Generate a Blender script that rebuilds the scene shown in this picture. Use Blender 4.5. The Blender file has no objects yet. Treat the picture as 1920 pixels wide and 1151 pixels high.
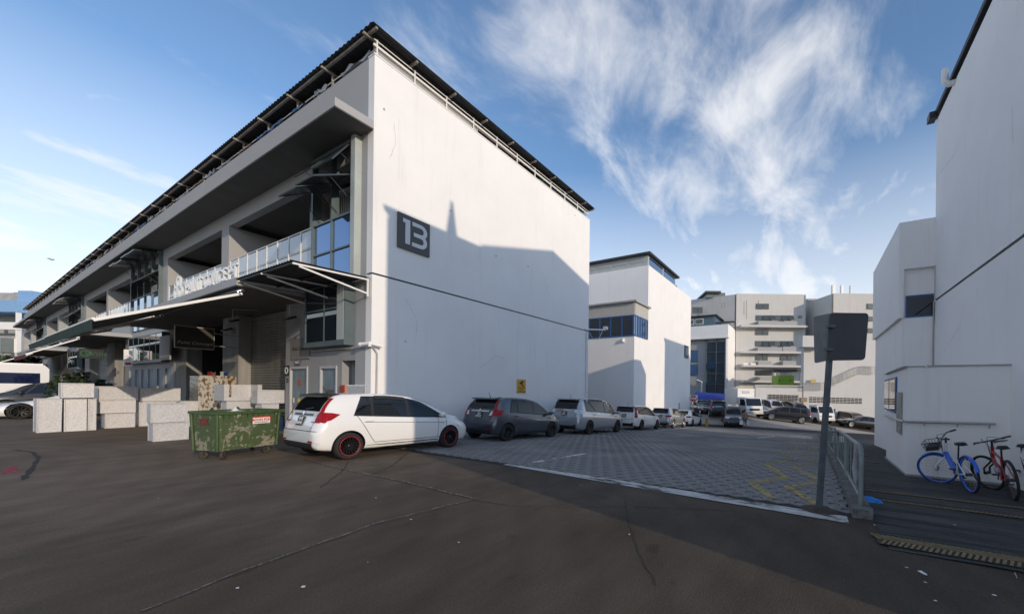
import bpy, bmesh, math, random
from mathutils import Vector, Matrix, Euler
from mathutils.bvhtree import BVHTree
import numpy as np
random.seed(7)
SC = bpy.context.scene
COL = SC.collection
R = math.radians

# ------------------------------------------------------------------ camera
CH = 1.636
F_, CX, CY, ROLL, YAW = 704.2, 1122.2, 728.9, 0.0120, 0.51537
cam = bpy.data.cameras.new('camera'); camo = bpy.data.objects.new('camera', cam); COL.objects.link(camo)
cam.sensor_width = 36; cam.lens = F_ * 36 / 1920
cam.shift_x = (960 - CX) / 1920; cam.shift_y = (CY - 575.5) / 1920
cam.clip_start = 0.05; cam.clip_end = 3000
camo.matrix_world = Matrix.Translation((0, 0, CH)) @ Matrix.Rotation(YAW - math.pi / 2, 4, 'Z') @ Matrix.Rotation(math.pi / 2, 4, 'X') @ Matrix.Rotation(ROLL, 4, 'Z')
SC.camera = camo

# ------------------------------------------------------------------ sky, clouds, sun
SUN_EL = R(14.2)
SUN_DIR = Vector((0.265, 0.964, 0)).normalized() * math.cos(SUN_EL) + Vector((0, 0, -math.sin(SUN_EL)))   # the way light travels
to_sun = -SUN_DIR
W = bpy.data.worlds.new('World'); SC.world = W; W.use_nodes = True
nt = W.node_tree; nt.nodes.clear()
def N(t, **kw):
    n = nt.nodes.new(t)
    for k, v in kw.items(): setattr(n, k, v)
    return n
out = N('ShaderNodeOutputWorld'); bg = N('ShaderNodeBackground'); bg.inputs['Strength'].default_value = 0.15
sky = N('ShaderNodeTexSky'); sky.sky_type = 'NISHITA'; sky.sun_disc = False
sky.sun_elevation = SUN_EL; sky.sun_rotation = math.atan2(to_sun.x, to_sun.y)
sky.altitude = 0; sky.air_density = 1.0; sky.dust_density = 0.3; sky.ozone_density = 2.0
tc = N('ShaderNodeTexCoord'); sep = N('ShaderNodeSeparateXYZ'); nt.links.new(tc.outputs['Generated'], sep.inputs[0])
def M_(op, a, b=None, clamp=False):
    n = N('ShaderNodeMath', operation=op); n.use_clamp = clamp
    for i, v in enumerate((a, b)):
        if v is None: continue
        if isinstance(v, (int, float)): n.inputs[i].default_value = v
        else: nt.links.new(v, n.inputs[i])
    return n.outputs[0]
zc = M_('MAXIMUM', sep.outputs[2], 0.0)
den = M_('ADD', zc, 0.34)
px = M_('DIVIDE', sep.outputs[0], den); py = M_('DIVIDE', sep.outputs[1], den)
comb = N('ShaderNodeCombineXYZ'); nt.links.new(px, comb.inputs[0]); nt.links.new(py, comb.inputs[1])
def noise(vec, scale, detail, rough, dist=0.0, w=0.0):
    n = N('ShaderNodeTexNoise'); n.noise_dimensions = '4D'
    n.inputs['Scale'].default_value = scale; n.inputs['Detail'].default_value = detail
    n.inputs['Roughness'].default_value = rough; n.inputs['Distortion'].default_value = dist
    n.inputs['W'].default_value = w
    nt.links.new(vec, n.inputs['Vector']); return n.outputs['Fac']
mp = N('ShaderNodeMapping'); mp.inputs['Rotation'].default_value = (0, 0, R(35)); mp.inputs['Scale'].default_value = (0.85, 1.5, 1)
mp.inputs['Location'].default_value = (0.0, 0.6, 0)
nt.links.new(comb.outputs[0], mp.inputs[0])
big = noise(mp.outputs[0], 0.9, 3, 0.5, 0.3, 33.1)
fine = noise(mp.outputs[0], 3.2, 10, 0.6, 0.5, 9.9)
cl = M_('ADD', M_('MULTIPLY', big, 0.85), M_('MULTIPLY', fine, 0.62))
cl = M_('ADD', cl, M_('MULTIPLY', M_('MAXIMUM', M_('SUBTRACT', 0.5, zc), 0.0), 0.34))
ramp = N('ShaderNodeMapRange'); ramp.interpolation_type = 'SMOOTHSTEP'
ramp.inputs['From Min'].default_value = 0.745; ramp.inputs['From Max'].default_value = 0.98
nt.links.new(cl, ramp.inputs['Value'])
# thin bright haze band towards the horizon, all the way round
hz = N('ShaderNodeMapRange'); hz.inputs['From Min'].default_value = 0.0; hz.inputs['From Max'].default_value = 0.5
hz.inputs['To Min'].default_value = 0.94; hz.inputs['To Max'].default_value = 0.0
nt.links.new(zc, hz.inputs['Value'])
cov = M_('MAXIMUM', M_('MULTIPLY', ramp.outputs[0], 0.8), hz.outputs[0])
mix = N('ShaderNodeMix'); mix.data_type = 'RGBA'
nt.links.new(cov, mix.inputs['Factor'])
skyb = N('ShaderNodeMix'); skyb.data_type = 'RGBA'; skyb.blend_type = 'MULTIPLY'; skyb.inputs['Factor'].default_value = 1
skyb.inputs[7].default_value = (0.88, 0.97, 1.06, 1)
nt.links.new(sky.outputs[0], skyb.inputs[6])
nt.links.new(skyb.outputs[2], mix.inputs[6]); mix.inputs[7].default_value = (5.2, 5.15, 5.15, 1)
nt.links.new(mix.outputs[2], bg.inputs['Color']); nt.links.new(bg.outputs[0], out.inputs[0])
sl = bpy.data.lights.new('sun', 'SUN'); sl.energy = 2.0; sl.angle = R(0.53); sl.color = (1.0, 0.83, 0.64)
so = bpy.data.objects.new('sun', sl); COL.objects.link(so); so.location = (0, -20, 30)
so.rotation_euler = SUN_DIR.to_track_quat('-Z', 'Y').to_euler()
SC.view_settings.view_transform = 'Standard'; SC.view_settings.look = 'None'
SC.view_settings.exposure = 0.46; SC.view_settings.gamma = 1.0
SC.render.engine = 'CYCLES'
SC.cycles.max_bounces = 6; SC.cycles.diffuse_bounces = 5; SC.cycles.transparent_max_bounces = 12
SC.cycles.use_denoising = True

# ------------------------------------------------------------------ pixel -> direction (the photograph is 1920 wide)
cY, sY, cR, sR = math.cos(YAW), math.sin(YAW), math.cos(ROLL), math.sin(ROLL)
FWD = Vector((cY, sY, 0)); RGT = Vector((sY, -cY, 0))
def unrot(u, v):
    du, dv = u - CX, v - CY
    return (cR * du + sR * dv) / F_, -(-sR * du + cR * dv) / F_
def at_Y(u, v, Y):
    k, m = unrot(u, v); X = k * Y
    return Vector((X * sY + Y * cY, -X * cY + Y * sY, CH + m * Y))
def at_n(u, v, n):
    k, m = unrot(u, v); a = n * (cY + k * sY) / (sY - k * cY); Y = a * cY + n * sY
    return Vector((a, n, CH + m * Y))
def at_a(u, v, a):
    k, m = unrot(u, v); n = a * (sY - k * cY) / (cY + k * sY); Y = a * cY + n * sY
    return Vector((a, n, CH + m * Y))
GA = [-50, 4, 7.3, 9.7, 12, 15, 18, 21.3, 27.6, 36, 38, 400]
GZ = [0, 0, -.1, -.2, -.32, -.51, -.69, -.87, -1.29, -1.75, -1.85, -1.85]
def gz(a, n=5.0):
    z = float(np.interp(a, GA, GZ))
    if a <= 38: return z
    t = min(1, (a - 38) / 3.5); t = t * t * (3 - 2 * t)
    return z * (1 - t) + t * max(-2.5, min(-1.0, -1.75 + 0.12 * n))
def gslope(a, n=5.0): return (gz(a + .4, n) - gz(a - .4, n)) / .8
def gnd(u, v):
    lo, hi = .5, 300
    for i in range(50):
        m = (lo + hi) / 2; p = at_Y(u, v, m)
        if p.z > gz(p.x, p.y): lo = m
        else: hi = m
    return at_Y(u, v, lo)

# ------------------------------------------------------------------ materials
MATS = {}
def mat(name, col, rough=0.6, metal=0.0, var=0.0, vscale=3.0, bump=0.0, bscale=40.0, col2=None, stretch=(1, 1, 1), spec=0.5, coat=0.0, emit=None, trans=0.0, thr=None):
    """noise-varied principled material; col2 is mixed in by a noise mask (thr = mask band)"""
    if name in MATS: return MATS[name]
    m = bpy.data.materials.new(name); m.use_nodes = True; t = m.node_tree; b = t.nodes['Principled BSDF']
    b.inputs['Roughness'].default_value = rough; b.inputs['Metallic'].default_value = metal
    b.inputs['Specular IOR Level'].default_value = spec; b.inputs['Coat Weight'].default_value = coat; b.inputs['Coat Roughness'].default_value = 0.04
    if trans: b.inputs['Transmission Weight'].default_value = trans
    if emit: b.inputs['Emission Color'].default_value = (*emit[:3], 1); b.inputs['Emission Strength'].default_value = emit[3]
    c1 = (*col, 1); b.inputs['Base Color'].default_value = c1
    if var or col2 or bump:
        tcn = t.nodes.new('ShaderNodeTexCoord'); mpn = t.nodes.new('ShaderNodeMapping'); mpn.inputs['Scale'].default_value = stretch
        t.links.new(tcn.outputs['Object'], mpn.inputs[0])
    if var or col2:
        n = t.nodes.new('ShaderNodeTexNoise'); n.inputs['Scale'].default_value = vscale; n.inputs['Detail'].default_value = 8; n.inputs['Roughness'].default_value = 0.62
        t.links.new(mpn.outputs[0], n.inputs['Vector'])
        mr = t.nodes.new('ShaderNodeMapRange'); t.links.new(n.outputs['Fac'], mr.inputs['Value'])
        mr.inputs['From Min'].default_value, mr.inputs['From Max'].default_value = thr or (0.3, 0.7)
        mx = t.nodes.new('ShaderNodeMix'); mx.data_type = 'RGBA'; t.links.new(mr.outputs[0], mx.inputs['Factor'])
        if col2: mx.inputs[6].default_value = c1; mx.inputs[7].default_value = (*col2, 1)
        else:
            mx.inputs[6].default_value = tuple(max(0, x * (1 - var)) for x in col) + (1,)
            mx.inputs[7].default_value = tuple(min(1, x * (1 + var)) for x in col) + (1,)
        t.links.new(mx.outputs[2], b.inputs['Base Color'])
    if bump:
        n2 = t.nodes.new('ShaderNodeTexNoise'); n2.inputs['Scale'].default_value = bscale; n2.inputs['Detail'].default_value = 5
        t.links.new(mpn.outputs[0], n2.inputs['Vector'])
        bp = t.nodes.new('ShaderNodeBump'); bp.inputs['Strength'].default_value = bump; bp.inputs['Distance'].default_value = 0.01
        t.links.new(n2.outputs['Fac'], bp.inputs['Height']); t.links.new(bp.outputs[0], b.inputs['Normal'])
    MATS[name] = m; return m
def worn(name, col, keep=0.5, scale=9.0, soft=0.12, stretch=(1, 1, 1)):
    """worn paint: flecks of it are gone and the surface below shows"""
    if name in MATS: return MATS[name]
    m = mat(name, col, 0.75, var=0.18, vscale=5); t = m.node_tree; b = t.nodes['Principled BSDF']; o = t.nodes['Material Output']
    tcn = t.nodes.new('ShaderNodeTexCoord'); mpn = t.nodes.new('ShaderNodeMapping'); mpn.inputs['Scale'].default_value = stretch
    n = t.nodes.new('ShaderNodeTexNoise'); n.inputs['Scale'].default_value = scale; n.inputs['Detail'].default_value = 9; n.inputs['Roughness'].default_value = 0.7
    t.links.new(tcn.outputs['Object'], mpn.inputs[0]); t.links.new(mpn.outputs[0], n.inputs['Vector'])
    mr = t.nodes.new('ShaderNodeMapRange'); mr.inputs['From Min'].default_value = 1 - keep - soft / 2 - .02; mr.inputs['From Max'].default_value = 1 - keep + soft / 2
    t.links.new(n.outputs['Fac'], mr.inputs['Value'])
    tr = t.nodes.new('ShaderNodeBsdfTransparent'); ms = t.nodes.new('ShaderNodeMixShader')
    t.links.new(mr.outputs[0], ms.inputs[0]); t.links.new(tr.outputs[0], ms.inputs[1]); t.links.new(b.outputs[0], ms.inputs[2]); t.links.new(ms.outputs[0], o.inputs[0])
    return m
def wall_mat(name, col, dirt=(0.42, 0.41, 0.40), amt=0.35, thr=(0.56, 0.86)):
    """painted render: faint run-down streaks, blotches, trowel relief"""
    if name in MATS: return MATS[name]
    m = mat(name, col, 0.85, var=0.035, vscale=0.6, bump=0.12, bscale=18, spec=0.25); t = m.node_tree; b = t.nodes['Principled BSDF']
    src = b.inputs['Base Color'].links[0].from_socket
    tcn = t.nodes.new('ShaderNodeTexCoord'); mpn = t.nodes.new('ShaderNodeMapping'); mpn.inputs['Scale'].default_value = (2.6, 2.6, 0.16)
    t.links.new(tcn.outputs['Object'], mpn.inputs[0])
    n = t.nodes.new('ShaderNodeTexNoise'); n.inputs['Scale'].default_value = 1.6; n.inputs['Detail'].default_value = 8; n.inputs['Roughness'].default_value = 0.66
    t.links.new(mpn.outputs[0], n.inputs['Vector'])
    mr = t.nodes.new('ShaderNodeMapRange'); mr.inputs['From Min'].default_value, mr.inputs['From Max'].default_value = thr; mr.inputs['To Max'].default_value = amt
    t.links.new(n.outputs['Fac'], mr.inputs['Value'])
    mx = t.nodes.new('ShaderNodeMix'); mx.data_type = 'RGBA'; t.links.new(mr.outputs[0], mx.inputs['Factor']); t.links.new(src, mx.inputs[6]); mx.inputs[7].default_value = (*dirt, 1)
    t.links.new(mx.outputs[2], b.inputs['Base Color']); return m
m_wall = wall_mat('white_render', (0.82, 0.81, 0.80), amt=0.32)
m_wall_far = wall_mat('far_wall_paint', (0.58, 0.575, 0.57), amt=0.4)
m_wall_dirty = wall_mat('stained_white_render', (0.56, 0.552, 0.535), amt=0.55, thr=(0.48, 0.8))
m_fac = wall_mat('grey_facade_paint', (0.38, 0.383, 0.39), amt=0.45)
m_soff = mat('dark_soffit', (0.13, 0.13, 0.125), 0.9, var=0.12, vscale=0.8)
m_conc = mat('bare_concrete', (0.36, 0.355, 0.35), 0.9, var=0.2, vscale=1.5, bump=0.3, bscale=30)
m_roof = mat('dark_metal_roof', (0.045, 0.045, 0.048), 0.6, metal=0.3, var=0.3, vscale=1.2)
m_pipe = mat('grey_paint_steel', (0.42, 0.42, 0.41), 0.5, metal=0.3, var=0.15)
m_white = mat('white_paint_steel', (0.78, 0.77, 0.75), 0.45, var=0.06)
m_rust = mat('rusty_steel', (0.20, 0.16, 0.12), 0.8, col2=(0.36, 0.34, 0.32), vscale=4)
m_teal = mat('teal_window_frame', (0.095, 0.13, 0.145), 0.45, var=0.15, vscale=2)
m_tealp = mat('pale_teal_panel', (0.40, 0.44, 0.43), 0.5, var=0.12, vscale=1.5)
m_glass = mat('dark_glass', (0.015, 0.022, 0.03), 0.03, spec=1.0)
m_glassb = mat('blue_reflective_glass', (0.13, 0.24, 0.42), 0.035, metal=0.85, spec=0.8)
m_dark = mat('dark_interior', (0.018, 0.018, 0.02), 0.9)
m_shut = mat('roller_shutter_steel', (0.20, 0.195, 0.185), 0.55, metal=0.35, var=0.25, vscale=2.5, stretch=(1, 1, .3))
m_blackm = mat('black_plastic', (0.02, 0.02, 0.021), 0.45)
m_galv = None
def galv():
    m = mat('galvanised_sheet', (0.64, 0.65, 0.64), 0.5, metal=0.35, var=0.05, vscale=2); t = m.node_tree; b = t.nodes['Principled BSDF']
    tcn = t.nodes.new('ShaderNodeTexCoord'); v = t.nodes.new('ShaderNodeTexVoronoi'); v.inputs['Scale'].default_value = 75
    t.links.new(tcn.outputs['Object'], v.inputs['Vector'])
    hs = t.nodes.new('ShaderNodeSeparateColor'); t.links.new(v.outputs['Color'], hs.inputs[0])
    mr = t.nodes.new('ShaderNodeMapRange'); mr.inputs['To Min'].default_value = 0.42; mr.inputs['To Max'].default_value = 0.64; t.links.new(hs.outputs[0], mr.inputs['Value'])
    cb = t.nodes.new('ShaderNodeCombineColor'); t.links.new(mr.outputs[0], cb.inputs[0]); t.links.new(mr.outputs[0], cb.inputs[1]); 
    mm = t.nodes.new('ShaderNodeMath'); mm.operation = 'MULTIPLY'; mm.inputs[1].default_value = 1.05; t.links.new(mr.outputs[0], mm.inputs[0]); t.links.new(mm.outputs[0], cb.inputs[2])
    t.links.new(cb.outputs[0], b.inputs['Base Color'])
    mr2 = t.nodes.new('ShaderNodeMapRange'); mr2.inputs['To Min'].default_value = 0.42; mr2.inputs['To Max'].default_value = 0.66; t.links.new(hs.outputs[1], mr2.inputs['Value']); t.links.new(mr2.outputs[0], b.inputs['Roughness'])
    return m
m_galv = galv()

# ------------------------------------------------------------------ mesh helpers
class MB:
    def __init__(s): s.v = []; s.f = []; s.sm = []
    def add(s, vs, fs, smooth=False):
        o = len(s.v); s.v += [tuple(x) for x in vs]
        for f in fs: s.f.append(tuple(i + o for i in f)); s.sm.append(smooth)
        return s
    def box(s, x0, x1, y0, y1, z0, z1, M=None):
        vs = [Vector((x, y, z)) for z in (z0, z1) for y in (y0, y1) for x in (x0, x1)]
        if M is not None: vs = [M @ v for v in vs]
        return s.add(vs, [(0, 2, 3, 1), (4, 5, 7, 6), (0, 1, 5, 4), (2, 6, 7, 3), (0, 4, 6, 2), (1, 3, 7, 5)])
    def quad(s, *p): return s.add(p, [tuple(range(len(p)))])
    def prism(s, poly, d, M=None, smooth=False):
        """poly: list of 3D points (planar, ccw seen against d); d: extrusion vector"""
        n = len(poly); a = [Vector(p) for p in poly]; b = [p + Vector(d) for p in a]; vs = a + b
        if M is not None: vs = [M @ v for v in vs]
        s.add(vs, [tuple(range(n))[::-1], tuple(range(n, 2 * n))] + [(i, (i + 1) % n, n + (i + 1) % n, n + i) for i in range(n)], smooth); return s
    def tube(s, pts, r, seg=8, smooth=True, caps=True):
        P = [Vector(p) for p in pts]; rs = r if isinstance(r, (list, tuple)) else [r] * len(P); rings = []; up = Vector((0, 0, 1)); prev = None
        for i, p in enumerate(P):
            d = (P[min(i + 1, len(P) - 1)] - P[max(i - 1, 0)]).normalized()
            if prev is None:
                x = d.cross(up); x = x.normalized() if x.length > 1e-3 else Vector((1, 0, 0))
            else:
                x = (prev - d * prev.dot(d)); x = x.normalized() if x.length > 1e-4 else d.orthogonal().normalized()
            prev = x; y = d.cross(x)
            rings.append([p + (x * math.cos(t) + y * math.sin(t)) * rs[i] for t in [2 * math.pi * k / seg for k in range(seg)]])
        vs = [v for rg in rings for v in rg]; fs = []
        for i in range(len(P) - 1):
            for k in range(seg):
                fs.append((i * seg + k, i * seg + (k + 1) % seg, (i + 1) * seg + (k + 1) % seg, (i + 1) * seg + k))
        s.add(vs, fs, smooth)
        if caps: s.add(rings[0], [tuple(range(seg))[::-1]]); s.add(rings[-1], [tuple(range(seg))])
        return s
    def lathe(s, prof, seg=24, M=None, smooth=True, close=False):
        """prof: (radius, height) pairs round the z axis"""
        vs = []; n = len(prof)
        for k in range(seg):
            t = 2 * math.pi * k / seg
            for r, h in prof:
                v = Vector((r * math.cos(t), r * math.sin(t), h)); vs.append(M @ v if M is not None else v)
        fs = []
        for k in range(seg):
            k2 = (k + 1) % seg
            for i in range(n if close else n - 1):
                j = (i + 1) % n; fs.append((k * n + i, k2 * n + i, k2 * n + j, k * n + j))
        return s.add(vs, fs, smooth)
    def bar(s, p, q, w, h=None, up=(0, 0, 1)):
        p, q = Vector(p), Vector(q); d = q - p; L = d.length; d.normalize(); h = h or w
        x = d.cross(Vector(up)); x = x.normalized() if x.length > 1e-3 else Vector((1, 0, 0)); y = x.cross(d)
        M = Matrix((( x.x, y.x, d.x, p.x), (x.y, y.y, d.y, p.y), (x.z, y.z, d.z, p.z), (0, 0, 0, 1)))
        return s.box(-w / 2, w / 2, -h / 2, h / 2, 0, L, M)
    def mesh(s, name, m):
        me = bpy.data.meshes.new(name); me.from_pydata(s.v, [], s.f)
        if any(s.sm): me.polygons.foreach_set('use_smooth', s.sm)
        for mm in (m if isinstance(m, (list, tuple)) else [m]): me.materials.append(mm)
        bm = bmesh.new(); bm.from_mesh(me); bmesh.ops.recalc_face_normals(bm, faces=bm.faces); bm.to_mesh(me); bm.free()
        return me
    def build(s, name, m, parent=None, local=False):
        """world-space vertices unless local; linked as ONE object under parent"""
        me = s.mesh(name, m); o = bpy.data.objects.new(name, me); COL.objects.link(o)
        if parent is not None:
            o.parent = parent
            if not local: o.matrix_basis = wm(parent).inverted()
        return o
def wm(o):
    m = o.matrix_basis.copy()
    while o.parent: o = o.parent; m = o.matrix_basis @ m
    return m
def tag(o, label=None, cat=None, group=None, kind=None):
    for k, v in (('label', label), ('category', cat), ('group', group), ('kind', kind)):
        if v: o[k] = v
    return o
def thing(name, label, cat, loc=(0, 0, 0), rot=(0, 0, 0), group=None):
    o = bpy.data.objects.new(name, None); COL.objects.link(o); o.empty_display_size = 0.2
    o.matrix_basis = Matrix.Translation(Vector(loc)) @ Euler(rot).to_matrix().to_4x4()
    return tag(o, label, cat, group)
def part(name, mb, m, parent, label=None, local=False, kind=None):
    o = mb.build(name, m, parent, local); return tag(o, label, None, None, kind)
def struct(name, mb, m, kind='structure', label=None):
    o = mb.build(name, m); return tag(o, label, None, None, kind)
def share(name, me, parent, M):
    o = bpy.data.objects.new(name, me); COL.objects.link(o); o.parent = parent; o.matrix_basis = M; return o
def text_mb(txt, size, ext=0.0, M=None, bold=0.0, shear=0.0, align='CENTER', spacing=1.0):
    c = bpy.data.curves.new('t', 'FONT'); c.body = txt; c.size = size; c.extrude = ext; c.offset = bold; c.shear = shear; c.align_x = align; c.align_y = 'CENTER'; c.resolution_u = 3; c.space_character = spacing
    o = bpy.data.objects.new('t', c); COL.objects.link(o); dg = bpy.context.evaluated_depsgraph_get(); me = o.evaluated_get(dg).to_mesh()
    mb = MB(); mb.add([(M @ v.co) if M is not None else v.co.copy() for v in me.vertices], [tuple(p.vertices) for p in me.polygons])
    o.evaluated_get(dg).to_mesh_clear(); bpy.data.objects.remove(o); bpy.data.curves.remove(c); return mb
def frame(o, x, y, z=None):
    """matrix with text x/y axes along world vectors x, y at o"""
    x = Vector(x).normalized(); y = Vector(y).normalized(); z = x.cross(y)
    return Matrix(((x.x, y.x, z.x, o[0]), (x.y, y.y, z.y, o[1]), (x.z, y.z, z.z, o[2]), (0, 0, 0, 1)))
# ================================================================== ground, road, paving
def ground_mat(name, col, col2, scale, stretch, bump, patches=None):
    m = mat(name, col, 0.86, col2=col2, vscale=scale, stretch=stretch, bump=bump, bscale=70, thr=(0.32, 0.72), spec=0.3)
    t = m.node_tree; b = t.nodes['Principled BSDF']; src = b.inputs['Base Color'].links[0].from_socket
    tcn = t.nodes.new('ShaderNodeTexCoord'); n = t.nodes.new('ShaderNodeTexNoise'); n.inputs['Scale'].default_value = 0.33; n.inputs['Detail'].default_value = 6; n.inputs['Distortion'].default_value = 0.8
    t.links.new(tcn.outputs['Object'], n.inputs['Vector'])
    mr = t.nodes.new('ShaderNodeMapRange'); mr.inputs['From Min'].default_value = 0.35; mr.inputs['From Max'].default_value = 0.72; mr.inputs['To Max'].default_value = 0.62; t.links.new(n.outputs['Fac'], mr.inputs['Value'])
    mx = t.nodes.new('ShaderNodeMix'); mx.data_type = 'RGBA'; mx.blend_type = 'MULTIPLY'; t.links.new(mr.outputs[0], mx.inputs['Factor']); t.links.new(src, mx.inputs[6]); mx.inputs[7].default_value = patches or (0.52, 0.5, 0.48, 1)
    # small dark oil spots
    n3 = t.nodes.new('ShaderNodeTexNoise'); n3.inputs['Scale'].default_value = 2.3; n3.inputs['Detail'].default_value = 3; t.links.new(tcn.outputs['Object'], n3.inputs['Vector'])
    mr3 = t.nodes.new('ShaderNodeMapRange'); mr3.inputs['From Min'].default_value = 0.66; mr3.inputs['From Max'].default_value = 0.74; mr3.inputs['To Max'].default_value = 0.5; t.links.new(n3.outputs['Fac'], mr3.inputs['Value'])
    mx3 = t.nodes.new('ShaderNodeMix'); mx3.data_type = 'RGBA'; mx3.blend_type = 'MULTIPLY'; t.links.new(mr3.outputs[0], mx3.inputs['Factor']); t.links.new(mx.outputs[2], mx3.inputs[6]); mx3.inputs[7].default_value = (0.35, 0.34, 0.33, 1)
    # aggregate grain and curved tyre sweeps
    n4 = t.nodes.new('ShaderNodeTexNoise'); n4.inputs['Scale'].default_value = 55; n4.inputs['Detail'].default_value = 4; n4.inputs['Roughness'].default_value = .8; t.links.new(tcn.outputs['Object'], n4.inputs['Vector'])
    mr4 = t.nodes.new('ShaderNodeMapRange'); mr4.inputs['From Min'].default_value = .3; mr4.inputs['From Max'].default_value = .7; mr4.inputs['To Min'].default_value = .55; mr4.inputs['To Max'].default_value = 1.45; t.links.new(n4.outputs['Fac'], mr4.inputs['Value'])
    wv = t.nodes.new('ShaderNodeTexWave'); wv.wave_type = 'RINGS'; wv.rings_direction = 'Z'; wv.inputs['Scale'].default_value = .55; wv.inputs['Distortion'].default_value = 5; wv.inputs['Detail'].default_value = 5; wv.inputs['Detail Scale'].default_value = .6
    mpw = t.nodes.new('ShaderNodeMapping'); mpw.inputs['Location'].default_value = (6, -14, 0); t.links.new(tcn.outputs['Object'], mpw.inputs[0]); t.links.new(mpw.outputs[0], wv.inputs['Vector'])
    mr5 = t.nodes.new('ShaderNodeMapRange'); mr5.inputs['From Min'].default_value = .2; mr5.inputs['From Max'].default_value = 1; mr5.inputs['To Min'].default_value = 1.05; mr5.inputs['To Max'].default_value = .94; t.links.new(wv.outputs['Fac'], mr5.inputs['Value'])
    mu = t.nodes.new('ShaderNodeMath'); mu.operation = 'MULTIPLY'; t.links.new(mr4.outputs[0], mu.inputs[0]); t.links.new(mr5.outputs[0], mu.inputs[1])
    vm = t.nodes.new('ShaderNodeVectorMath'); vm.operation = 'SCALE'; t.links.new(mx3.outputs[2], vm.inputs[0]); t.links.new(mu.outputs[0], vm.inputs['Scale'])
    t.links.new(vm.outputs[0], b.inputs['Base Color']); return m
m_asph = ground_mat('worn_asphalt', (0.064, 0.047, 0.033), (0.104, 0.079, 0.057), 1.3, (0.45, 1.4, 1), 0.7)
def lightened(m):
    """paler towards the workshops: some dust, and brighter light painted into the colour"""
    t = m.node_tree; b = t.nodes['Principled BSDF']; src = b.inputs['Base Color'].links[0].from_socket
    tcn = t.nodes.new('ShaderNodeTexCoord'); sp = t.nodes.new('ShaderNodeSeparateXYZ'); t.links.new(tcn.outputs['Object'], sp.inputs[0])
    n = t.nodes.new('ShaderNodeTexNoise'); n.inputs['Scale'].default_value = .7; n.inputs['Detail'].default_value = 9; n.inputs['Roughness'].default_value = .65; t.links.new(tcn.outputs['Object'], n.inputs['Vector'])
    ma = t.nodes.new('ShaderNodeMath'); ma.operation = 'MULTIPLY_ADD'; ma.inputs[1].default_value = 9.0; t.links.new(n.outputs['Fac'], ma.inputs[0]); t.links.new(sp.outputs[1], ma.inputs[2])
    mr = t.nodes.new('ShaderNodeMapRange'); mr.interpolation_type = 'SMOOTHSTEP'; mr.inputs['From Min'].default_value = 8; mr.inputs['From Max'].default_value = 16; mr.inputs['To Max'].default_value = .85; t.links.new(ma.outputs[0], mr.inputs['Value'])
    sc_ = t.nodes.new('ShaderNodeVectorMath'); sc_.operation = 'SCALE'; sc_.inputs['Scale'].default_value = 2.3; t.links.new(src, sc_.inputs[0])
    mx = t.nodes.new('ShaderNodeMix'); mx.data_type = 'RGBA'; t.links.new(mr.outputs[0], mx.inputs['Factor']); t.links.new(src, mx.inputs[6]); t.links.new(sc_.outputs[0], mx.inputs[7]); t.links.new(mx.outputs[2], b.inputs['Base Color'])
lightened(m_asph)  # asphalt tone also imitates light falling off towards the camera
m_road = ground_mat('pale_road', (0.38, 0.345, 0.30), (0.46, 0.42, 0.37), 0.6, (1, 1, 1), 0.3, (0.8, 0.79, 0.77, 1))
m_walk = ground_mat('brushed_dark_concrete', (0.022, 0.023, 0.026), (0.13, 0.128, 0.126), 2.0, (6, 0.22, 1), 0.8)
m_soil = mat('joint_soil', (0.022, 0.021, 0.02), 0.95, var=0.3)
m_pav = mat('paver_concrete', (0.21, 0.205, 0.20), 0.85, var=0.35, vscale=0.55, bump=0.4, bscale=90)
def sheet(alist, nlist, dz=0.0):
    mb = MB(); vs = []; 
    for a in alist:
        for n in nlist: vs.append((a, n, gz(a, n) + dz))
    k = len(nlist); fs = [(i * k + j, (i + 1) * k + j, (i + 1) * k + j + 1, i * k + j + 1) for i in range(len(alist) - 1) for j in range(k - 1)]
    return mb.add(vs, fs)
AL = [-400, -50, 0, 4, 7.3, 9.7, 12, 15, 18, 21.3, 27.6, 36, 38, 38.4, 38.8, 39.2, 39.6, 40, 40.4, 40.8, 41.2, 41.5, 60, 100, 500]
NL = [-400, -60, -20, -10, -6.25, -5, -4, -2, 0, 2, 4, 5, 6.25, 8, 11.4, 40, 120, 500]
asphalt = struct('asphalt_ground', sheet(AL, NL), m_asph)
def clip_list(L, lo, hi): return [lo] + [x for x in L if lo + .01 < x < hi - .01] + [hi]
far_road = struct('road', sheet(clip_list(AL, 38.6, 46), clip_list(NL, -60, 11), 0.006), m_road)
paving = struct('paved_street', sheet(clip_list(AL, 6.12, 38.2), [-0.5, 4, 8, 11.38], 0.004), m_soil)
rw = random.Random(9); wl_ = MB(); vs, fs = [], []; aw = 5.0; cols_ = [-3.57, -2.9, -2.2, -1.5, -0.74]; k_ = 0
while aw < 36:
    for n in cols_: vs.append((aw, n, gz(aw) + .012 + (rw.uniform(-.006, .006) if aw < 20 else 0)))
    if k_: fs += [((k_ - 1) * 5 + j, k_ * 5 + j, k_ * 5 + j + 1, (k_ - 1) * 5 + j + 1) for j in range(4)]
    k_ += 1; aw += rw.uniform(.03, .07) if aw < 20 else 1.0
wl_.add(vs, fs); walk = struct('footpath', wl_, m_walk)
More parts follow.
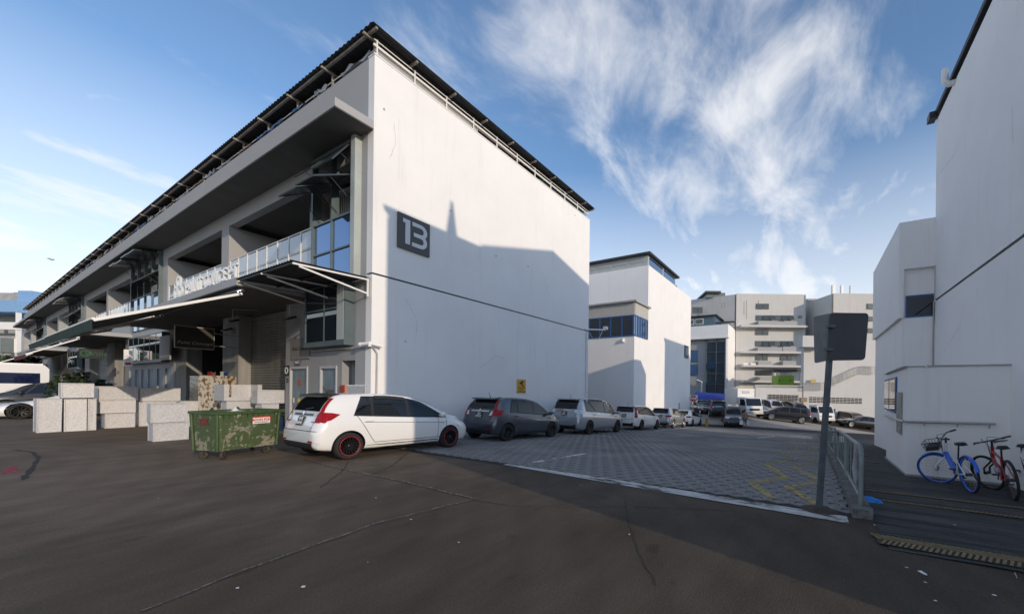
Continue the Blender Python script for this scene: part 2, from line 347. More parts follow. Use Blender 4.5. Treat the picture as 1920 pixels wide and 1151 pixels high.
# hexagonal pavers, each with a round plug seated a little low in its hole
P_ = 0.30; RW = P_ * math.sqrt(3) / 2
def paver_geo():
    vs, fs = [], []
    ro = P_ / math.sqrt(3) - 0.0015; K = 12
    ang = [R(30 + 60 * k) for k in range(6)]
    H = 0.014
    hexv = [(ro * math.sin(a), ro * math.cos(a)) for a in ang]   # (a, n)
    mid = [((hexv[i][0] + hexv[(i + 1) % 6][0]) / 2, (hexv[i][1] + hexv[(i + 1) % 6][1]) / 2) for i in range(6)]
    outer = []
    for i in range(6): outer += [hexv[i], mid[i]]
    rin = 0.082
    inner = [(rin * x / math.hypot(x, y), rin * y / math.hypot(x, y)) for x, y in outer]
    plug = [(x * 0.74, y * 0.74) for x, y in inner]
    vs = [(x, y, H) for x, y in outer] + [(x, y, H) for x, y in inner] + [(x, y, 0.001) for x, y in inner] + [(x, y, H - 0.009) for x, y in plug] + [(x, y, 0.001) for x, y in [hexv[i] for i in range(6)]]
    for i in range(12):
        j = (i + 1) % 12
        fs.append((i, j, 12 + j, 12 + i)); fs.append((12 + i, 12 + j, 24 + j, 24 + i))
    fs.append(tuple(range(36, 48))); 
    for i in range(6): fs.append((2 * i, (2 * i + 2) % 12, 48 + (i + 1) % 6, 48 + i))
    return vs, fs
pv, pf = paver_geo()
pme = bpy.data.meshes.new('paver'); pme.from_pydata(pv, [], pf); pme.materials.append(m_pav)
cells = []
i = 0; a = 6.12 + 0.36
while a < 33.5:
    n = -0.47 + (P_ / 2 if i % 2 else 0)
    while n < 11.1:
        cells.append((a, n)); n += P_
    a += RW; i += 1
def seen_size(c):
    Y = c[0] * cY + c[1] * sY; return Y + (0 if c[1] < 8.2 or c[0] > 20 else 12)
cells.sort(key=seen_size)
rest = MB()
for k, (a, n) in enumerate(cells):
    th = -math.atan(gslope(a)); z = gz(a) + 0.004 + random.uniform(-.002, .002)
    M = Matrix.Translation((a, n, z)) @ Matrix.Rotation(th, 4, 'Y') @ Matrix.Rotation(random.uniform(-.008, .008), 4, 'X')
    if k < 300: share('paver', pme, paving, M)
    else: rest.add([M @ Vector(v) for v in pv], pf)
rest_o = part('paver_field', rest, m_pav, paving, kind='stuff')
# kerb between paving and footpath, in separate kerbstones
m_kerb = mat('kerb_concrete', (0.17, 0.168, 0.165), 0.9, col2=(0.05, 0.05, 0.05), vscale=6, bump=0.4, thr=(0.42, 0.66))
kerb = thing('kerb', 'low dark concrete kerb carrying the railings beside the paved street', 'kerb', (6.15, -0.62, gz(6.15)))
a = 6.15; 
while a < 31:
    L = 0.9; M = Matrix.Translation((a, -0.62, gz(a))) @ Matrix.Rotation(-math.atan(gslope(a + .45)), 4, 'Y')
    mb = MB(); mb.box(0, L - .012, -.115, .115, -.12, .115 + random.uniform(-.006, .006), M); part('kerbstone', mb, m_kerb, kerb); a += L
# painted markings
m_lw = worn('worn_white_marking', (0.52, 0.51, 0.49), 0.535, 6.0, 0.12, (1, .30, 1))
m_lw2 = worn('bay_line_white', (0.60, 0.59, 0.57), 0.60, 7.0, 0.12)
m_ly = worn('worn_yellow_marking', (0.40, 0.30, 0.10), 0.55, 9.0, 0.16)
m_ly2 = worn('faded_yellow_marking', (0.34, 0.26, 0.10), 0.50, 9.0, 0.16)
def marking(name, m, poly, dz, lab):
    """poly of (a, n) points, cut fine enough to lie on the sloping ground"""
    mb = MB(); mb.add([(x, y, gz(x) + dz) for x, y in poly], [tuple(range(len(poly)))]); o = mb.build(name, m); return tag(o, lab, 'road marking', None)
marking('white_stop_line', m_lw, [(5.78, -.44), (6.12, -.44), (6.34, 3.4), (6.30, 5.9), (6.18, 5.9), (5.98, 3.0)], 0.010, 'worn white line where the paving meets the asphalt yard')
for k, (u0, v0, u1, v1) in enumerate(((1000, 868, 1098, 851), (1228, 808, 1320, 800), (1420, 822, 1452, 818))):
    p, q = gnd(u0, v0), gnd(u1, v1); d = (q - p).normalized(); s_ = Vector((-d.y, d.x, 0)) * .06
    pts = [p + s_, q + s_, q - s_, p - s_]; mb = MB(); mb.add([(x.x, x.y, gz(x.x) + .021) for x in pts], [(0, 1, 2, 3)])
    tag(mb.build('white_bay_line', m_lw2), ('short worn white bay line on pavers beside the grey hatchback', 'white bay line on pavers beyond the white wagon', 'small white mark on sunlit pavers')[k], 'road marking')
# yellow zigzags
for off, nm in ((0.0, 'yellow zigzag line on pavers, the one farther from the kerb'), (-0.62, 'yellow zigzag line on pavers, the one closer to the kerb')):
    px_ = [(6.55, .52), (7.6, .98), (8.6, .42), (10.4, .98), (12.0, .40), (14.2, .95), (16.4, .42), (19, .95)]
    mb = MB(); mf = MB()
    for k_, ((a0, n0), (a1, n1)) in enumerate(zip(px_, px_[1:])):
        w = .075; (mb if k_ < 3 else mf).add([(a0, n0 + off - w, gz(a0) + .0235), (a1, n1 + off - w, gz(a1) + .0235), (a1, n1 + off + w, gz(a1) + .0235), (a0, n0 + off + w, gz(a0) + .0235)], [(0, 1, 2, 3)])
    zo = tag(mb.build('yellow_zigzag_marking', m_ly), nm, 'road marking'); part('worn_end', mf, m_ly2, zo)
# cracks in the asphalt
m_crack = mat('dark_crack', (0.022, 0.021, 0.02), 0.95)  # dark fill of the cracks and the tar seam
m_crackl = worn('crack_dust', (0.20, 0.185, 0.165), 0.5, 14, 0.2)
def crack(pts, w, m, name, dz=0.005):
    P = [gnd(*p) for p in pts]; D = []
    for p, q in zip(P, P[1:]):
        k = max(2, int((q - p).length / .12))
        for i in range(k): D.append(p.lerp(q, i / k) + Vector((random.uniform(-.018, .018), random.uniform(-.018, .018), 0)))
    D.append(P[-1]); mb = MB(); vs = []; fs = []
    for i, p in enumerate(D):
        d = (D[min(i + 1, len(D) - 1)] - D[max(0, i - 1)]); d.normalize(); s_ = Vector((-d.y, d.x, 0)) * w * random.uniform(.45, 1.2)
        for q in (p + s_, p - s_): vs.append((q.x, q.y, gz(q.x, q.y) + dz))
        if i: fs.append((2 * i - 2, 2 * i - 1, 2 * i + 1, 2 * i))
    mb.add(vs, fs); o = mb.build(name, m); o.parent = asphalt; return o
crack([(265, 1150), (420, 1085), (560, 1035), (700, 985), (800, 960), (890, 937)], .009, m_crack, 'crack')
crack([(265, 1147), (420, 1082), (560, 1032), (700, 982), (800, 957), (890, 935)], .017, m_crackl, 'crack_edge', .0045)
crack([(890, 937), (945, 947), (1010, 950), (1200, 950), (1380, 958)], .007, m_crack, 'crack')
crack([(570, 862), (640, 880), (760, 905), (890, 937)], .008, m_crack, 'crack')
crack([(570, 860), (640, 878), (760, 903), (890, 935)], .02, m_crackl, 'crack_edge', .0045)
crack([(765, 848), (740, 870), (700, 890)], .018, m_crack, 'crack')
crack([(655, 865), (640, 885), (600, 915)], .012, m_crack, 'crack')
crack([(25, 843), (60, 847), (72, 858), (60, 880), (40, 900)], .035, m_crack, 'tar_seam')
crack([(1170, 930), (1180, 985), (1200, 1040), (1230, 1100)], .005, m_crack, 'crack')
m_redp = worn('worn_red_paint', (0.45, 0.05, 0.08), 0.5, 10, 0.2)
p, q, r_, s_ = gnd(12, 876), gnd(30, 872), gnd(36, 886), gnd(0, 889)
mb = MB(); mb.add([(x.x, x.y, .006) for x in (p, q, r_, s_)], [(0, 1, 2, 3)]); tag(mb.build('red_paint_mark', m_redp), 'faded red paint patch on the asphalt yard', 'paint mark')
# litter flecks on the asphalt and footpath
m_lit = mat('litter_paper', (0.6, 0.6, 0.58), 0.9)
flk = MB()
for (u, v) in [(770, 975), (296, 935), (272, 978), (445, 1104), (568, 1102), (690, 1055), (1089, 910), (705, 934), (860, 1018), (1180, 1003), (1700, 1065), (1790, 985), (1755, 1128), (1690, 945), (1735, 1093), (1480, 905), (1500, 915), (1560, 930), (1555, 900), (1548, 960), (1570, 955), (1515, 870), (1500, 878), (1283, 903), (330, 862), (515, 872), (425, 868), (1640, 985), (1655, 955), (1783, 996), (1865, 1118), (1900, 1078)]:
    p = gnd(u, v); z = p.z + (.02 if p.x > 6.2 and p.y > -.5 else .009); r0 = random.uniform(.005, .017)
    flk.add([(p.x + r0 * math.cos(t) * random.uniform(.6, 1.3), p.y + r0 * math.sin(t) * random.uniform(.6, 1.6), z + random.uniform(0, .006)) for t in [k * 1.25 for k in range(5)]], [(0, 1, 2, 3, 4)])
tag(flk.build('litter_flecks', m_lit), kind='stuff', label='scattered tiny scraps of litter on the ground')

# ================================================================== block 13
A0, A1, N0, NE = 6.38, 18.85, 11.40, 101.0
ZT = 11.5
B13 = thing('factory_block', 'long white three storey factory block with number 13 on its side wall', 'building', (A0, N0, 0))
# side wall in two lifts with the dark groove between
mb = MB(); mb.box(A0, A1, N0, N0 + .3, -2.2, 4.97); mb.box(A0, A1, N0, N0 + .3, 5.025, ZT); part('side_wall', mb, m_wall, B13)
mb = MB(); mb.box(A0 + .01, A1 - .01, N0 + .035, N0 + .2, 4.96, 5.035); part('wall_groove', mb, m_blackm, B13)
mb = MB(); mb.box(A1 - .3, A1, N0 + .3, NE, -2.2, ZT); mb.box(A0 + .3, A1, NE, NE + .3, -2, ZT); part('rear_wall', mb, m_wall, B13)
mb = MB(); mb.box(A0 + .25, A1 - .3, N0 + .3, NE, 10.6, 10.8); part('roof_deck', mb, m_conc, B13)
mb = MB(); mb.box(A0, A0 + .22, N0 + .3, NE, 9.52, ZT); part('parapet', mb, m_fac, B13)
mb = MB(); mb.box(5.33, A0 - .002, N0 + .002, NE - 3, 9.285, 9.52); part('sunshade_slab', mb, m_fac, B13)
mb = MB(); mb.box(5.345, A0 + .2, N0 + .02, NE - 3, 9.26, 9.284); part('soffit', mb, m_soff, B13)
# first floor: beam band, floor slab, deep balconies
glz = [(12.25, 14.75), (32.35, 38.6), (55.5, 61.8), (78.6, 85.0)]
opn = [(15.05, 22.55), (23.40, 31.45), (38.6, 46.15), (46.75, 54.5), (61.8, 69.2), (70.0, 77.7), (85.0, 92.4), (93.2, 100.5)]
mb = MB(); mb.box(A0, A0 + .28, N0 + .3, NE, 8.655, 9.26); part('beam', mb, m_fac, B13)
mb = MB(); mb.box(A0, 8.9, N0 + .3, NE, 4.62, 5.70); part('floor_slab', mb, m_fac, B13)
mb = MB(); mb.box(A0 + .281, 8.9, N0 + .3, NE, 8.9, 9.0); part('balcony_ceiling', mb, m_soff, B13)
# balcony back wall with dark windows
mb = MB(); mb.box(8.6, 8.9, N0 + .3, NE, 5.7, 9.0); part('balcony_back_wall', mb, m_fac, B13)
def cross(nlo, nhi, z0=5.70, z1=8.655, a1=8.6):
    m_ = MB(); m_.box(A0, a1, nlo, nhi, z0, z1); part('pier', m_, m_fac, B13)
m_ = MB(); m_.box(A0 - .003, A0 + .5, N0 + .303, 12.25, -1, 9.257); part('pier', m_, m_fac, B13)
cross(14.75, 15.05); cross(22.55, 23.40); cross(31.45, 32.35); cross(46.15, 46.75); cross(54.5, 55.5); cross(69.2, 70.0); cross(77.7, 78.6); cross(92.4, 93.2); cross(100.5, 101)
mb = MB()
for lo, hi in opn:      # columns standing in the balconies
    mb = MB(); mb.tube([(7.4, lo + 2.2 if lo < 16 else lo + 1.6, 5.7), (7.4, lo + 2.2 if lo < 16 else lo + 1.6, 8.9)], .16, 12); part('balcony_column', mb, m_fac, B13)
for lo, hi in opn[:6]:  # windows at the back of the balconies, one leaf propped open
    w = MB(); w.box(8.52, 8.598, lo + 1.0, hi - .6, 6.6, 8.4); wo = part('window', w, m_teal, B13)
    k = 4; ww = (hi - lo - 1.6) / k
    for i_ in range(k):
        p_ = MB(); l_ = lo + 1.0 + i_ * ww
        p_.box(8.46, 8.518, l_ + .06, l_ + ww - .06, 6.68, 8.32); part('pane', p_, m_glass, wo)
    M = Matrix.Translation((8.45, 0, 8.35)) @ Matrix.Rotation(R(40), 4, 'Y')
    p_ = MB(); p_.box(-.02, .02, lo + 2.0, lo + 4.2, -1.6, 0, M); part('open_sash', p_, m_teal, wo)
m_sash = mat('dark_sash', (0.045, 0.055, 0.058), 0.25, spec=.6)
# glazed bays: mullions, panes, open top-hung sashes
def glaze(lo, hi, blue, opens):
    za, zb = 4.95, 9.22
    g = MB(); ap = A0 - .16
    g.box(ap, A0 + .1, lo, lo + .09, za, zb); g.box(ap, A0 + .1, hi - .09, hi, za, zb); g.box(ap + .002, A0 + .1, lo + .09, hi - .09, zb - .12, zb - .002)
    mids = [lo + (hi - lo) * k / (2 if hi - lo < 3 else 4) for k in range(1, 2 if hi - lo < 3 else 4)]
    for mm in mids: g.box(ap + .02, A0 + .08, mm - .028, mm + .028, za, zb - .12)
    for z_ in (5.98, 6.98, 8.15): g.box(ap + .03, A0 + .07, lo + .09, hi - .09, z_ - .025, z_ + .025)
    wf = part('bay_window', g, m_teal, B13)
    cols = [lo + .09] + mids + [hi - .09]
    for c0, c1 in zip(cols, cols[1:]):
        for z0, z1 in ((4.97, 5.955), (6.005, 6.955)):
            p_ = MB(); p_.box(ap + .07, ap + .085, c0 + .03, c1 - .03, z0, z1); part('pane', p_, blue, wf)
        for z0, z1, op in ((7.005, 8.125, opens[0]), (8.175, 9.1, opens[1])):
            if op:
                th = R(op + random.uniform(-6, 6)); M = Matrix.Translation((ap + .02, 0, z1)) @ Matrix.Rotation(th, 4, 'Y')
                s0 = MB(); h_ = z1 - z0
                s0.box(-.02, .02, c0 + .03, c0 + .08, -h_, 0, M); s0.box(-.02, .02, c1 - .08, c1 - .03, -h_, 0, M); s0.box(-.019, .019, c0 + .08, c1 - .08, -h_, -h_ + .06, M); s0.box(-.019, .019, c0 + .08, c1 - .08, -.05, 0, M)
                s0.box(-.006, .006, c0 + .08, c1 - .08, -h_ + .06, -.05, M)
                s0.bar(M @ Vector((.01, c0 + .1, -h_ * .55)), (A0, c0 + .06, z0 + .25), .014); s0.bar(M @ Vector((.01, c1 - .1, -h_ * .55)), (A0, c1 - .06, z0 + .25), .014)
                part('open_sash', s0, m_sash, wf)
            else:
                p_ = MB(); p_.box(ap + .07, ap + .085, c0 + .03, c1 - .03, z0, z1); part('pane', p_, m_glass, wf)
    s_ = MB(); s_.box(ap + .3, A0 + .6, lo + .02, hi - .02, 7.0, 7.25); 
    k_ = lo + .2
    while k_ < hi - .1: s_.box(A0 + .3, A0 + .34, k_, k_ + .045, 7.25, 8.2); k_ += .13
    part('inner_blind', s_, m_pipe, wf)
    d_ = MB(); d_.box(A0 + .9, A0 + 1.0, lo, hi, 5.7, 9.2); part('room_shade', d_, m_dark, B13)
glaze(*glz[0], m_glassb, (58, 38))
for g_ in glz[1:]: glaze(*g_, m_glassb, (42, 78))
mb = MB(); mb.box(A0 - .2, A0 + .05, 12.02, 12.245, 4.95, 9.22); part('corner_panel', mb, m_tealp, B13)
# railings along the balconies: posts, rails and clear panels
m_panel = mat('clear_railing_panel', (0.40, 0.44, 0.47), 0.12, spec=0.8, var=0.08)
for lo, hi in opn[:4]:
    rail = MB(); ar = A0 + .06
    rail.tube([(ar, lo + .02, 7.12), (ar, hi - .02, 7.12)], .026, 6); rail.tube([(ar, lo + .02, 6.42), (ar, hi - .02, 6.42)], .018, 6); rail.tube([(ar, lo + .02, 5.86), (ar, hi - .02, 5.86)], .018, 6)
    ro = part('railing', rail, m_white, B13); k = max(4, round((hi - lo) / .95)); dn = (hi - lo) / k
    for i_ in range(k + 1):
        p_ = MB(); nn = min(max(lo + i_ * dn, lo + .05), hi - .05); p_.box(ar - .025, ar + .025, nn - .022, nn + .022, 5.70, 7.12); part('post', p_, m_white, ro)
    for i_ in range(k):
        for z0, z1 in ((5.90, 6.38), (6.46, 7.06)):
            p_ = MB(); p_.box(ar - .004, ar + .004, lo + i_ * dn + .06, lo + (i_ + 1) * dn - .06, z0, z1); part('panel', p_, m_panel, ro)
# ground floor
mb = MB()
G = MB()
m_shop = wall_mat('shaded_shop_wall', (0.30, 0.302, 0.31), amt=0.5, thr=(.45, .8))  # darker copy of the facade paint, with the shade under the hoods in its colour
DOORS = [(13.30, 14.38, 2.28), (15.22, 16.55, 2.30)]
NICHE = (11.98, 13.02, 2.42)
segs = sorted([(NICHE[0], NICHE[1], NICHE[2])] + DOORS)
n_ = 12.25
G.box(A0 + .001, A0 + .3, 12.25, 16.93, 2.43, 4.62)
edges = [12.25, 13.02, 13.30, 14.38, 15.22, 16.55, 16.93]
for lo, hi in ((13.02, 13.30), (14.38, 15.22), (16.55, 16.93)): G.box(A0 + .001, A0 + .3, lo, hi, -.2, 2.43)
for lo, hi, zt in DOORS: G.box(A0 + .001, A0 + .3, lo, hi, zt, 2.43)
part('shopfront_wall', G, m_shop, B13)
for k_, (lo, hi, zt) in enumerate(DOORS):
    f = MB(); f.box(A0 - .03, A0 + .12, lo + .002, lo + .07, 0.05, zt - .002); f.box(A0 - .03, A0 + .12, hi - .07, hi - .002, 0.05, zt - .002); f.box(A0 - .028, A0 + .12, lo + .07, hi - .07, zt - .08, zt - .002)
    d = part('door', f, mat('door_frame_grey', (0.42, 0.43, 0.45), 0.5), B13)
    l_ = MB(); l_.box(A0 + .04, A0 + .09, lo + .072, hi - .072, 0.05, zt - .082); part('leaf', l_, mat('slate_blue_door', (0.13, 0.18, 0.22), 0.5, var=0.35, vscale=3, stretch=(1, 1, .4)), d)
    h = MB(); h.box(A0 - .0, A0 + .04, hi - .25, hi - .2, 1.0, 1.18); part('handle', h, m_pipe, d)
    if k_ == 0:
        b_ = MB(); b_.box(A0 + .03, A0 + .039, 13.62, 14.0, 1.35, 1.5); part('letter_plate', b_, m_blackm, d)
    else:
        for (c_n, c_z, r0, m__) in ((15.95, 1.72, .13, mat('orange_sticker', (0.35, 0.10, 0.05), 0.6)), (15.93, 1.33, .07, mat('grey_sticker', (0.25, 0.25, 0.24), 0.6)), (15.93, 1.08, .10, mat('yellow_sticker', (0.62, 0.55, 0.08), 0.6)), (15.72, 1.12, .07, mat('ochre_sticker', (0.35, 0.27, 0.08), 0.6))):
            s_ = MB(); s_.lathe([(0.0001, 0), (r0, 0), (r0, .006), (.0001, .006)], 16, frame((A0 + .033, c_n, c_z), (0, -1, 0), (0, 0, 1)), False); part('sticker', s_, m__, d)
mb = MB(); mb.box(A0 + .9, A0 + 1.0, NICHE[0], NICHE[1] + .02, 0, 2.43); mb.box(A0 + .3, A0 + .9, NICHE[1], NICHE[1] + .05, 0, 2.43); mb.box(A0 + .02, A0 + 1, 12.0, 13.02, -.2, .06); part('niche', mb, m_wall_dirty, B13)
# ground floor window box
def win_box(lo, hi, z0, z1, pm, parent):
    w = MB(); ap = A0 - .28
    w.box(ap, A0 - .002, lo, lo + .07, z0, z1); w.box(ap, A0 - .002, hi - .07, hi, z0, z1); w.box(ap - .01, A0 - .002, lo - .01, hi + .01, z0 - .16, z0); w.box(ap + .001, A0 - .002, lo + .07, hi - .07, z1 - .06, z1 - .001)
    k = max(2, round((hi - lo) / 1.25))
    for i_ in range(1, k): x = lo + (hi - lo) * i_ / k; w.box(ap + .01, ap + .06, x - .025, x + .025, z0, z1 - .06)
    zm = (z0 + z1) / 2 + .12; w.box(ap + .012, ap + .055, lo + .07, hi - .07, zm - .022, zm + .022)
    wo = part('window', w, m_teal, parent)
    for i_ in range(k):
        for za, zb in ((z0 + .01, zm - .024), (zm + .024, z1 - .07)):
            p_ = MB(); p_.box(ap + .02, ap + .03, lo + (hi - lo) * i_ / k + .08 * (i_ == 0) + .026 * (i_ > 0), lo + (hi - lo) * (i_ + 1) / k - .026 - .05 * (i_ == k - 1), za, zb); part('pane', p_, pm, wo)
    return wo
win_box(12.35, 14.85, 3.05, 4.84, m_glass, B13)
mb = MB(); mb.box(A0 - .30, A0 - .29, 12.36, 12.75, 3.05, 4.84); part('corner_panel', mb, m_tealp, B13)
# shutters and columns of the ground floor
def shutter(lo, hi, z1, ap, name='roller_shutter'):
    s_ = MB(); nsl = 42; vs = []; fs = []
    for i_ in range(nsl * 2 + 1):
        z = z1 * i_ / (nsl * 2); x = ap + (.028 if i_ % 2 else 0); vs += [(x, lo, z), (x, hi, z)]
        if i_: fs.append((2 * i_ - 2, 2 * i_ - 1, 2 * i_ + 1, 2 * i_))
    s_.add(vs, fs); part(name, s_, m_shut, B13)
shutter(16.93, 21.40, 4.55, A0 + .42)
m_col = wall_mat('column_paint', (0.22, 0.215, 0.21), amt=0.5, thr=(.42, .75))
def column(lo, hi, d=.6): 
    c_ = MB(); c_.box(A0 + .02, A0 + d, lo, hi, -.2, 4.62); part('column', c_, m_col, B13)
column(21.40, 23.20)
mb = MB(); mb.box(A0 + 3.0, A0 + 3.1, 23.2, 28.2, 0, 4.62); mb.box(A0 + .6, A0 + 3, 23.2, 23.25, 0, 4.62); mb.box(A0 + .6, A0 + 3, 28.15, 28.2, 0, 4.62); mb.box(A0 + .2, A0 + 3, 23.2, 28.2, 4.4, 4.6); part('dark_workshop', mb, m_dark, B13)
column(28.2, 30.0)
G = MB(); G.box(A0 + .001, A0 + .3, 30.0, 40.8, 2.5, 4.62); part('shopfront_wall', G, m_shop, B13)
xs = [30.0, 30.6, 31.7, 32.2, 33.3, 34.0, 35.2, 35.5, 36.7, 37.2, 38.2, 38.8, 39.7, 40.8]
G = MB()
for i_ in range(0, len(xs) - 1, 2): G.box(A0 + .001, A0 + .3, xs[i_], xs[i_ + 1], -.2, 2.5)
part('shopfront_wall', G, m_shop, B13)
for i_ in range(1, len(xs) - 1, 2):
    d_ = MB(); d_.box(A0 + .06, A0 + .12, xs[i_], xs[i_ + 1], 0, 2.5); part('door', d_, MATS['slate_blue_door'], B13)
win_box(31.0, 38.4, 3.0, 4.5, m_glass, B13)
shutter(40.8, 44.0, 4.55, A0 + .42); column(44.0, 46.4); shutter(46.4, 53, 4.55, A0 + .42); column(53, 55)
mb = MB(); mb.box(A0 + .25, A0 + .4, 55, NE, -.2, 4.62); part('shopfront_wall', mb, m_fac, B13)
win_box(56, 61, 3.0, 4.5, m_glass, B13); shutter(62.5, 68.5, 4.4, A0 + .2); shutter(70.5, 76.5, 4.4, A0 + .2)
# concrete hoods over the loading bays, first one carries the shop letters
def hood(lo, hi):
    h = MB(); h.box(4.45, A0 - .001, lo, hi, 4.64, 4.87); part('concrete_hood', h, m_fac, B13); h = MB(); h.box(4.47, A0 + .4, lo + .02, hi - .02, 4.615, 4.638); part('hood_shade_sheet', h, m_soff, B13)  # dark sheet added below each hood, the shade there put into its colour
hood(15.1, 31.2); hood(39, 54.3); hood(62, 77.5); hood(85.5, 100)
# roof: corrugated sheet on posts, open gap above the parapet
def corrugated(a0, a1, n0, n1, z, pitch, amp, m, name, parent, along='n', dz=0.0):
    k = int(abs(n1 - n0) / pitch * 4); prof = []
    for i_ in range(k + 1):
        t = n0 + (n1 - n0) * i_ / k; ph = i_ % 4; prof.append((t, (0, 0, amp, amp)[ph]))
    vs, fs = [], []
    for (t, h) in prof: vs += [(a0, t, z + h), (a1, t, z + h + dz)]
    for i_ in range(k): fs.append((2 * i_, 2 * i_ + 2, 2 * i_ + 3, 2 * i_ + 1))
    c_ = MB(); c_.add(vs, fs); nv = len(c_.v)
    return part(name, c_, m, parent)
corrugated(6.16, A1 + .1, N0 - .30, NE - 1, 12.15, .24, .035, m_roof, 'metal_roof', B13)
mb = MB()
for a_ in (6.3, 7.6, 9.1, 10.6, 12.1, 13.6, 15.1, 16.6, 18.0, 18.9): mb.box(a_ - .03, a_ + .03, N0 - .24, 30 if a_ > 6.5 else NE - 1, 12.07, 12.147)
part('purlin', mb, m_rust, B13)
n_ = 11.55; k_ = 0
while n_ < NE - 2:
    b_ = MB(); b_.box(6.46, 6.52, n_, n_ + .06, ZT, 12.06); b_.box(6.14, 6.62, n_ - .001, n_ + .061, 12.0, 12.068); part('roof_post', b_, m_rust, B13); n_ += 2.45; k_ += 1
mb = MB(); mb.tube([(6.5, N0 + .1, 11.80), (6.5, NE - 2, 11.80)], .02, 6); part('roof_rail', mb, m_white, B13)
# right-hand edge: two rails, flashing strips, posts
mb = MB(); mb.bar((A0 + .02, N0 + .1, 11.86), (A1, N0 + .1, 11.86), .05, .07); mb.bar((A0 + .02, N0 + .1, 12.02), (A1, N0 + .1, 12.02), .03, .03); part('roof_rail', mb, m_white, B13)
a_ = A0 + .12
while a_ < A1:
    b_ = MB(); b_.box(a_ - .02, a_ + .02, N0 + .08, N0 + .12, 11.5, 12.06); part('roof_post', b_, m_white, B13); a_ += 1.24
mb = MB(); mb.box(A0 - .015, A1 + .015, N0 - .015, N0 + .32, ZT, ZT + .045); part('parapet_cap', mb, m_white, B13)
for i_, (a_0, a_1, z0, z1) in enumerate(((6.5, 10.5, 11.62, 11.8), (10.2, 14.2, 11.58, 11.72), (14.4, 18.7, 11.57, 11.8), (6.6, 13, 11.84, 11.9))):
    b_ = MB(); b_.box(a_0, a_1, N0 + .16 + .02 * i_, N0 + .17 + .02 * i_, z0, z1); part('flashing_strip', b_, (m_pipe, m_rust, m_teal, m_rust)[i_], B13)
# tarpaulins, boards and sheets stowed behind the parapet
m_tarp = [mat('blue_tarpaulin', (0.06, 0.14, 0.28), 0.5, var=0.4, vscale=6), mat('grey_plastic_sheet', (0.30, 0.33, 0.36), 0.35, var=0.3, vscale=5), mat('brown_board', (0.17, 0.12, 0.085), 0.8, var=0.3), mat('clear_sheet', (0.42, 0.47, 0.52), 0.2, var=0.2, vscale=4)]
n_ = 11.8; k_ = 0
rnd = random.Random(5)
while n_ < 62:
    w_ = rnd.uniform(.8, 2.2); kind_ = (3, 3, 0, 0, 2, 1, 1, 2, 1, 2)[k_ % 10]; h_ = rnd.uniform(.2, .42); m_ = MB(); J = 7; vs, fs = [], []
    for i_ in range(J):
        for j_ in range(4):
            vs.append((A0 + .03 + .14 * j_ / 3 + rnd.uniform(-.02, .02), n_ + w_ * i_ / (J - 1), 11.35 + (h_ + .26) * (1 - abs(j_ - 1.5) / 3.2) * (rnd.uniform(.75, 1.05) if kind_ != 2 else 1)))
    for i_ in range(J - 1):
        for j_ in range(3): fs.append((i_ * 4 + j_, i_ * 4 + j_ + 1, i_ * 4 + j_ + 5, i_ * 4 + j_ + 4))
    m_.add(vs, fs, kind_ != 2); part(('tarpaulin', 'plastic_sheet', 'board', 'plastic_sheet')[kind_], m_, m_tarp[kind_], B13); n_ += w_ + rnd.uniform(.1, .9); k_ += 1
# 13 sign board, its mounting
S13 = thing('number_sign', 'square dark board with raised white number 13 on the white side wall', 'sign', (7.69, N0 - .05, 6.02))
mb = MB(); mb.box(7.13, 8.25, N0 - .07, N0 - .003, 6.03, 7.13); part('board', mb, mat('charcoal_sign', (0.075, 0.073, 0.068), 0.5), S13)
m_num = mat('sign_numeral_white', (0.62, 0.64, 0.68), 0.5)
def stroke(pts, w, ox, oz, nn):
    """a ribbon of width w along pts (x to the right, z up)"""
    m_ = MB(); vs = []; fs = []; P = [Vector((p[0], 0, p[1])) for p in pts]
    for i_, p in enumerate(P):
        if i_ == 0: d = P[1] - P[0]
        elif i_ == len(P) - 1: d = P[-1] - P[-2]
        else: d = (P[i_ + 1] - P[i_]).normalized() + (P[i_] - P[i_ - 1]).normalized()
        d.normalize(); s_ = Vector((-d.z, 0, d.x)) * w / 2
        vs += [p + s_ + Vector((ox, nn, oz)), p - s_ + Vector((ox, nn, oz))]
        if i_: fs.append((2 * i_ - 2, 2 * i_, 2 * i_ + 1, 2 * i_ - 1))
    n0 = len(vs); back = [v + Vector((0, .02, 0)) for v in vs]
    fb = [tuple(x + n0 for x in f[::-1]) for f in fs]; k = len(P)
    side = []
    for i_ in range(k - 1): side += [(2 * i_, 2 * i_ + n0, 2 * i_ + 2 + n0, 2 * i_ + 2), (2 * i_ + 1, 2 * i_ + 3, 2 * i_ + 3 + n0, 2 * i_ + 1 + n0)]
    return m_.add(vs + back, fs + fb + side)
one = MB(); one.prism([(7.28, N0 - .09, 6.86), (7.28, N0 - .09, 6.98), (7.52, N0 - .09, 6.98), (7.52, N0 - .09, 6.20), (7.36, N0 - .09, 6.20), (7.36, N0 - .09, 6.86)], (0, .02, 0)); part('numeral_one', one, m_num, S13)
arc = lambda cx_, cz_, r_, t0, t1, k=7: [(cx_ + r_ * math.cos(R(t0 + (t1 - t0) * i_ / k)), cz_ + r_ * math.sin(R(t0 + (t1 - t0) * i_ / k))) for i_ in range(k + 1)]
th = [(0, .715)] + arc(.32, .55, .165, 90, -90) + [(.06, .385)]
th2 = [(.06, .385)] + arc(.32, .22, .165, 90, -90) + [(0, .055)]
t3 = stroke(th, .125, 7.59, 6.20, N0 - .09); t3b = stroke(th2, .125, 7.59, 6.20, N0 - .0905); t3.add(t3b.v, t3b.f); part('numeral_three', t3, m_num, S13)
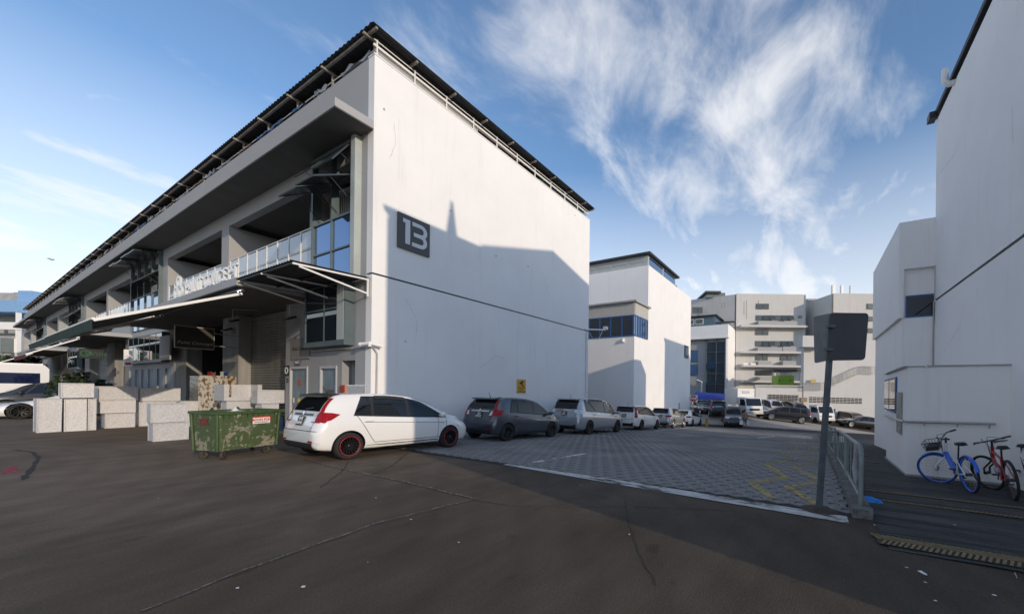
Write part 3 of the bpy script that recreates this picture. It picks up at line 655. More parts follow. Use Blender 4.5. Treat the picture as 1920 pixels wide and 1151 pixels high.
# yellow camera notice
YS = thing('camera_notice', 'small yellow notice with black camera pictogram on the white side wall', 'sign', (13.03, N0 - .02, 1.4))
mb = MB(); mb.box(12.74, 13.33, N0 - .02, N0 - .003, 1.40, 2.02); part('plate', mb, mat('amber_sign', (0.60, 0.33, 0.02), 0.45, var=0.1), YS)
m_ink = mat('black_ink', (0.015, 0.015, 0.015), 0.7)
mb = MB(); mb.prism([(12.88, N0 - .026, 1.86), (13.12, N0 - .026, 1.97), (13.17, N0 - .026, 1.88), (12.95, N0 - .026, 1.79)], (0, .004, 0)); mb.prism([(13.02, N0 - .026, 1.76), (13.06, N0 - .026, 1.83), (13.2, N0 - .026, 1.74), (13.19, N0 - .026, 1.69)], (0, .004, 0)); part('camera_pictogram', mb, m_ink, YS)
for i_, (t_, s_) in enumerate((('AREA UNDER', .085), ('CCTV', .085), ('SURVEILLANCE', .075))): part('lettering', text_mb(t_, s_, .001, frame((13.035, N0 - .026, 1.64 - .085 * i_), (1, 0, 0), (0, 0, 1))), m_ink, YS)
# corner fittings: pipe with twin cameras, drain pipes
mb = MB(); mb.tube([(A0 + .14, N0 - .06, 0), (A0 + .14, N0 - .06, 2.62), (A0 + .03, N0 - .08, 2.78), (A0 - .07, N0 + .1, 2.80), (A0 - .07, 14.9, 2.80)], .022, 7); cp = part('conduit', mb, m_pipe, B13)
CC = thing('security_camera', 'pair of white security cameras on the corner of the numbered wall', 'camera', (A0 - .1, N0 - .1, 2.83))
for d_ in ((-.10, .26, -.03), (.24, -.10, -.05)):
    p0 = Vector((A0 - .08, N0 - .07, 2.90)); mb = MB(); mb.tube([p0, p0 + Vector(d_)], .055, 10); mb.tube([p0 + Vector(d_) * 1.0, p0 + Vector(d_) * 1.18], .062, 10); part('camera_body', mb, m_white, CC)
mb = MB(); mb.tube([(A0 - .08, N0 - .07, 2.80), (A0 - .08, N0 - .07, 2.95)], .05, 10); part('bracket', mb, m_white, CC)
mb = MB(); mb.tube([(A1 - .25, N0 - .07, -1), (A1 - .25, N0 - .07, 4.9)], .05, 8); part('drain_pipe', mb, m_white, B13)
CA = thing('security_camera', 'white pipe arm with a camera at the far end of the numbered wall', 'camera', (A1 - .3, N0 - .05, 5.06))
e_ = at_a(1132, 604, A1 + .6); mb = MB(); mb.tube([(A1 - .5, N0 - .05, 5.06), (A1 + .05, N0 - .15, 5.1), (A1 + 1.9, N0 - .1, 5.35)], .04, 8); part('arm', mb, m_white, CA)
mb = MB(); mb.box(A1 + 1.75, A1 + 2.05, N0 - .2, N0, 5.38, 5.55); part('camera_body', mb, m_white, CA)
mb = MB(); mb.tube([(A1 + .0, N0 - .1, 4.9), (A1 + .4, N0 - .1, 4.55), (A1 + 1.0, N0 - .1, 4.62), (A1 + 1.6, N0 - .1, 5.3)], .012, 6); part('cable', mb, m_white, CA)

# ================================================================== block 15
B15 = thing('white_block', 'white block marked 15 with a band of blue framed windows on its end', 'building', (25.4, N0, -1.2))
NB = 40
mb = MB(); mb.box(25.4, 28.0, N0, NB, -2.4, 8.05); part('lower_wing', mb, m_wall, B15)
mb = MB(); mb.box(28.0, 40.2, N0 + .003, NB, -2.6, 11.55); part('main_wall', mb, m_wall, B15)
mb = MB(); mb.box(25.1, 28.1, N0 - .25, NB, 8.06, 8.18); part('wing_roof', mb, m_pipe, B15)
m_blue = mat('blue_window_frame', (0.03, 0.10, 0.28), 0.4)
m_beige = mat('beige_panel', (0.46, 0.45, 0.42), 0.7, var=0.08)
mb = MB(); mb.box(25.33, 25.398, N0 - .02, NB, 7.14, 8.05); part('fascia_panel', mb, m_beige, B15)
mb = MB(); mb.box(25.4, 27.9, N0 - .062, N0 - .002, 7.14, 8.05); part('fascia_panel', mb, m_beige, B15)
wb = MB(); wb.box(25.34, 25.396, N0 - .02, NB, 5.58, 5.66); wb.box(25.34, 25.396, N0 - .02, NB, 7.06, 7.139)
n_ = N0
while n_ < 22: wb.box(25.335, 25.395, n_ + .02, n_ + .13, 5.66, 7.06); n_ += .95
wo = part('window_band', wb, m_blue, B15); n_ = N0
while n_ < 21:
    p_ = MB(); p_.box(25.37, 25.392, n_ + .14, n_ + .96, 5.67, 7.05); part('pane', p_, m_glass, wo); n_ += .95
wb = MB(); wb.box(25.4, 27.9, N0 - .06, N0 - .004, 5.58, 5.66); wb.box(25.4, 27.9, N0 - .06, N0 - .004, 7.06, 7.139)
for i_ in range(6): wb.box(25.42 + .48 * i_, 25.52 + .48 * i_, N0 - .062, N0 - .004, 5.66, 7.06)
wo = part('window_band', wb, m_blue, B15)
for i_ in range(5): p_ = MB(); p_.box(25.53 + .48 * i_, 25.89 + .48 * i_, N0 - .03, N0 - .006, 5.67, 7.05); part('pane', p_, m_glassb, wo)
mb = MB(); mb.box(28.2, 35.2, N0 + .15, NB, 11.551, 12.45); ph = part('penthouse', mb, m_tealp, B15)
mb = MB(); mb.box(27.9, 35.6, N0 - .15, NB, 12.451, 12.62); part('roof', mb, m_roof, B15)
for i_, (x0, x1) in enumerate(((28.5, 31.6), (31.9, 35.0))): p_ = MB(); p_.box(x0, x1, N0 + .13, N0 + .148, 11.75, 12.35); part('pane', p_, m_glassb, ph)
for i_ in range(9): p_ = MB(); p_.box(28.17, 28.199, N0 + .5 + 1.5 * i_, N0 + 1.8 + 1.5 * i_, 11.95, 12.35); part('pane', p_, m_fac, ph)
mb = MB(); mb.box(36, 36.6, N0 + .4, N0 + 1, 11.55, 12.0); mb.box(37.2, 37.5, N0 + .4, N0 + 1, 11.55, 11.9); part('roof_vent', mb, m_blackm, B15)
mb = MB(); mb.box(37.9, 39.3, N0 - .06, N0 - .003, 4.95, 6.25); sg = part('number_board', mb, mat('slate_sign', (0.10, 0.11, 0.13), 0.5), B15)
part('numeral', text_mb('15', .95, .01, frame((38.6, N0 - .075, 5.6), (1, 0, 0), (0, 0, 1)), bold=.02), m_num, sg)
mb = MB(); mb.tube([(39.9, N0 - .06, -2), (39.9, N0 - .06, 0.6), (39.9, N0 + .05, .9)], .07, 8); part('drain_pipe', mb, m_white, B15)
mb = MB(); mb.tube([(25.36, 12.3, 5.4), (25.3, 12.3, 5.15)], .12, 10); part('floodlight', mb, m_white, B15)
mb = MB(); mb.box(36.2, 36.5, N0 - .05, N0 - .003, -.3, .35); part('meter_box', mb, m_pipe, B15)

# ================================================================== block 17
B17 = thing('glazed_end_block', 'farther white block with a tall dark glass strip and teal rooftop rooms', 'building', (61, N0, -1))
mb = MB(); mb.box(61, 76, N0, N0 + .4, -2, 12.0); mb.box(75.6, 76, N0 + .4, 40, -2, 12); part('side_wall', mb, m_wall, B17)
mb = MB(); mb.box(61, 75.6, N0 + .4, 40, 9.95, 12.0); part('top_band', mb, m_wall, B17)
mb = MB(); mb.box(60.7, 61.4, N0 - .1, 40, 9.80, 9.949); part('ledge', mb, m_wall_dirty, B17)
mb = MB(); mb.box(61.5, 61.9, N0 + .4, 40, -2, 9.80); part('end_wall', mb, m_fac, B17)
g = MB(); g.box(61.05, 61.49, N0 + .42, N0 + .5, .9, 9.8); g.box(61.05, 61.49, 14.7, 14.8, .9, 9.8)
for z_ in (.9, 2.6, 4.3, 6.0, 7.7): g.box(61.1, 61.49, N0 + .5, 14.7, z_ - .04, z_ + .04)
g.box(61.08, 61.49, 13.15, 13.25, .9, 9.8); gw = part('glass_strip', g, m_teal, B17)
m_gd = mat('deep_blue_glass', (0.012, 0.03, 0.055), 0.08, spec=0.8)
for z_ in (.9, 2.6, 4.3, 6.0, 7.7):
    for x0, x1 in ((N0 + .52, 13.14), (13.26, 14.69)): p_ = MB(); p_.box(61.3, 61.34, x0, x1, z_ + .05, z_ + 1.65); part('pane', p_, m_gd, gw)
s_ = MB(); M = Matrix.Translation((61.1, 0, 6.0)) @ Matrix.Rotation(R(30), 4, 'Y'); s_.box(-.03, .03, 13.3, 14.6, -1.2, 0, M); part('open_sash', s_, m_gd, gw)
for z0, z1 in ((6.2, 8.2), (4.0, 5.9)):
    w = MB(); w.box(61.4, 61.499, 16.2, 18.6, z0, z1); wo = part('window', w, m_teal, B17); p_ = MB(); p_.box(61.36, 61.399, 16.3, 18.5, z0 + .1, z1 - .1); part('pane', p_, m_glassb, wo)
mb = MB(); mb.box(61.6, 67, 13.6, 30, 12.01, 13.6); ph = part('rooftop_room', mb, mat('teal_cladding', (0.08, 0.14, 0.18), 0.5, var=.2), B17)
mb = MB(); mb.box(61.2, 67.4, 13.2, 30, 13.6, 13.75); part('roof', mb, m_roof, ph)
for i_ in range(5): p_ = MB(); p_.box(61.55, 61.598, 15.4 + 1.5 * i_, 16.7 + 1.5 * i_, 12.4, 13.3); part('window', p_, m_white, ph); q_ = MB(); q_.box(61.5, 61.549, 15.5 + 1.5 * i_, 16.6 + 1.5 * i_, 12.5, 13.2); part('pane', q_, m_glass, ph)
p_ = MB(); p_.box(62, 66.6, 13.56, 13.599, 12.2, 13.4); part('window', p_, m_glassb, ph)
mb = MB(); mb.box(66.5, 75, N0 + .3, 20, 12.01, 13.2); ph2 = part('rooftop_room', mb, m_tealp, B17)
mb = MB(); mb.box(66.2, 75.4, N0 + .1, 20, 13.2, 13.35); part('roof', mb, m_roof, ph2)
for i_ in range(6): p_ = MB(); p_.box(67 + 1.3 * i_, 68 + 1.3 * i_, N0 + .26, N0 + .298, 12.3, 13.1); part('window', p_, m_glassb, ph2)
mb = MB(); mb.tube([(60.9, N0 + .2, -1), (60.9, N0 + .2, 9.7)], .12, 8); part('drain_pipe', mb, m_white, B17)
mb = MB(); mb.tube([(60.9, 15.4, -1), (60.9, 15.4, 3.0), (60.9, 16.2, 3.3)], .12, 8); part('duct_pipe', mb, m_white, B17)
BA = thing('blue_awning', 'bright blue sloping fabric awning beyond the stop sign', 'awning', (46, 12, -1.2))
# four-cornered cloth at Y about 43-46, posts below
c0, c1, c2, c3 = at_Y(1304, 735, 47), at_Y(1378, 740, 47), at_Y(1380, 754, 43), at_Y(1298, 748, 43)
mb = MB(); mb.prism([c0, c1, c2, c3], (0, 0, .05)); part('canopy', mb, mat('blue_canvas', (0.012, 0.04, 0.30), 0.7, var=0.15), BA)
for c_ in (c2, c3, c0, c1): mb = MB(); mb.tube([(c_.x, c_.y, gz(c_.x, c_.y)), (c_.x, c_.y, c_.z)], .05, 8); part('post', mb, m_white, BA)

# ================================================================== far factory (faces across the view)
def fpt(u, v, Y): return at_Y(u, v, Y)
BF = thing('flatted_factory', 'five storey pale flatted factory with long ledges and tilted windows', 'building', tuple(at_Y(1440, 760, 64)))
def slab_px(name, u0, v0, u1, v1, Y0, Y1, m, parent, uu=None):
    """upright block whose front face fills the pixels (u0,v0)-(u1,v1) at depth Y0 and runs back to Y1"""
    a_ = at_Y(u0, v1, Y0); b_ = at_Y(u1, v0, Y0); zb_, zt_ = a_.z, b_.z; M_b = MB(); d_ = FWD * (Y1 - Y0)
    w_ = (Vector((b_.x, b_.y, 0)) - Vector((a_.x, a_.y, 0))).length
    o_ = Vector((a_.x, a_.y, 0)); M_b.prism([o_ + Vector((0, 0, zb_)), o_ + RGT * w_ + Vector((0, 0, zb_)), o_ + RGT * w_ + Vector((0, 0, zt_)), o_ + Vector((0, 0, zt_))], d_)
    return part(name, M_b, m, parent)
slab_px('main_wall', 1378, 552, 1511, 800, 64, 80, m_wall_dirty, BF)
p0, p1 = at_Y(1378, 552, 64), at_Y(1290, 563, 68.6)
zt = p0.z; base = -3
mb = MB(); mb.prism([(p1.x, p1.y, base), (p0.x, p0.y, base), (p0.x, p0.y, zt), (p1.x, p1.y, zt)], FWD * 9); part('angled_wall', mb, m_wall_dirty, BF)
slab_px('link', 1511, 560, 1531, 800, 67, 80, m_fac, BF)
for v0, v1 in ((563, 583), (590, 609), (613, 627)): slab_px('link_opening', 1513, v0, 1526, v1, 66.9, 66.99, m_glass, BF)
slab_px('right_wall', 1560, 551, 1660, 800, 60, 80, m_wall_dirty, BF)
p0, p1 = at_Y(1560, 551, 60), at_Y(1528, 560, 64); zt = p0.z
mb = MB(); mb.prism([(p1.x, p1.y, base), (p0.x, p0.y, base), (p0.x, p0.y, zt), (p1.x, p1.y, zt)], FWD * 9); part('angled_wall', mb, m_wall_dirty, BF)
for (u0, u1, v0, v1) in ((1390, 1515, 610, 612.5), (1390, 1506, 659, 661.5), (1394, 1506, 685, 687.5), (1394, 1506, 714, 716.5)): slab_px('ledge', u0, v0, u1, v1, 62.6, 63.99, m_wall_dirty, BF)
for (u0, u1, v0, v1) in ((1422, 1447, 601.5, 610), (1447, 1470, 603, 610), (1470, 1495, 602, 610), (1421, 1467, 651, 659), (1468, 1493, 650, 659), (1422, 1447, 677, 685), (1468, 1493, 677, 685), (1422, 1447, 706, 714)): slab_px('ledge_box', u0, v0, u1, v1, 62.8, 63.9, m_fac, BF)
m_gg = mat('green_grey_glass', (0.05, 0.06, 0.06), 0.1, spec=0.8)
def far_win(u0, u1, v0, v1, k, tilt=0, Y=64.0, par=None):
    par = par or BF
    wo = slab_px('window', u0, v0, u1, v1, Y - .08, Y - .005, m_fac, par); w = (u1 - u0) / k
    for i_ in range(k):
        a_ = at_Y(u0 + i_ * w + .5, v1 - .6, Y - .12); b_ = at_Y(u0 + (i_ + 1) * w - .5, v0 + .6, Y - .12); ww = (Vector((b_.x, b_.y)) - Vector((a_.x, a_.y))).length; h_ = b_.z - a_.z
        out_ = -FWD * (h_ * (.45 if tilt and (i_ * 7) % 3 else .02)); o_ = Vector((a_.x, a_.y, 0))
        m_ = MB(); m_.prism([o_ + out_ + Vector((0, 0, a_.z)), o_ + out_ + RGT * ww + Vector((0, 0, a_.z)), o_ + RGT * ww + Vector((0, 0, b_.z)), o_ + Vector((0, 0, b_.z))], -FWD * .05); part('pane', m_, m_gg, wo)
far_win(1418, 1442, 569, 579.5, 2); far_win(1417.5, 1488, 591, 601, 6, 1); far_win(1496.5, 1503.5, 591, 596.5, 1)
far_win(1417, 1441, 617.5, 628, 2); far_win(1416.5, 1487, 639, 649.5, 6, 1); far_win(1496.5, 1502, 639, 645, 1)
far_win(1417, 1427, 665.5, 675.5, 1); far_win(1429, 1440, 665.5, 675.5, 1); far_win(1463, 1474, 666, 676, 1); far_win(1475.5, 1487, 666, 676, 1)
far_win(1416.5, 1449, 694, 704, 3); far_win(1462, 1487, 694, 704, 2); far_win(1626, 1640, 569, 579.5, 1, Y=60); far_win(1626, 1640, 593, 602, 1, Y=60); far_win(1626, 1640, 615, 624, 1, Y=60)
far_win(1298, 1318, 575, 587, 2, Y=66.4)
slab_px('roof_box', 1325, 549, 1360, 558, 66, 72, m_teal, BF); slab_px('roof', 1323, 545.5, 1352, 549, 65.5, 72.5, m_roof, BF)
for u0, u1, v0 in ((1561, 1567, 534), (1577.5, 1581.5, 534.5), (1595, 1596.2, 535)): slab_px('antenna', u0, v0, u1, 551.5, 61, 61.4, m_white, BF)
for u0 in (1394, 1408): slab_px('air_conditioner', u0, 680.5, u0 + 9, 685, 62.9, 63.5, m_white, BF)
for u_, v0, v1 in ((1394.5, 565, 590), (1399, 563, 598), (1353, 567, 576), (1358, 567, 575), (1421.5, 563, 580)):
    slab_px('rust_streak', u_, v0, u_ + 1.1, v1, 63.985, 63.998, mat('rust_streak', (0.22, 0.14, 0.08), 0.9, var=.4, vscale=2), BF)
slab_px('canopy_roof', 1450, 692, 1504, 695.5, 55, 60, m_roof, BF)
for u_ in (1450, 1456, 1501): slab_px('canopy_post', u_, 695, u_ + 1.4, 724, 55.2, 55.4, m_pipe, BF)
GEN = thing('generator', 'lime green generator box on the raised platform of the far factory', 'generator', tuple(at_Y(1474, 722, 53)))
slab_px('housing', 1459, 704, 1489, 722.5, 52.5, 54.5, mat('lime_green_paint', (0.26, 0.42, 0.04), 0.5, var=.08), GEN)
for du in (2, 22): slab_px('latch', 1459 + du, 712, 1461 + du, 714, 52.42, 52.49, m_blackm, GEN)
slab_px('exhaust', 1463, 699, 1476, 704, 53, 54, m_pipe, GEN)
# retaining wall with vent slots, stair wall
RW_ = thing('retaining_wall', 'pale retaining wall with rows of dark ventilation slots behind parked vehicles', 'wall', tuple(at_Y(1500, 790, 46)))
slab_px('wall', 1415, 722.5, 1506, 840, 46, 46.6, m_wall_far, RW_)
slab_px('stair_wall', 1505, 640, 1700, 850, 45.9, 46.5, m_wall_far, RW_)
slab_px('upper_block', 1505, 629.5, 1552, 650, 44.5, 45.88, m_wall_far, RW_)
mb = MB(); q0 = at_Y(1415, 722.6, 46); q1 = at_Y(1506, 722.6, 46); zz_ = q0.z - .25; mb.prism([(q0.x, q0.y, zz_), (q1.x, q1.y, zz_), (q1.x + FWD.x * 18 + 8 * RGT.x, q1.y + FWD.y * 18 + 8 * RGT.y, zz_), (q0.x + FWD.x * 18 + 9 * RGT.x, q0.y + FWD.y * 18 + 9 * RGT.y, zz_)], (0, 0, .24)); part('platform', mb, m_conc, RW_)
def slots(u0, u1, v0, dv, k):
    m_ = MB(); w = (u1 - u0) / k
    for i_ in range(k):
        for j_ in range(4):
            uu = u0 + i_ * w; vv = v0 + dv * (uu - u0) / (u1 - u0) + j_ * 2.85
            a_ = at_Y(uu + .5, vv + 1.6, 45.86); b_ = at_Y(uu + w - .8, vv, 45.86)
            w_ = (Vector((b_.x, b_.y)) - Vector((a_.x, a_.y))).length; o_ = Vector((a_.x, a_.y, 0))
            m_.prism([o_ + Vector((0, 0, a_.z)), o_ + RGT * w_ + Vector((0, 0, a_.z)), o_ + RGT * w_ + Vector((0, 0, b_.z)), o_ + Vector((0, 0, b_.z))], FWD * .03)
    part('vent_slots', m_, m_dark, RW_)
slots(1440.5, 1498, 739.5, 1.5, 8); slots(1517, 1617, 744, 2.8, 14)
slab_px('notice', 1502, 745, 1513.5, 753, 45.82, 45.87, mat('ochre_notice', (0.28, 0.20, 0.12), 0.7, var=.3, vscale=8), RW_)
def px_bar(mb, p, q, Y, r): mb.tube([at_Y(*p, Y), at_Y(*q, Y)], r, 6)
SR = thing('stair_railing', 'grey metal railing climbing the far stair wall', 'railing', tuple(at_Y(1560, 728, 45.6)))
for seg_ in (((1506, 717), (1545, 717), 14), ((1558, 712), (1566, 708), 4), ((1568, 706), (1588, 697), 7), ((1590, 696), (1611, 687), 8), ((1614, 686), (1640, 687), 8)):
    (u0, v0), (u1, v1), k = seg_; mb = MB(); px_bar(mb, (u0, v0), (u1, v1), 45.6, .04); px_bar(mb, (u0, v0 + 13.5), (u1, v1 + 13.5), 45.6, .03)
    for i_ in range(k + 1): t = i_ / k; px_bar(mb, (u0 + (u1 - u0) * t, v0 + (v1 - v0) * t), (u0 + (u1 - u0) * t, v0 + 14 + (v1 - v0) * t), 45.6, .025)
    part('railing_section', mb, m_pipe, SR)
slab_px('notice', 1520, 711, 1530, 716, 45.5, 45.55, mat('yellow_notice', (0.5, 0.36, 0.04), 0.6), SR)

# ================================================================== right-hand building
BR = thing('right_building', 'tall white building wall with a dark groove and black roof edge beside the footpath', 'building', (10, -3.58, 0))
NR = -3.58
mb = MB(); mb.box(2.7, 16.55, NR - 12, NR, -1.5, 4.69); mb.box(2.7, 16.55, NR - 12, NR, 4.765, 10.79); part('wall', mb, m_wall, BR)
mb = MB(); mb.box(2.75, 16.5, NR - 11.9, NR - .04, 4.68, 4.775); part('wall_groove', mb, m_blackm, BR)
mb = MB(); mb.box(2.6, 16.8, NR - 12, NR + .06, 10.96, 11.1); part('roof_edge', mb, m_roof, BR)
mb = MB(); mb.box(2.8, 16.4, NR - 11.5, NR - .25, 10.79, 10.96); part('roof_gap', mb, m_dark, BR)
mb = MB()
for a_ in (4, 6, 8, 10, 12, 14): mb.box(a_, a_ + .05, NR - .2, NR - .1, 10.79, 10.96)
part('roof_post', mb, m_pipe, BR)
mb = MB(); mb.box(16.4, 16.75, NR + .02, NR + .22, 10.83, 11.05); part('gutter_end', mb, m_blackm, BR)
q_ = at_n(1790, 158, NR); mb = MB(); mb.tube([(q_.x, NR - .3, q_.z + .05), (q_.x, NR + .13, q_.z + .05), (q_.x, NR + .22, q_.z + .15), (q_.x, NR + .22, q_.z + .52)], .085, 10); part('vent_pipe', mb, m_white, BR)
mb = MB(); mb.prism([(5.2, NR - 11, 10.79), (14.5, NR - 11, 10.79), (14.5, NR - 11, 12.6), (9.9, NR - 11, 13.7), (5.2, NR - 11, 12.4)], (0, 6.4, 0)); part('shadow_gable', mb, m_wall, BR)  # unseen gable, added and shaped to cast the peaked shadow on the numbered wall
mb = MB(); mb.tube([(3.8, -8.2, 10.8), (3.8, -8.2, 12.2), (3.8, -8.2, 13.5)], [.34, .26, .05], 10); part('shadow_stack', mb, m_pipe, BR)  # unseen tapering stack, added to cast the spike in the same shadow
# stair tower stepping out towards the street
TW = thing('corner_tower', 'white stepped stair tower with a recessed dark window behind the annexe', 'building', (19, -3.1, -1))
NT = -2.61
mb = MB(); mb.box(16.57, 22.8, NR - 3, NT - .12, -2, 4.21); part('lower_wall', mb, m_wall, TW)
tw = MB(); tw.box(16.67, 22.8, NR - 3, NT, 4.21, 7.53)
part('upper_wall', tw, m_wall, TW)
wl, wr_ = at_a(1700, 505, 16.55), at_a(1754, 600, 16.55)
mb = MB(); mb.box(16.50, 16.668, NT - .14, NT, 4.21, 7.53); mb.box(16.50, 16.668, NR, wr_.y, 4.01, 7.53); mb.box(16.50, 16.668, wr_.y, NT - .14, wl.z, 7.53); part('recess_surround', mb, m_wall, TW)
w = MB(); w.box(16.635, 16.667, wr_.y, wl.y, 4.24, 5.0); wo = part('window', w, m_blue, TW)
p_ = MB(); p_.box(16.62, 16.634, wr_.y + .05, wl.y - .05, 4.30, 4.94); part('pane', p_, m_glass, wo)
# low annexe
AX = thing('annexe', 'low white annexe with a cut corner, side window and wall handrail', 'building', (11.2, -2.4, gz(11.2)))
af = 10.93
poly = [(af, NR - .001), (af, -1.91), (15.6, -2.19), (16.5, -2.56), (16.5, NR - .001)]
mb = MB(); mb.prism([(x, y, -1.3) for x, y in poly], (0, 0, 3.52)); part('wall', mb, m_wall, AX)
mb = MB(); mb.tube([(af - .02, -1.82, 2.25), (15.6, -2.12, 2.25)], .02, 6); mb.tube([(af - .02, -1.83, 2.25), (af - .02, -2.2, 2.25), (af - .02, -2.25, 2.2)], .02, 6); part('conduit', mb, m_white, AX)
mb = MB(); mb.prism([(x + (-.03 if x < af + .1 else 0), y + (.03 if y > NR + .1 else 0), 2.221) for x, y in poly], (0, 0, .03)); part('coping', mb, m_conc, AX)
mb = MB(); mb.tube([(16.53, NR + .03, 4.7), (16.53, NR + .03, 2.25)], .018, 6); part('conduit', mb, m_pipe, BR)
def hairline(par, fn, pts, w=.006):
    P = [Vector(fn(*p)) for p in pts]; D = []
    for p, q in zip(P, P[1:]):
        k = max(2, int((q - p).length / .1)); D += [p.lerp(q, i / k) + Vector((random.uniform(-.02, .02), 0, random.uniform(-.02, .02))) for i in range(k)]
    m_ = MB()
    for p, q in zip(D, D[1:]): d = (q - p).normalized(); s_ = Vector((-d.z, 0, d.x)) * w * random.uniform(.3, 1); m_.add([p + s_, q + s_, q - s_, p - s_], [(0, 1, 2, 3)])
    part('hairline_crack', m_, mat('plaster_crack', (.42, .41, .40), .9), par)
fr = lambda u, v: at_n(u, v, NR + .004); fl = lambda u, v: at_n(u, v, N0 - .004)
hairline(BR, fr, [(1762, 325), (1790, 290), (1800, 258)]); hairline(BR, fr, [(1898, 200), (1899, 280)]); hairline(BR, fr, [(1770, 660), (1800, 610), (1812, 560)])
hairline(B13, fl, [(760, 560), (782, 600), (778, 650)]); hairline(B13, fl, [(1020, 520), (1032, 560)]); hairline(B13, fl, [(730, 300), (742, 270), (739, 225)]); hairline(B13, fl, [(900, 690), (930, 668), (948, 672)])
for u_, v_ in ((845, 395), (1078, 404), (720, 205), (990, 500), (930, 480), (760, 640)):
    q_ = fl(u_, v_); m_ = MB(); m_.lathe([(.0001, 0), (.03, 0), (.03, .02), (.0001, .02)], 8, frame((q_.x, N0 - .022, q_.z), (1, 0, 0), (0, 0, 1)) @ Matrix.Rotation(math.pi, 4, 'X'), False); part('wall_fixing', m_, m_pipe, B13)
def on_side(u, v):
    """point on the annexe's street side (the line below)"""
    k, m_ = unrot(u, v); x0, y0, x1, y1 = af, -1.91, 15.6, -2.19
    # solve (x0+t dx, y0+t dy): X = k Y
    dx, dy = x1 - x0, y1 - y0; f_ = lambda x, y: (x * sY - y * cY) - k * (x * cY + y * sY)
    t = -f_(x0, y0) / (f_(x1, y1) - f_(x0, y0)); x, y = x0 + t * dx, y0 + t * dy
    return Vector((x, y, CH + m_ * (x * cY + y * sY)))
wA, wB = on_side(1661, 712), on_side(1682, 775)
dl = (Vector((15.6, -2.19, 0)) - Vector((af, -1.91, 0))).normalized(); nl = Vector((-dl.y, dl.x, 0))
def side_panel(p, q, z0, z1, off, th): return [Vector((p.x, p.y, z0)) + nl * off, Vector((q.x, q.y, z0)) + nl * off, Vector((q.x, q.y, z1)) + nl * off, Vector((p.x, p.y, z1)) + nl * off], nl * th
zt_, zb_ = (wA.z + on_side(1682, 707).z) / 2, wB.z
w = MB(); w.prism(*side_panel(wB, wA, zb_, zt_, .003, .035)); wo = part('window', w, m_blue, AX)
mid = wA.lerp(wB, .5)
for p, q in ((wB, mid), (mid, wA)):
    d_ = (q - p) * .06; p_ = MB(); p_.prism(*side_panel(p + d_, q - d_, zb_ + .06, zt_ - .06, .04, .006)); part('pane', p_, m_glass, wo)
gA, gB = on_side(1684, 735), on_side(1692, 815)
g_ = MB(); g_.prism(*side_panel(gB, gA, gB.z, gA.z, .003, .03)); part('notice_board', g_, mat('cream_notice', (0.42, 0.42, 0.38), 0.5, col2=(0.12, 0.14, 0.13), vscale=9), AX)
zr = .98
mb = MB(); mb.tube([Vector((15.3, -2.17, zr - .1)) + nl * .07, Vector((af - .06, -1.83, zr)), Vector((af - .09, -1.91, zr)), (af - .09, NR + .25, zr + .03)], .028, 8); hr = part('handrail', mb, m_pipe, AX)
for t in (.12, .25, .38, .51, .64, .77, .9):
    b_ = Vector((af, -1.91, zr)).lerp(Vector((15.6, -2.19, zr - .1)), t); mb = MB(); mb.tube([b_, b_ + nl * .045 + Vector((0, 0, -.02)), b_ + nl * .07], .012, 6); part('bracket', mb, m_pipe, hr)
for n_ in (-2.2, -2.75, -3.25): mb = MB(); mb.tube([(af, n_, zr - .06), (af - .06, n_, zr - .06), (af - .09, n_, zr)], .012, 6); part('bracket', mb, m_pipe, hr)
mb = MB(); mb.prism([(af - .05, NR + .01, -.28), (af - .05, -1.88, -.28), (15.6, -2.14, -.57), (15.6, -2.34, -.57), (af + .05, -2.06, -.28)], (0, 0, .07)); part('base_upstand', mb, m_conc, AX)
# further building on the right, hidden from here, that shades the middle of the street
BX = thing('rear_right_block', 'white block standing back beyond the stair tower', 'building', (30, -9, -2))
mb = MB(); mb.box(26.6, 33.2, -22, -8.4, -3, 11.2); part('wall', mb, m_wall, BX)
mb = MB(); mb.box(26.4, 33.4, -22.3, -8.3, 11.2, 11.4); part('roof', mb, m_roof, BX)

# ================================================================== far left
BL = thing('blue_apartment_block', 'pale block with sky blue parapet and open galleries beyond the trees', 'building', tuple(at_Y(20, 640, 60)))
m_skyb = mat('sky_blue_paint', (0.22, 0.40, 0.66), 0.7, var=.08)
slab_px('tower_wall', 32, 545, 60, 690, 62, 78, m_skyb, BL)
slab_px('tower_base', 32, 598, 60, 690, 61.9, 62, m_wall, BL)
slab_px('parapet', -120, 563, 32, 583, 60, 78, m_skyb, BL)
slab_px('gallery_back', -120, 583, 32, 690, 64, 78, m_beige, BL)
slab_px('gallery_rail', -120, 604, 32, 616, 60, 60.5, m_wall, BL)
slab_px('lower_wall', -120, 630, 32, 690, 60.2, 63, m_conc, BL)
for u_ in (-60, -20, 28): slab_px('column', u_, 583, u_ + 3, 690, 60.05, 60.6, m_wall, BL)
slab_px('roof_tank', -40, 549, 26, 563, 64, 72, m_conc, BL); slab_px('roof_tank', 25, 548, 47, 556, 66, 72, m_conc, BL)
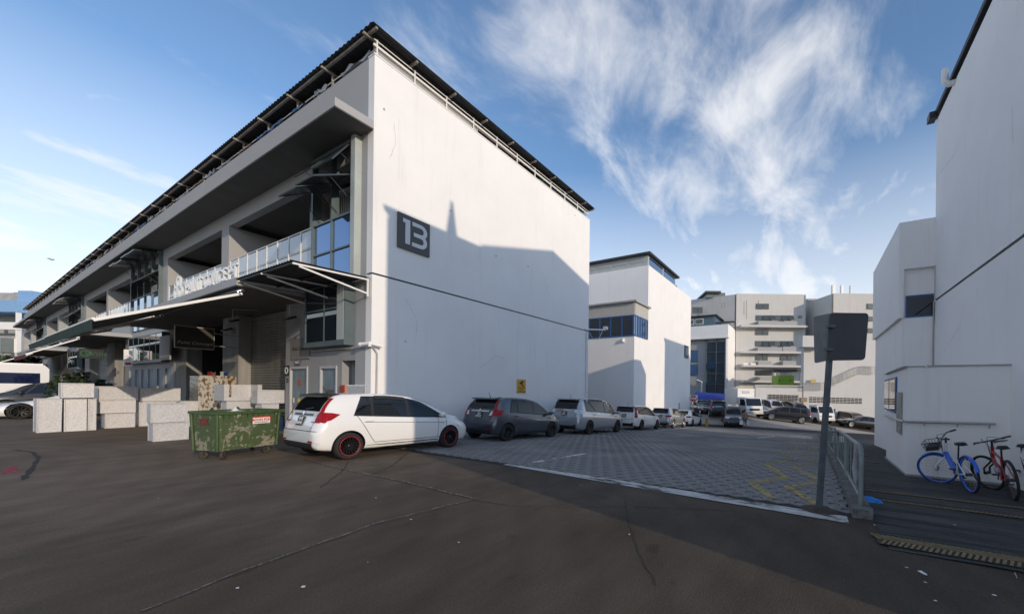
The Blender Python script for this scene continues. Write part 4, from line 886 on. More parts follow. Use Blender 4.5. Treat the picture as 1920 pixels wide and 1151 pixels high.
# ================================================================== vehicles
m_tyre = mat('tyre_rubber', (0.018, 0.018, 0.018), 0.85, var=0.2, vscale=20)
m_cglass = mat('car_glass', (0.008, 0.010, 0.012), 0.02, spec=0.55)
m_cglass2 = mat('car_glass_pale', (0.05, 0.065, 0.068), 0.02, spec=1.0, coat=0.3)
m_red = mat('red_lamp', (0.30, 0.004, 0.006), 0.15, spec=0.4)
m_lamp = mat('clear_lamp', (0.62, 0.65, 0.68), 0.1, spec=0.9, coat=0.5)
m_chrome = mat('chrome', (0.75, 0.76, 0.78), 0.14, metal=1.0)
m_rimd = mat('black_alloy', (0.03, 0.03, 0.032), 0.3, metal=0.6)
m_rims = mat('silver_alloy', (0.48, 0.49, 0.5), 0.28, metal=0.85)
m_seam = mat('panel_gap', (0.05, 0.05, 0.052), 0.7)
m_plate = mat('black_number_plate', (0.02, 0.02, 0.02), 0.5)
m_plt = mat('plate_characters', (0.72, 0.72, 0.7), 0.5)
m_under = mat('black_underbody', (0.012, 0.012, 0.012), 0.8)
def paint(name, col, metal=0.0): return mat(name, col, 0.2 if not metal else 0.26, metal=metal, coat=1.0, spec=0.6)
def pchip(xs, ys, x):
    xs = np.array(xs, float); ys = np.array(ys, float); h = np.diff(xs); d = np.diff(ys) / h; n = len(xs); m = np.zeros(n)
    for i in range(1, n - 1):
        if d[i - 1] * d[i] > 0: w1, w2 = 2 * h[i] + h[i - 1], h[i] + 2 * h[i - 1]; m[i] = (w1 + w2) / (w1 / d[i - 1] + w2 / d[i])
    m[0], m[-1] = d[0], d[-1]; x = np.clip(np.atleast_1d(x), xs[0], xs[-1]); i = np.clip(np.searchsorted(xs, x, 'right') - 1, 0, n - 2)
    t = (x - xs[i]) / h[i]; return (2*t**3-3*t**2+1)*ys[i] + (t**3-2*t**2+t)*h[i]*m[i] + (-2*t**3+3*t**2)*ys[i+1] + (t**3-t**2)*h[i]*m[i+1]
# station rows: x, underside, belt, roof, half width, roof half width   (x from the tail to the nose)
HATCH = [(0, .36, .62, .66, .66, .56), (.03, .30, .70, .78, .74, .62), (.10, .24, .86, .98, .80, .67), (.22, .22, .98, 1.24, .83, .63), (.40, .20, 1.0, 1.45, .845, .585), (.62, .20, .99, 1.505, .848, .585), (1.4, .19, .955, 1.53, .848, .60), (2.0, .19, .925, 1.495, .848, .595), (2.45, .19, .905, 1.38, .846, .61), (2.95, .19, .89, 1.12, .84, .68), (3.15, .19, .87, 1.0, .83, .70), (3.5, .2, .81, .91, .80, .67), (3.8, .2, .70, .77, .73, .60), (3.94, .24, .60, .65, .65, .52), (4.0, .30, .50, .53, .54, .44)]
MPV = [(0, .40, .70, .78, .74, .64), (.03, .32, .80, .95, .82, .70), (.10, .26, .98, 1.14, .87, .72), (.24, .24, 1.07, 1.44, .895, .68), (.40, .22, 1.08, 1.64, .90, .65), (.75, .22, 1.07, 1.71, .90, .65), (1.8, .21, 1.05, 1.735, .90, .66), (2.7, .21, 1.02, 1.69, .90, .655), (3.25, .21, 1.0, 1.53, .897, .67), (3.85, .21, .97, 1.18, .89, .74), (4.1, .21, .94, 1.06, .88, .75), (4.45, .22, .86, .95, .84, .70), (4.7, .23, .73, .80, .75, .62), (4.8, .30, .56, .60, .60, .50)]
WAGON = [(0, .38, .66, .72, .70, .60), (.03, .30, .76, .92, .78, .66), (.10, .26, .94, 1.06, .83, .68), (.20, .24, .98, 1.34, .845, .62), (.32, .21, .98, 1.46, .85, .59), (.7, .20, .97, 1.51, .85, .59), (1.8, .19, .95, 1.525, .85, .60), (2.5, .19, .92, 1.46, .85, .60), (2.95, .19, .90, 1.31, .847, .62), (3.45, .19, .88, 1.05, .84, .69), (3.7, .19, .85, .96, .83, .70), (4.1, .2, .78, .87, .79, .64), (4.38, .22, .66, .72, .70, .56), (4.5, .30, .52, .56, .55, .46)]
SEDAN = [(0, .38, .62, .70, .70, .58), (.05, .30, .76, .88, .80, .66), (.25, .24, .88, .97, .86, .70), (.6, .21, .90, 1.05, .89, .68), (1.0, .19, .90, 1.26, .90, .60), (1.5, .18, .90, 1.385, .90, .56), (2.1, .18, .89, 1.40, .90, .57), (2.6, .18, .88, 1.29, .90, .59), (3.2, .18, .86, 1.02, .895, .68), (3.5, .18, .82, .91, .88, .70), (4.1, .2, .73, .81, .84, .66), (4.5, .21, .62, .68, .75, .58), (4.65, .28, .50, .54, .60, .46)]
SPORT = [(0, .38, .66, .72, .74, .60), (.06, .28, .78, .86, .84, .68), (.5, .2, .84, .95, .95, .70), (1.1, .15, .84, 1.08, .97, .60), (1.7, .13, .80, 1.17, .96, .55), (2.2, .13, .76, 1.15, .95, .56), (2.7, .13, .72, 1.0, .95, .60), (3.3, .13, .70, .80, .95, .70), (3.8, .13, .64, .70, .94, .70), (4.2, .14, .52, .58, .88, .62), (4.45, .18, .38, .42, .76, .5), (4.5, .22, .32, .35, .64, .4)]
def scale_rows(rows, L, Wd, H):
    l0, w0, h0 = rows[-1][0], max(r[4] for r in rows), max(r[3] for r in rows)
    return [(r[0] * L / l0, r[1] * (1 if H / h0 < 1.3 else 1.2), r[2] * H / h0, r[3] * H / h0, r[4] * Wd / 2 / w0, r[5] * Wd / 2 / w0) for r in rows]
def car(name, label, rows, pm, loc, heading, ax, tyre=0.30, rim=None, spokes=12, ring=None, wins=(), plate=None, group=None, lights='fit', pitch=0.0, glass=None, detail=True, wwidth=0.19, roofbar=False, visor=False, cat='car', rear_dark=True, spoiler=True, rearglass=None):
    """body = smooth loft through the station rows; everything else is laid on it or set into it. x runs to the nose, origin on the ground under the tail"""
    glass = glass or m_cglass; rim = rim or m_rims
    L = rows[-1][0]; X = [r[0] for r in rows]
    xs = np.unique(np.concatenate([np.array(X), np.linspace(0, L, 46)])); C = [pchip(X, [r[k] for r in rows], xs) for k in range(1, 6)]
    vs, fs = [], []; rings = []
    for i, x in enumerate(xs):
        zb, zs, zr, w, wr = [c[i] for c in C]; h = zs - zb; e = zr - zs
        ctl = [(0, zb), (.62 * w, zb), (.90 * w, zb + .015), (.965 * w, zb + .09 * (h > .2) + .02), (.99 * w, zb + .3 * h), (w, zb + .55 * h), (.995 * w, zb + .74 * h), (.965 * w, zb + .90 * h), (.935 * w, zs),
               (.935 * w * .62 + wr * .38, zs + .40 * e), (.935 * w * .25 + wr * .75, zs + .76 * e), (wr, zs + .91 * e), (wr * .90, zs + .972 * e), (wr * .60, zr - .004), (0, zr + .004)]
        p = np.array(ctl); tt = np.arange(len(p)); q = np.linspace(0, len(p) - 1, 36); yy, zz = pchip(tt, p[:, 0], q), pchip(tt, p[:, 1], q); half = list(zip(yy, zz))
        rings.append([(x, y, z) for y, z in half] + [(x, -y, z) for y, z in half[-2:0:-1]])
    K = len(rings[0]); vs = [v for r_ in rings for v in r_]
    for i in range(len(xs) - 1):
        for k in range(K): fs.append((i * K + k, i * K + (k + 1) % K, (i + 1) * K + (k + 1) % K, (i + 1) * K + k))
    fs.append(tuple(range(K))); fs.append(tuple(range((len(xs) - 1) * K, len(xs) * K)))
    me = bpy.data.meshes.new('body'); me.from_pydata(vs, [], fs); me.materials.append(pm); me.materials.append(m_under)
    bm = bmesh.new(); bm.from_mesh(me); bmesh.ops.recalc_face_normals(bm, faces=bm.faces); bvh = BVHTree.FromBMesh(bm); bm.to_mesh(me); bm.free()
    root = thing(name, label, cat, loc, (0, pitch, heading), group)
    root.matrix_basis = Matrix.Translation(Vector(loc)) @ Matrix.Rotation(heading, 4, 'Z') @ Matrix.Rotation(pitch, 4, 'Y')
    wmax = max(r[4] for r in rows)
    # wheel wells cut out of the body
    cut = MB()
    for x in ax:
        for sd in (-1, 1):
            M = Matrix.Translation((x, sd * (wmax - .30), tyre)) @ Matrix.Rotation(R(90) * -sd, 4, 'X')
            cut.lathe([(.0001, 0), (tyre + .045, 0), (tyre + .045, .8), (.0001, .8)], 36, M, False)
    cme = cut.mesh('cut', m_under); co = bpy.data.objects.new('cut', cme); COL.objects.link(co)
    bo = bpy.data.objects.new('body', me); COL.objects.link(bo)
    md = bo.modifiers.new('b', 'BOOLEAN'); md.object = co; md.operation = 'DIFFERENCE'; md.solver = 'EXACT'
    try: md.material_mode = 'TRANSFER'
    except Exception: pass
    dg = bpy.context.evaluated_depsgraph_get(); me2 = bpy.data.meshes.new_from_object(bo.evaluated_get(dg)); bo.modifiers.clear(); bo.data = me2; bpy.data.objects.remove(co)
    if len(me2.polygons) < 200: bo.data = me; me2 = me
    bm = bmesh.new(); bm.from_mesh(me2)
    for f in bm.faces: f.smooth = True
    for e in bm.edges:
        if len(e.link_faces) == 2 and e.calc_face_angle(0) > R(38): e.smooth = False
    bm.to_mesh(me2); bm.free()
    bo.parent = root
    def lay(poly, side, off=.006, cuts=3):
        """poly in the 2D view of a side ('L','R' -> (x,z); 'B','F' -> (y,z); 'T' -> (x,y)), dropped on the body"""
        bm = bmesh.new(); conv = {'R': lambda p: (p[0], -3, p[1]), 'L': lambda p: (p[0], 3, p[1]), 'B': lambda p: (-3, p[0], p[1]), 'F': lambda p: (L + 3, p[0], p[1]), 'T': lambda p: (p[0], p[1], 4)}[side]
        d = {'R': (0, 1, 0), 'L': (0, -1, 0), 'B': (1, 0, 0), 'F': (-1, 0, 0), 'T': (0, 0, -1)}[side]
        vv = [bm.verts.new(conv(p)) for p in poly]; bm.faces.new(vv); bmesh.ops.triangulate(bm, faces=bm.faces[:])
        bmesh.ops.subdivide_edges(bm, edges=bm.edges[:], cuts=cuts, use_grid_fill=True); bmesh.ops.triangulate(bm, faces=bm.faces[:])
        bm.verts.ensure_lookup_table(); mb = MB(); ok = []; last = None
        for v in bm.verts:
            h = bvh.ray_cast(v.co, Vector(d))
            if h[0] is None: h = bvh.find_nearest(v.co)
            n = h[1] if h[1].dot(Vector(d)) < 0 else -h[1]; ok.append(h[0] + n * off)
        bm.verts.index_update(); mb.add(ok, [tuple(v.index for v in f.verts) for f in bm.faces], True); bm.free(); return mb
    def strip(pts, side, w, off=.004):
        D = []
        for p, q in zip(pts, pts[1:]):
            k = max(2, int(math.hypot(q[0] - p[0], q[1] - p[1]) / .06))
            D += [(p[0] + (q[0] - p[0]) * i / k, p[1] + (q[1] - p[1]) * i / k) for i in range(k)]
        D.append(pts[-1]); A = []; B = []
        for i, p in enumerate(D):
            q0, q1 = D[max(0, i - 1)], D[min(len(D) - 1, i + 1)]; dx, dy = q1[0] - q0[0], q1[1] - q0[1]; l = math.hypot(dx, dy) or 1
            A.append((p[0] - dy / l * w / 2, p[1] + dx / l * w / 2)); B.append((p[0] + dy / l * w / 2, p[1] - dx / l * w / 2))
        mb = MB(); conv = {'R': lambda p: (p[0], -3, p[1]), 'L': lambda p: (p[0], 3, p[1]), 'B': lambda p: (-3, p[0], p[1]), 'F': lambda p: (L + 3, p[0], p[1])}[side]; d = Vector({'R': (0, 1, 0), 'L': (0, -1, 0), 'B': (1, 0, 0), 'F': (-1, 0, 0)}[side])
        vs_ = []
        for a_, b_ in zip(A, B):
            for p in (a_, b_):
                h = bvh.ray_cast(Vector(conv(p)), d)
                if h[0] is None: h = bvh.find_nearest(Vector(conv(p)))
                n = h[1] if h[1].dot(d) < 0 else -h[1]; vs_.append(h[0] + n * off)
        mb.add(vs_, [(2 * i, 2 * i + 1, 2 * i + 3, 2 * i + 2) for i in range(len(D) - 1)], True); return mb
    belt = lambda x: float(pchip(X, [r[2] for r in rows], x)[0]); roof = lambda x: float(pchip(X, [r[3] for r in rows], x)[0])
    P = lambda nm, mb, m_, lab=None, par=None: part(nm, mb, m_, par or root, lab, True)
    sides = ('R', 'L') if detail else ('R', 'L')
    # side windows: (x0 bottom, x1 bottom, x0 top, x1 top)
    for sd in sides:
        if wins:
            allx0 = min(min(w[0], w[2]) for w in wins); allx1 = max(max(w[1], w[3]) for w in wins)
            xa_, xb_ = wins[0][0], wins[-1][1]; ta_, tb_ = wins[0][2], wins[-1][3]; K_ = 10
            band = [(xa_ - .03, belt(xa_) + .01)] + [(xa_ + (xb_ - xa_) * i / 5, belt(xa_ + (xb_ - xa_) * i / 5) + .005) for i in range(1, 5)] + [(xb_ + .05, belt(xb_) + .01)]
            band += [(tb_ + .03 + (ta_ - .05 - tb_ - .03) * i / K_, max(belt(tb_ + (ta_ - tb_) * i / K_) + .07, roof(tb_ + .03 + (ta_ - .05 - tb_ - .03) * i / K_) - .068 - .03 * (roof(tb_ + (ta_ - tb_) * i / K_) < rows[len(rows) // 2][3] * .9))) for i in range(K_ + 1)]
            P('window_surround', lay(band, sd, .003, 4), m_blackm)
        for (b0, b1, t0, t1, *gm) in wins:
            poly = [(b0, belt(b0) + .035), (b1, belt(b1) + .03)]
            k = 5; poly += [(t1 + (t0 - t1) * i / k, max(belt(t1 + (t0 - t1) * i / k) + .06, roof(t1 + (t0 - t1) * i / k) - .085 - .03 * (roof(t1 + (t0 - t1) * i / k) < rows[len(rows) // 2][3] * .9))) for i in range(k + 1)]
            P('side_window', lay(poly, sd), gm[0] if gm else glass)
            if visor and t1 - t0 > .5: P('wind_deflector', strip([(x, roof(x) - .10) for x in np.linspace(t0 + .02, t1 - .02, 7)], sd, .075, .022), m_blackm)
    H = max(r[3] for r in rows); hb = belt(.3)
    zr0 = hb + .10
    rw = rows[4][5]
    P('rear_window', lay([(-.86 * rows[2][5], zr0), (.86 * rows[2][5], zr0), (rw * .92, H - .10), (-rw * .92, H - .10)], 'B', .008, 4), rearglass or glass)
    cx_ = [r for r in rows if r[3] < H * .80 and r[0] > L * .5][0]; zc = cx_[3] - .02
    P('windscreen', lay([(-.90 * cx_[5], zc), (.90 * cx_[5], zc), (rw * .95, H - .10), (-rw * .95, H - .10)], 'F', .008, 4), glass)
    hw = wmax
    # tail lamps
    for s_, sd in ((-1, 'R'), (1, 'L')):
        if lights == 'fit':
            P('tail_lamp', lay([(s_ * .46 * hw / .85, hb - .14), (s_ * .80 * hw / .85, hb - .14), (s_ * .80 * hw / .85, hb + .06), (s_ * .62 * hw / .85, hb + .10)], 'B', .012), m_red)
            P('tail_lamp', lay([(.10, hb - .13), (.28, hb - .08), (.47, hb + .04), (.30, hb + .075), (.18, hb + .06)], sd, .012), m_red)
            P('tail_lamp_strip', lay([(s_ * .63 * hw / .85, hb + .09), (s_ * .70 * hw / .85, hb + .09), (s_ * .605 * hw / .85, H - .14), (s_ * .565 * hw / .85, H - .14)], 'B', .014), m_red)
            P('lamp_inset', lay([(s_ * .47 * hw / .85, hb - .12), (s_ * .60 * hw / .85, hb - .12), (s_ * .60 * hw / .85, hb + .02), (s_ * .53 * hw / .85, hb + .02)], 'B', .016), m_lamp)
        elif lights == 'tall':
            P('tail_lamp', lay([(s_ * .70 * hw / .85, hb - .22), (s_ * .82 * hw / .85, hb - .22), (s_ * .76 * hw / .85, hb + .12), (s_ * .62 * hw / .85, H - .12), (s_ * .56 * hw / .85, H - .12), (s_ * .68 * hw / .85, hb + .1)], 'B', .012), m_red)
            P('tail_lamp', lay([(.08, hb - .22), (.2, hb - .22), (.3, H - .2), (.22, H - .2)], sd, .012), m_red)
        elif lights == 'clear':
            P('tail_lamp', lay([(s_ * .50 * hw / .85, hb - .06), (s_ * .80 * hw / .85, hb - .12), (s_ * .80 * hw / .85, hb + .08), (s_ * .5 * hw / .85, hb + .06)], 'B', .012), m_lamp)
            P('tail_lamp', lay([(.10, hb - .12), (.42, hb + .02), (.40, hb + .07), (.12, hb + .07)], sd, .012), m_lamp)
        else:
            P('tail_lamp', lay([(s_ * .42 * hw / .85, hb - .16), (s_ * .80 * hw / .85, hb - .18), (s_ * .80 * hw / .85, hb - .03), (s_ * .45 * hw / .85, hb - .05)], 'B', .012), m_red)
            P('tail_lamp', lay([(.08, hb - .18), (.34, hb - .10), (.36, hb - .04), (.1, hb - .03)], sd, .012), m_red)
        nose = rows[-4]; zn = nose[2]
        P('headlamp', lay([(L - .50, zn + .06), (L - .14, zn - .14), (L - .12, zn - .04), (L - .45, zn + .13)], sd, .01), m_lamp)
        P('headlamp', lay([(s_ * .40 * hw / .85, zn - .10), (s_ * .74 * hw / .85, zn - .06), (s_ * .74 * hw / .85, zn + .05), (s_ * .45 * hw / .85, zn - .01)], 'F', .01), m_lamp)
        # mirror
        xm = (wins[-1][1] - .22) if wins else L * .62; zm = belt(xm) + .06
        mb = MB(); M = Matrix.Translation((xm, s_ * (wmax + .09), zm + .035)) @ Matrix.Diagonal((.075, .105, .07, 1)); mb.lathe([(math.sin(t), -math.cos(t)) for t in np.linspace(.02, math.pi - .02, 9)], 12, M); mb.bar((xm + .02, s_ * (wmax - .06), zm - .01), (xm, s_ * (wmax + .05), zm + .01), .05, .03)
        P('mirror', mb, pm if detail else m_blackm)
        # door seams and handles
        if detail:
            xa, xb = ax[0] + .42, ax[1] - .42; xm_ = wins[-2][1] if len(wins) > 1 else (xa + xb) / 2; zl = rows[6][1] + .16
            for pts in ([(ax[0] + .16, belt(ax[0]) + .0), (ax[0] + .28, belt(1) - .18), (xa + .06, zl + .10), (xa + .14, zl)], [(xm_, belt(xm_)), (xm_ - .02, belt(xm_) - .3), (xm_ - .03, zl)], [(xb + .30, belt(xb) - .03), (xb + .28, belt(xb) - .4), (xb + .16, zl)], [(xa + .14, zl), (xb + .16, zl)]):
                P('door_seam', strip(pts, sd, .012), m_seam)
            P('swage_line', strip([(ax[0] + .3, belt(ax[0]) - .14), (xm_, belt(xm_) - .13), (xb + .2, belt(xb) - .15)], sd, .010, .003), m_seam)
            for xh in (ax[0] + .42, xm_ + .14):
                mb = MB(); h = bvh.ray_cast(Vector((xh, s_ * 3, belt(xh) - .10)), Vector((0, -s_, 0))); p = h[0] if h[0] else Vector((xh, s_ * wmax, belt(xh) - .1)); mb.tube([p + Vector((-.08, s_ * .004, 0)), p + Vector((-.06, s_ * .03, 0)), p + Vector((.06, s_ * .03, 0)), p + Vector((.08, s_ * .004, 0))], .014, 6); P('door_handle', mb, pm)
            P('sill', strip([(ax[0] + tyre + .08, rows[6][1] + .06), (ax[1] - tyre - .08, rows[6][1] + .06)], sd, .09, .006), m_under if rear_dark else pm)
    # rear details
    z0 = rows[2][1]
    P('rear_skirt', lay([(-.60 * hw / .85, z0 + .02), (.60 * hw / .85, z0 + .02), (.64 * hw / .85, z0 + .16), (-.64 * hw / .85, z0 + .16)], 'B', .012), m_under)
    P('bumper_seam', strip([(-.74 * hw / .85, hb - .32), (.74 * hw / .85, hb - .32)], 'B', .014), m_seam)
    P('hatch_seam', strip([(-.60 * hw / .85, hb + .05), (-.54 * hw / .85, hb - .31)], 'B', .012), m_seam); P('hatch_seam', strip([(.60 * hw / .85, hb + .05), (.54 * hw / .85, hb - .31)], 'B', .012), m_seam)
    P('garnish', strip([(-.42 * hw / .85, hb + .02), (.42 * hw / .85, hb + .02)], 'B', .045, .012), m_chrome)
    if plate:
        po = P('number_plate', lay([(-.15, hb - .22), (.15, hb - .22), (.15, hb - .02), (-.15, hb - .02)], 'B', .016), m_plate)
        h = bvh.ray_cast(Vector((-3, 0, hb - .12)), Vector((1, 0, 0))); n = h[1]; up = Vector((0, 0, 1)) - n * n.z; up.normalize(); xr = Vector((0, -1, 0))
        for i, t in enumerate(plate): P('characters', text_mb(t, .105, .001, frame(h[0] + n * .022 + up * (.047 - .094 * i), xr, up), bold=.002), m_plt, None, po)
        P('reflector', lay([(.50 * hw / .85, z0 + .17), (.66 * hw / .85, z0 + .17), (.66 * hw / .85, z0 + .21), (.5 * hw / .85, z0 + .21)], 'B', .014), m_red); P('reflector', lay([(-.66 * hw / .85, z0 + .17), (-.5 * hw / .85, z0 + .17), (-.5 * hw / .85, z0 + .21), (-.66 * hw / .85, z0 + .21)], 'B', .014), m_red)
        em = MB(); em.lathe([(.0001, 0), (.045, 0), (.045, .008), (.0001, .008)], 12, frame(bvh.ray_cast(Vector((-3, 0, hb + .055)), Vector((1, 0, 0)))[0] + Vector((-.02, 0, 0)), xr, up), False); P('badge', em, m_chrome)
        P('wiper', strip([(.02, zr0 + .03), (-.30, zr0 + .07)], 'B', .018, .022), m_blackm)
    # front details
    zf = rows[-2][1]
    P('grille', lay([(-.45, zf + .18), (.45, zf + .18), (.52, zf + .34), (-.52, zf + .34)], 'F', .01), m_under)
    P('front_intake', lay([(-.5, zf - .02), (.5, zf - .02), (.46, zf + .1), (-.46, zf + .1)], 'F', .01), m_under)
    P('front_plate', lay([(-.2, zf + .12), (.2, zf + .12), (.2, zf + .21), (-.2, zf + .21)], 'F', .018), m_plate)
    if spoiler:
        xs_ = rows[4][0]; zt = roof(xs_ + .12); mb = MB(); mb.prism([(xs_ - .20, -rw * .90, zt - .075), (xs_ + .14, -rw * .88, zt - .03), (xs_ + .14, rw * .88, zt - .03), (xs_ - .20, rw * .90, zt - .075)], (0, 0, .045)); P('spoiler', mb, m_blackm if spoiler == 'dark' else pm)
    if detail:
        mb = MB(); xa_ = .55; mb.tube([(xa_, .0, roof(xa_)), (xa_ - .10, 0, roof(xa_) + .17)], [.012, .006], 6); P('aerial', mb, m_blackm)
    # wheels
    for x in ax:
        for s_ in (-1, 1):
            M = Matrix.Translation((x, s_ * (wmax - wwidth + .012), tyre)) @ Matrix.Rotation(R(90) * -s_, 4, 'X')
            w_ = thing_part('wheel', root, M)
            t_ = MB(); rr = tyre * .69; t_.lathe([(rr, .0), (rr + .01, wwidth - .02), (rr + .03, wwidth), (tyre - .035, wwidth), (tyre - .008, wwidth - .025), (tyre, wwidth - .05), (tyre, .02), (tyre - .02, 0), (rr, 0)], 32); part('tyre', t_, m_tyre, w_, None, True)
            r_ = MB(); r_.lathe([(rr + .004, wwidth - .045), (rr + .004, wwidth + .001), (rr - .018, wwidth - .004), (rr - .022, wwidth - .05), (rr - .03, .03), (.0001, .03)], 32); r_.lathe([(.0001, wwidth - .02), (.045, wwidth - .022), (.05, wwidth - .06), (.05, .03)], 14)
            for k in range(spokes):
                a_ = 2 * math.pi * k / spokes; Ms = Matrix.Rotation(a_, 4, 'Z'); wd = .5 * rr * 2 * math.pi / spokes * .30
                r_.add([Ms @ Vector(v) for v in ((.03, -wd * .7, wwidth - .035), (rr - .015, -wd, wwidth - .018), (rr - .015, wd, wwidth - .018), (.03, wd * .7, wwidth - .035), (.03, -wd * .7, wwidth - .07), (rr - .015, -wd, wwidth - .05), (rr - .015, wd, wwidth - .05), (.03, wd * .7, wwidth - .07))], [(0, 1, 2, 3), (0, 4, 5, 1), (3, 2, 6, 7), (4, 7, 6, 5)])
            part('rim', r_, rim, w_, None, True)
            if ring: q_ = MB(); q_.lathe([(rr - .002, wwidth + .001), (rr - .004, wwidth + .004), (rr + .008, wwidth + .004), (rr + .008, wwidth + .001)], 32); part('rim_stripe', q_, ring, w_, None, True)
    return root
def thing_part(name, parent, M):
    o = bpy.data.objects.new(name, None); COL.objects.link(o); o.parent = parent; o.matrix_basis = M; o.empty_display_size = .1; return o
def place(u_rear, n, ax_rear, heading=0.0):
    """tail origin of a car on the left row whose right rear wheel shows at column u_rear; n = its right side"""
    a = at_n(u_rear, 800, n)[0] - ax_rear; return a
NS = 9.0
def park(a, w, h=0.0): th = -math.atan((gz(a + 3.3) - gz(a + .6)) / 2.7); return dict(loc=(a, NS + w / 2, gz(a + .6) + .6 * -math.tan(-th) * 0 + (.6 * math.tan(th))), heading=h, pitch=th)
pw = paint('white_car_paint', (0.80, 0.80, 0.80)); pg = paint('grey_car_paint', (0.045, 0.055, 0.075), .25); ps = paint('silver_car_paint', (0.40, 0.425, 0.46), .45); pb = paint('black_car_paint', (0.012, 0.012, 0.014)); pd = paint('dark_grey_car_paint', (0.035, 0.036, 0.04), .3); pwp = paint('pearl_white_car_paint', (0.78, 0.77, 0.74)); psv = paint('light_silver_car_paint', (0.50, 0.50, 0.51), .6)
m_redring = mat('red_rim_stripe', (0.5, 0.02, 0.04), 0.4)
FW = [(.74, 1.10, .98, 1.12), (1.16, 1.98, 1.20, 1.98), (2.06, 2.86, 2.06, 2.36), (2.90, 3.10, 2.52, 2.56)]
rowsF = scale_rows(HATCH, 4.16, 1.72, 1.50); sx = 4.16 / 4.0
FWs = [(a * sx, b * sx, c_ * sx, d * sx) for a, b, c_, d in FW]
a_ = at_n(655, 860, NS)[0] - .66
car('hatchback', 'white hatchback with black alloy wheels ringed in red beside the green bin', rowsF, pw, ax=(.66, 3.36), tyre=.305, rim=m_rimd, spokes=16, ring=m_redring, wins=FWs, plate=('SMK', '8604L'), visor=True, spoiler='dark', **park(a_, 1.72))
a_ = at_n(952.5, 827, NS)[0] - .62
car('hatchback', 'dark grey hatchback parked right behind the yellow camera notice wall sign', HATCH, pg, ax=(.62, 3.15), tyre=.30, rim=m_rimd, spokes=12, wins=FW, plate=('SJH', '4933Z'), **park(a_, 1.70))
a_ = at_n(1104.6, 815, NS)[0] - .85
MW = [(.62, 1.42, .62, .72), (1.50, 2.38, .98, 2.38), (2.46, 3.50, 2.46, 2.95), (3.55, 3.84, 3.1, 3.2)]
car('people_carrier', 'silver people carrier with black wheels and privacy rear glass', MPV, ps, ax=(.92, 3.84), tyre=.33, rim=m_rimd, spokes=10, wins=MW, plate=('SJN', '2807L'), lights='clear', visor=True, **park(a_, 1.80))
a_ = at_n(1202.5, 806, NS)[0] - .78
WW = [(.40, 1.0, .5, 1.0), (1.08, 1.98, 1.08, 1.98), (2.06, 3.0, 2.06, 2.6), (3.05, 3.35, 2.75, 2.82)]
car('estate_car', 'pearl white estate car with tall red tail lamps catching the sun', WAGON, pwp, ax=(.86, 3.55), tyre=.32, rim=m_rimd, spokes=10, wins=WW, plate=('SGX', '5172E'), lights='tall', **park(a_, 1.70))
a_ = at_n(1264, 803, NS)[0] - .85
car('crossover', 'silver crossover with sloping rear window behind the white estate car', scale_rows(HATCH, 4.36, 1.80, 1.57), psv, ax=(.80, 3.44), tyre=.34, rim=m_rims, spokes=10, wins=[(a * 1.09, b * 1.09, c_ * 1.09, d * 1.09) for a, b, c_, d in FW], plate=('SLV', '3390C'), lights='wide', detail=False, **park(a_, 1.8))
a_ = at_n(1299, 799, NS)[0] - .75
car('hatchback', 'white hatchback with slim red lamps beyond the silver crossover', scale_rows(HATCH, 4.26, 1.79, 1.46), pw, ax=(.78, 3.40), tyre=.32, rim=m_rimd, spokes=10, wins=[(a * 1.065, b * 1.065, c_ * 1.065, d * 1.065) for a, b, c_, d in FW], plate=('SKT', '721Y'), lights='wide', detail=False, **park(a_, 1.79))
# cars facing us or crossing, at the far end
def free(u, v, Yd, L_, head, uo=0.5):
    """base point under a car whose wheels show at (u,v); distance Yd from its size"""
    p = at_Y(u, v, Yd); return p
def far_car(name, label, rows, pm, u, Yd, head, L_, axs, wins, **kw):
    p = at_Y(u, 790, Yd); d = Vector((math.cos(head), math.sin(head), 0)); o = Vector((p.x, p.y, 0)) - d * L_ / 2
    z0, z1 = gz(o.x + d.x * axs[0], o.y + d.y * axs[0]), gz(o.x + d.x * axs[1], o.y + d.y * axs[1]); th = -math.atan((z1 - z0) / (axs[1] - axs[0]))
    return car(name, label, rows, pm, (o.x, o.y, z0 + math.tan(th) * axs[0]), head, axs, wins=wins, detail=False, pitch=th, **kw)
sm = lambda L_, l0, W_: [(a * L_ / l0, b * L_ / l0, c_ * L_ / l0, d * L_ / l0) for a, b, c_, d in W_]
far_car('people_carrier', 'dark grey people carrier facing up the street beside the walking person', scale_rows(MPV, 4.77, 1.74, 1.87), pd, 1372, 36.5, YAW + R(166), 4.77, (.9, 3.8), MW, tyre=.33)
far_car('sport_utility_car', 'dark sport utility car seen from behind under the blue awning', scale_rows(WAGON, 4.6, 1.85, 1.75), pd, 1341, 41, YAW - R(8), 4.6, (.85, 3.6), sm(4.6, 4.5, WW), tyre=.35)
far_car('saloon_car', 'dark saloon car under the blue awning beside the stop sign', scale_rows(SEDAN, 4.6, 1.8, 1.42), pb, 1317, 43, YAW + R(188), 4.6, (.9, 3.7), [(1.2, 1.9, 1.4, 1.9), (1.98, 2.9, 1.98, 2.5)], tyre=.32)
SW_ = [(1.0, 1.9, 1.35, 1.9), (1.98, 2.95, 1.98, 2.5)]
far_car('sport_utility_car', 'long black sport utility car parked across in front of the slotted wall', scale_rows(WAGON, 4.85, 1.85, 1.58), pb, 1467, 38.5, YAW + R(90) - R(7), 4.85, (.95, 3.85), sm(4.85, 4.5, WW), tyre=.36, rim=m_rims, spokes=7)
far_car('coupe', 'low black coupe parked across beside the annexe with silver wheels', scale_rows(SEDAN, 4.7, 1.85, 1.38), pb, 1612, 41.0, YAW + R(90) - R(4), 4.7, (.95, 3.8), SW_, tyre=.34, rim=m_rims, spokes=9)
